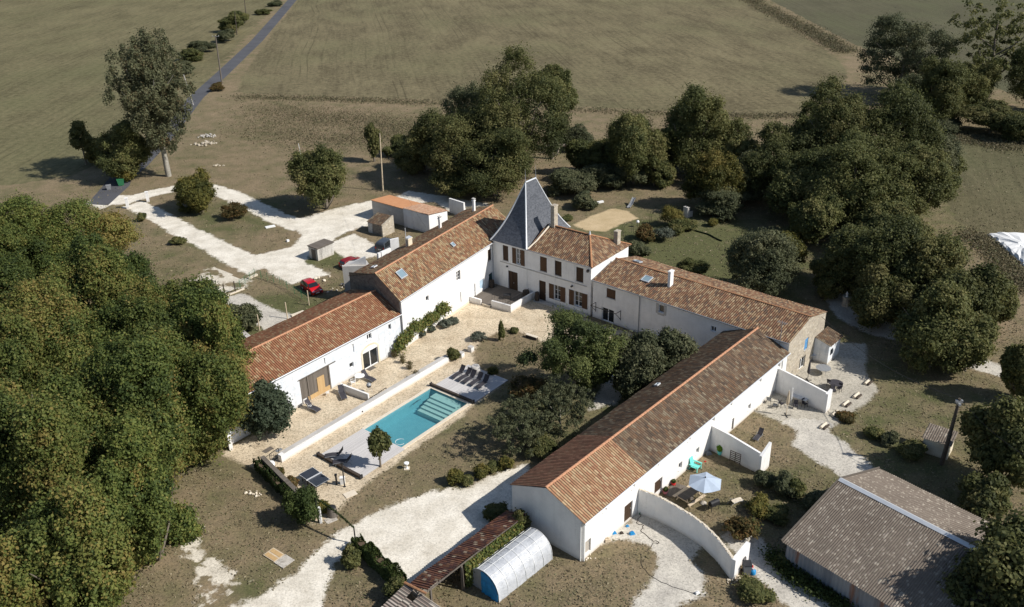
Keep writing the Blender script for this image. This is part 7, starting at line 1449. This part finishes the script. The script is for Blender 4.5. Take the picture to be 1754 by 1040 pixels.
for i, (px, lb) in enumerate((((676, 612), 'tall dry grass tuft nearest the barn corner'), ((690, 622), 'tall dry grass tuft in the middle of the gravel strip'), ((702, 632), 'dry grass tuft at the end of the gravel strip'), ((712, 648), 'small green weed tuft above the pool wall'))):
    p = G(*px); rs = np.random.RandomState(i); n = 260; P = np.column_stack([rs.normal(0, .16, n), rs.normal(0, .14, n), rs.uniform(0, .95, n)]); Nn = np.column_stack([rs.normal(size=n), rs.normal(size=n), np.zeros(n)+.05]); me = leafmesh('grass_tuft', P, Nn, .07, rs.uniform(0, 1, n), rs, 'ldry', 3.5); o = bpy.data.objects.new('grass_tuft', me); col.objects.link(o); o.location = p; tag(o, lb, 'grass tuft')
# vine on the tall wing
def vine(name, label, path, n, wdt, leaf, mt, seed, out=.35, cat='vine', stem=True):
    """path: (X, Z) along the wall plane of the tall wing"""
    rs = np.random.RandomState(seed); path = np.array(path); L = len(path)-1; u_ = rs.uniform(0, L, n); i = np.minimum(u_.astype(int), L-1); f = u_-i; P2 = path[i]+(path[i+1]-path[i])*f[:, None]
    cl = rs.normal(size=(40, 2))*wdt*.5; P = np.column_stack([P2[:, 0]+rs.normal(0, wdt, n)*.6, -np.abs(rs.normal(0, out, n))-.05, P2[:, 1]+rs.normal(0, wdt, n)*.75+.25*np.sin(P2[:, 0]*2.3+seed)]); P[:, 2] = np.maximum(P[:, 2], .05)
    me = leafmesh('leaves', P, np.column_stack([rs.normal(size=n)*.6, -np.ones(n), rs.normal(size=n)*.6+.5]), leaf, rs.uniform(.1, 1, n), rs, mt); t = thing(name, label, cat, FB.w(0, 0), RZ(FB.hd)); o = bpy.data.objects.new('leaves', me); col.objects.link(o); o.parent = t
    if stem: q = MB(); q.tube([(path[0][0], -.1, 0)]+[(p[0], -.12, p[1]) for p in path], .05, 6); q.build('stem', 'bark', t)
f_ = FB.front
vine('climbing_vine', 'leafy green vine climbing along the foot of the tall sunlit wing', [f_(674, 597), f_(690, 578), f_(700, 565), f_(720, 553), f_(735, 545), f_(750, 532), f_(763, 524)], 5200, .42, .17, 'lplane', 3)
vine('climbing_vine', 'hanging tail of vine leaves at the corner between barn and tall wing', [f_(684, 596), f_(683, 585)], 700, .35, .15, 'lplane', 4, stem=False)
# ivy and hedges
def hedge(name, label, a, b, w_, h, n, mt, leaf, seed, cat='hedge', z0=0.0):
    a, b = G(*a), G(*b); d = b-a; L = d.length; t = thing(name, label, cat, a, math.atan2(d.y, d.x)); rs = np.random.RandomState(seed)
    x = rs.uniform(0, L, n); y = rs.uniform(-1, 1, n)*w_/2; z = z0+rs.uniform(0, 1, n)**.6*(h-z0)*(1+.18*np.sin(x*2.1+seed)+.1*np.sin(x*5)); k_ = rs.rand(n) < .6; y = np.where(k_, np.sign(y)*w_/2*(1+.15*np.sin(x*3+z*2)), y)
    Nn = np.column_stack([rs.normal(size=n)*.5, np.sign(y), np.full(n, .6)])+rs.normal(size=(n, 3))*.4; me = leafmesh('leaves', np.column_stack([x, y, z]), Nn, leaf, rs.uniform(0, 1, n), rs, mt); o = bpy.data.objects.new('leaves', me); col.objects.link(o); o.parent = t
    q = MB(); q.box(0, L, -w_*.3, w_*.3, 0, h*.8); q.build('wood', 'soil', t); return t
hedge('ivy_cover', 'dark ivy covering the left face of the low stone wall', (441, 803), (524, 888), .5, 1.15, 5000, 'leafdark', .13, 2, 'ivy')
hedge('hedge', 'trimmed ivy hedge wall between the white drive and bottom lawn', (612, 940), (690, 1010), .8, 1.35, 8000, 'leafmid', .14, 3); treec('bush', 'round bush at the upper end of the ivy hedge wall', 'bush', (602, 958), 16, 1.7, 20); treec('bush', 'round bush at the lower end of the ivy hedge wall', 'bush', (678, 1008), 18, 2.0, 21)
treec('bush', 'small shrub in the bed right of the low stone wall', 'rbush', (474, 810), 12, .9, 22); treec('bush', 'shrub in the bed beside the ping pong table', 'rbush', (500, 826), 12, .9, 23); treec('bush', 'small weeds around the dark round compost bin', 'ybush', (556, 868), 10, .9, 24)
rs = np.random.RandomState(8); n = 3800; x = rs.uniform(3.9, 10.6, n); P = np.column_stack([x, -2.15-np.abs(rs.normal(0, .14, n)), rs.uniform(0, 2.45, n)]); me = leafmesh('ivy', P, np.column_stack([rs.normal(size=n)*.5, -np.ones(n), rs.normal(size=n)*.5+.3]), .15, rs.uniform(0, 1, n), rs, 'lplane'); o = bpy.data.objects.new('ivy', me); col.objects.link(o); o.location = FL.w(0, 0); o.rotation_euler = (0, 0, RZ(FL.hd)); tag(o, 'sunlit ivy curtain on the polytunnel side of the narrow open shed', 'ivy')
treec('bush', 'dark ivy bush in the corner of open shed and white gable', 'bush', (893, 900), 17, 2.9, 25); treec('bush', 'dark bush in the shade left of the white gable', 'bush', (850, 882), 22, 1.0, 26)
# garden shrubs behind the house
for i, (px, r, H, kk, lb) in enumerate((((1095, 424), 18, 2.0, 'grey', 'grey green shrub at the manor end of the flower bed'), ((1108, 400), 20, 2.4, 'rbush', 'brownish shrub second in the back garden bed'), ((1135, 400), 18, 2.0, 'sbush', 'silvery shrub in the middle of the back garden bed'), ((1153, 375), 20, 2.8, 'ybush', 'taller yellow green shrub in the back garden bed'), ((1160, 390), 16, 2.0, 'bush', 'dark shrub before the taller yellow green one'), ((1176, 386), 15, 1.6, 'bush', 'dark shrub at the barbecue end of the garden bed'), ((970, 374), 10, .7, 'bush', 'tiny shrub at the near corner of the sand pit'))): treec('bush', lb, kk, px, r, H, 90+i, trunk=False)
# rough shrubs between parasol garden and the corrugated shed
for i, (px, r, H, kk, lb) in enumerate((((1308, 822), 15, 1.6, 'grey', 'grey green shrub by the raked white wall end'), ((1345, 830), 20, 1.9, 'grey', 'first shrub of the rough row towards the corrugated shed'), ((1365, 838), 16, 1.7, 'bush', 'second shrub of the rough row towards the corrugated shed'), ((1300, 868), 22, 1.3, 'ybush', 'yellow green shrub beyond the pale garden lounger'), ((1272, 905), 26, 1.6, 'rbush', 'brownish shrub above the curved wall end'), ((1400, 860), 20, 1.6, 'grey', 'shrub touching the corner of the corrugated shed'), ((1330, 880), 20, 1.2, 'bush', 'dark shrub in the shade of the corrugated shed'), ((1450, 712), 14, .8, 'rbush', 'low brown shrub behind the log seats'), ((1497, 742), 14, 1.0, 'bush', 'dark low shrub on the lawn right of the log seats'), ((1525, 752), 14, 1.2, 'grey', 'grey shrub left of the little hut'), ((1560, 770), 20, 1.4, 'bush', 'dark shrub in front of the little hut'), ((1290, 1015), 30, 1.0, 'bush', 'weedy shrub at the bottom edge by the track'), ((1345, 960), 14, .8, 'bush', 'weeds at the foot of the metal siding'))): treec('bush', lb, kk, px, r, H, 110+i, trunk=False)
treec('bush', 'dark bush at the corner behind the red roofed barn', 'grey', (415, 545), 26, 3.6, 130); treec('bush', 'grey shrubs on the field side right of the road', 'rbush', (372, 150), 12, 1.8, 131)
for i, (px, r, H) in enumerate((((330, 95), 16, 3), ((345, 80), 16, 3.2), ((395, 42), 16, 5), ((385, 62), 14, 3.5), ((410, 30), 12, 4), ((310, 118), 16, 3), ((450, 20), 9, 2), ((470, 6), 9, 2))):
    treec('roadside_bush', ('nearest', 'second nearest', 'fourth nearest tall', 'third nearest', 'fifth nearest tall', 'lowest', 'second farthest', 'farthest')[i]+' bush of the row along the left side of the road', 'grey' if i % 2 else 'oak', px, r*1.35, H*1.1, 140+i, group='bushes along the road', trunk=False)
treec('bush', 'orange weeds at the foot of the concrete power pole', 'rbush', (372, 146), 9, 1.2, 150)
for i, (f, tp_, wd_, lb) in enumerate((((820, 265), 118, 110, 'dark oak filling the gap left of the tallest one'), ((1240, 300), 190, 90, 'dark tree right behind the dome shaped tree'), ((1380, 300), 175, 110, 'dark tree at the back of the grove beneath the tallest'), ((1575, 330), 190, 110, 'dark tree at the back right corner of the grove'), ((1650, 190), 95, 100, 'dark tree between the mistletoe tree and the grove'), ((1500, 440), 345, 110, 'dark tree joining the grove and the gable group'), ((1590, 500), 400, 100, 'dark tree on the meadow side of the gable group'), ((1400, 420), 330, 90, 'dark tree at the orchard side of the grove'), ((1000, 300), 238, 70, 'dark undergrowth right of the oak trunk'), ((962, 330), 285, 60, 'undergrowth shrub close behind the finials of the tower'), ((1035, 300), 245, 60, 'undergrowth between the fallen trunk and the round dark tree'), ((1120, 318), 255, 60, 'undergrowth between the round tree and the dome tree'), ((1275, 345), 262, 80, 'undergrowth left below the right hand grove'), ((690, 265), 232, 60, 'undergrowth at the far left of the oak clump'), ((1610, 330), 262, 70, 'undergrowth at the meadow side of the grove'), ((1560, 200), 130, 90, 'undergrowth under the far field edge tree'))): T('tree', lb, 'oak' if i % 3 else 'grey', f, tp_, wd_, 170+i)
# fine litter and dry tufts over the turf
EXCL = [YARD]+TRACKS
def tufts(name, label, quad, n, size, mt, seed, hgt=.10):
    rs = np.random.RandomState(seed); u = rs.uniform(quad[0], quad[2], n); v = rs.uniform(quad[1], quad[3], n); P = np.array([G(a, b)[:2] for a, b in zip(u, v)]); ok = np.ones(n, bool)
    for q in EXCL: ok &= sdist(P, q) < -.1
    for fr, L_, W_ in ((FA, 24.4, 9.5), (FB, 30, 11), (FC, 35.5, 7.5), (FE, LE, 9), (FD, 15.6, 9), (FK, LK, WK), (FL, 11.3, 0)):
        X = (P-np.array(fr.o)[:2])@np.array(fr.a)[:2]; Y = (P-np.array(fr.o)[:2])@np.array(fr.l)[:2]; ok &= ~((X > -.2) & (X < L_) & (Y > -.2) & (Y < W_))
    X = (P-np.array(PF.o)[:2])@np.array(PF.a)[:2]; Y = (P-np.array(PF.o)[:2])@np.array(PF.l)[:2]; ok &= ~((X > -12) & (X < 16.3) & (Y > -6.2) & (Y < 9))
    # clumped: keep more where a low frequency pattern is high
    w_ = .5+.5*np.sin(P[:, 0]*.7+1.3*np.sin(P[:, 1]*.5))*np.sin(P[:, 1]*.9+1.1*np.sin(P[:, 0]*.43)); ok &= rs.rand(n) < .25+.75*w_; P = P[ok]; m = len(P)
    C = np.column_stack([P, rs.uniform(.01, hgt, m)]); me = leafmesh(name, C, rs.normal(size=(m, 3))*.5+np.array([0, 0, .9]), size, rs.uniform(0, 1, m), rs, mt, 1.8); o = bpy.data.objects.new(name, me); col.objects.link(o); tag(o, label, 'grass', kind='stuff')
MT['ltuft'] = m_leaf('dry_tuft_blade', [(.11, .09, .05), (.16, .13, .075), (.22, .18, .11), (.11, .11, .05), (.28, .23, .15)], trans=.1)
tufts('dry_grass_tufts', 'short dry grass tufts and leaf litter over the lower lawns', (130, 560, 1754, 1060), 60000, .12, 'ltuft', 1, .06)
tufts('dry_grass_tufts', 'short dry grass tufts over the lawns around the house', (120, 200, 1754, 600), 40000, .16, 'ltuft', 2, .06)
# ditch hedge at the top right
MT['ldry2'] = m_leaf('rough_grass_blade', [(.10, .09, .05), (.15, .13, .075), (.20, .165, .10), (.11, .12, .055)])
def stuffstrip(name, label, pts, w_, h, n, mt, leaf, seed):
    rs = np.random.RandomState(seed); P = [np.array(G(*p)) for p in pts]; L = len(P)-1; u_ = rs.uniform(0, L, n); i = np.minimum(u_.astype(int), L-1); f = (u_-i)[:, None]; Q = np.array(P)[i]*(1-f)+np.array(P)[i+1]*f
    lf = .5+.5*np.sin(Q[:, 0]*.5+seed)*np.sin(Q[:, 1]*.31); Q[:, 0] += rs.normal(0, w_/2, n); Q[:, 1] += rs.normal(0, w_/2, n); Q[:, 2] = rs.rand(n)*h*(.35+lf)
    me = leafmesh(name, Q, rs.normal(size=(n, 3))+np.array([0, 0, .6]), leaf, rs.uniform(0, 1, n), rs, mt); o = bpy.data.objects.new(name, me); col.objects.link(o); tag(o, label, 'vegetation', kind='stuff')
stuffstrip('ditch_scrub', 'brown scrub filling the ditch between the two far fields', [(1268, -8), (1320, 20), (1370, 45), (1412, 68), (1450, 90)], 4, 1.1, 14000, 'ldry2', .26, 1)
stuffstrip('rough_grass', 'ragged yellow grass fringe along the near edge of the big field', [(402, 166), (560, 170), (720, 176), (980, 188), (1240, 200), (1380, 198)], 3, .35, 9000, 'ldry2', .22, 2)
stuffstrip('rough_grass', 'tall dry weeds on the waste ground behind the garage', [(440, 185), (520, 200), (600, 205), (690, 215), (640, 240), (520, 240), (430, 215)], 9, .35, 16000, 'ldry2', .18, 3)
stuffstrip('rough_grass', 'rough brown grass under the meadow hedge on the right', [(1600, 225), (1660, 240), (1740, 255)], 4, .5, 4000, 'ldry2', .22, 4)
stuffstrip('rough_grass', 'dry brambles along the silage heap', [(1660, 400), (1700, 430), (1740, 470), (1760, 500)], 2.5, .6, 5000, 'ldry2', .2, 5)
stuffstrip('rough_grass', 'weeds in front of the stained metal siding', [(1320, 950), (1350, 985), (1400, 1015), (1450, 1040)], .9, .6, 3500, 'leafmid', .14, 6)
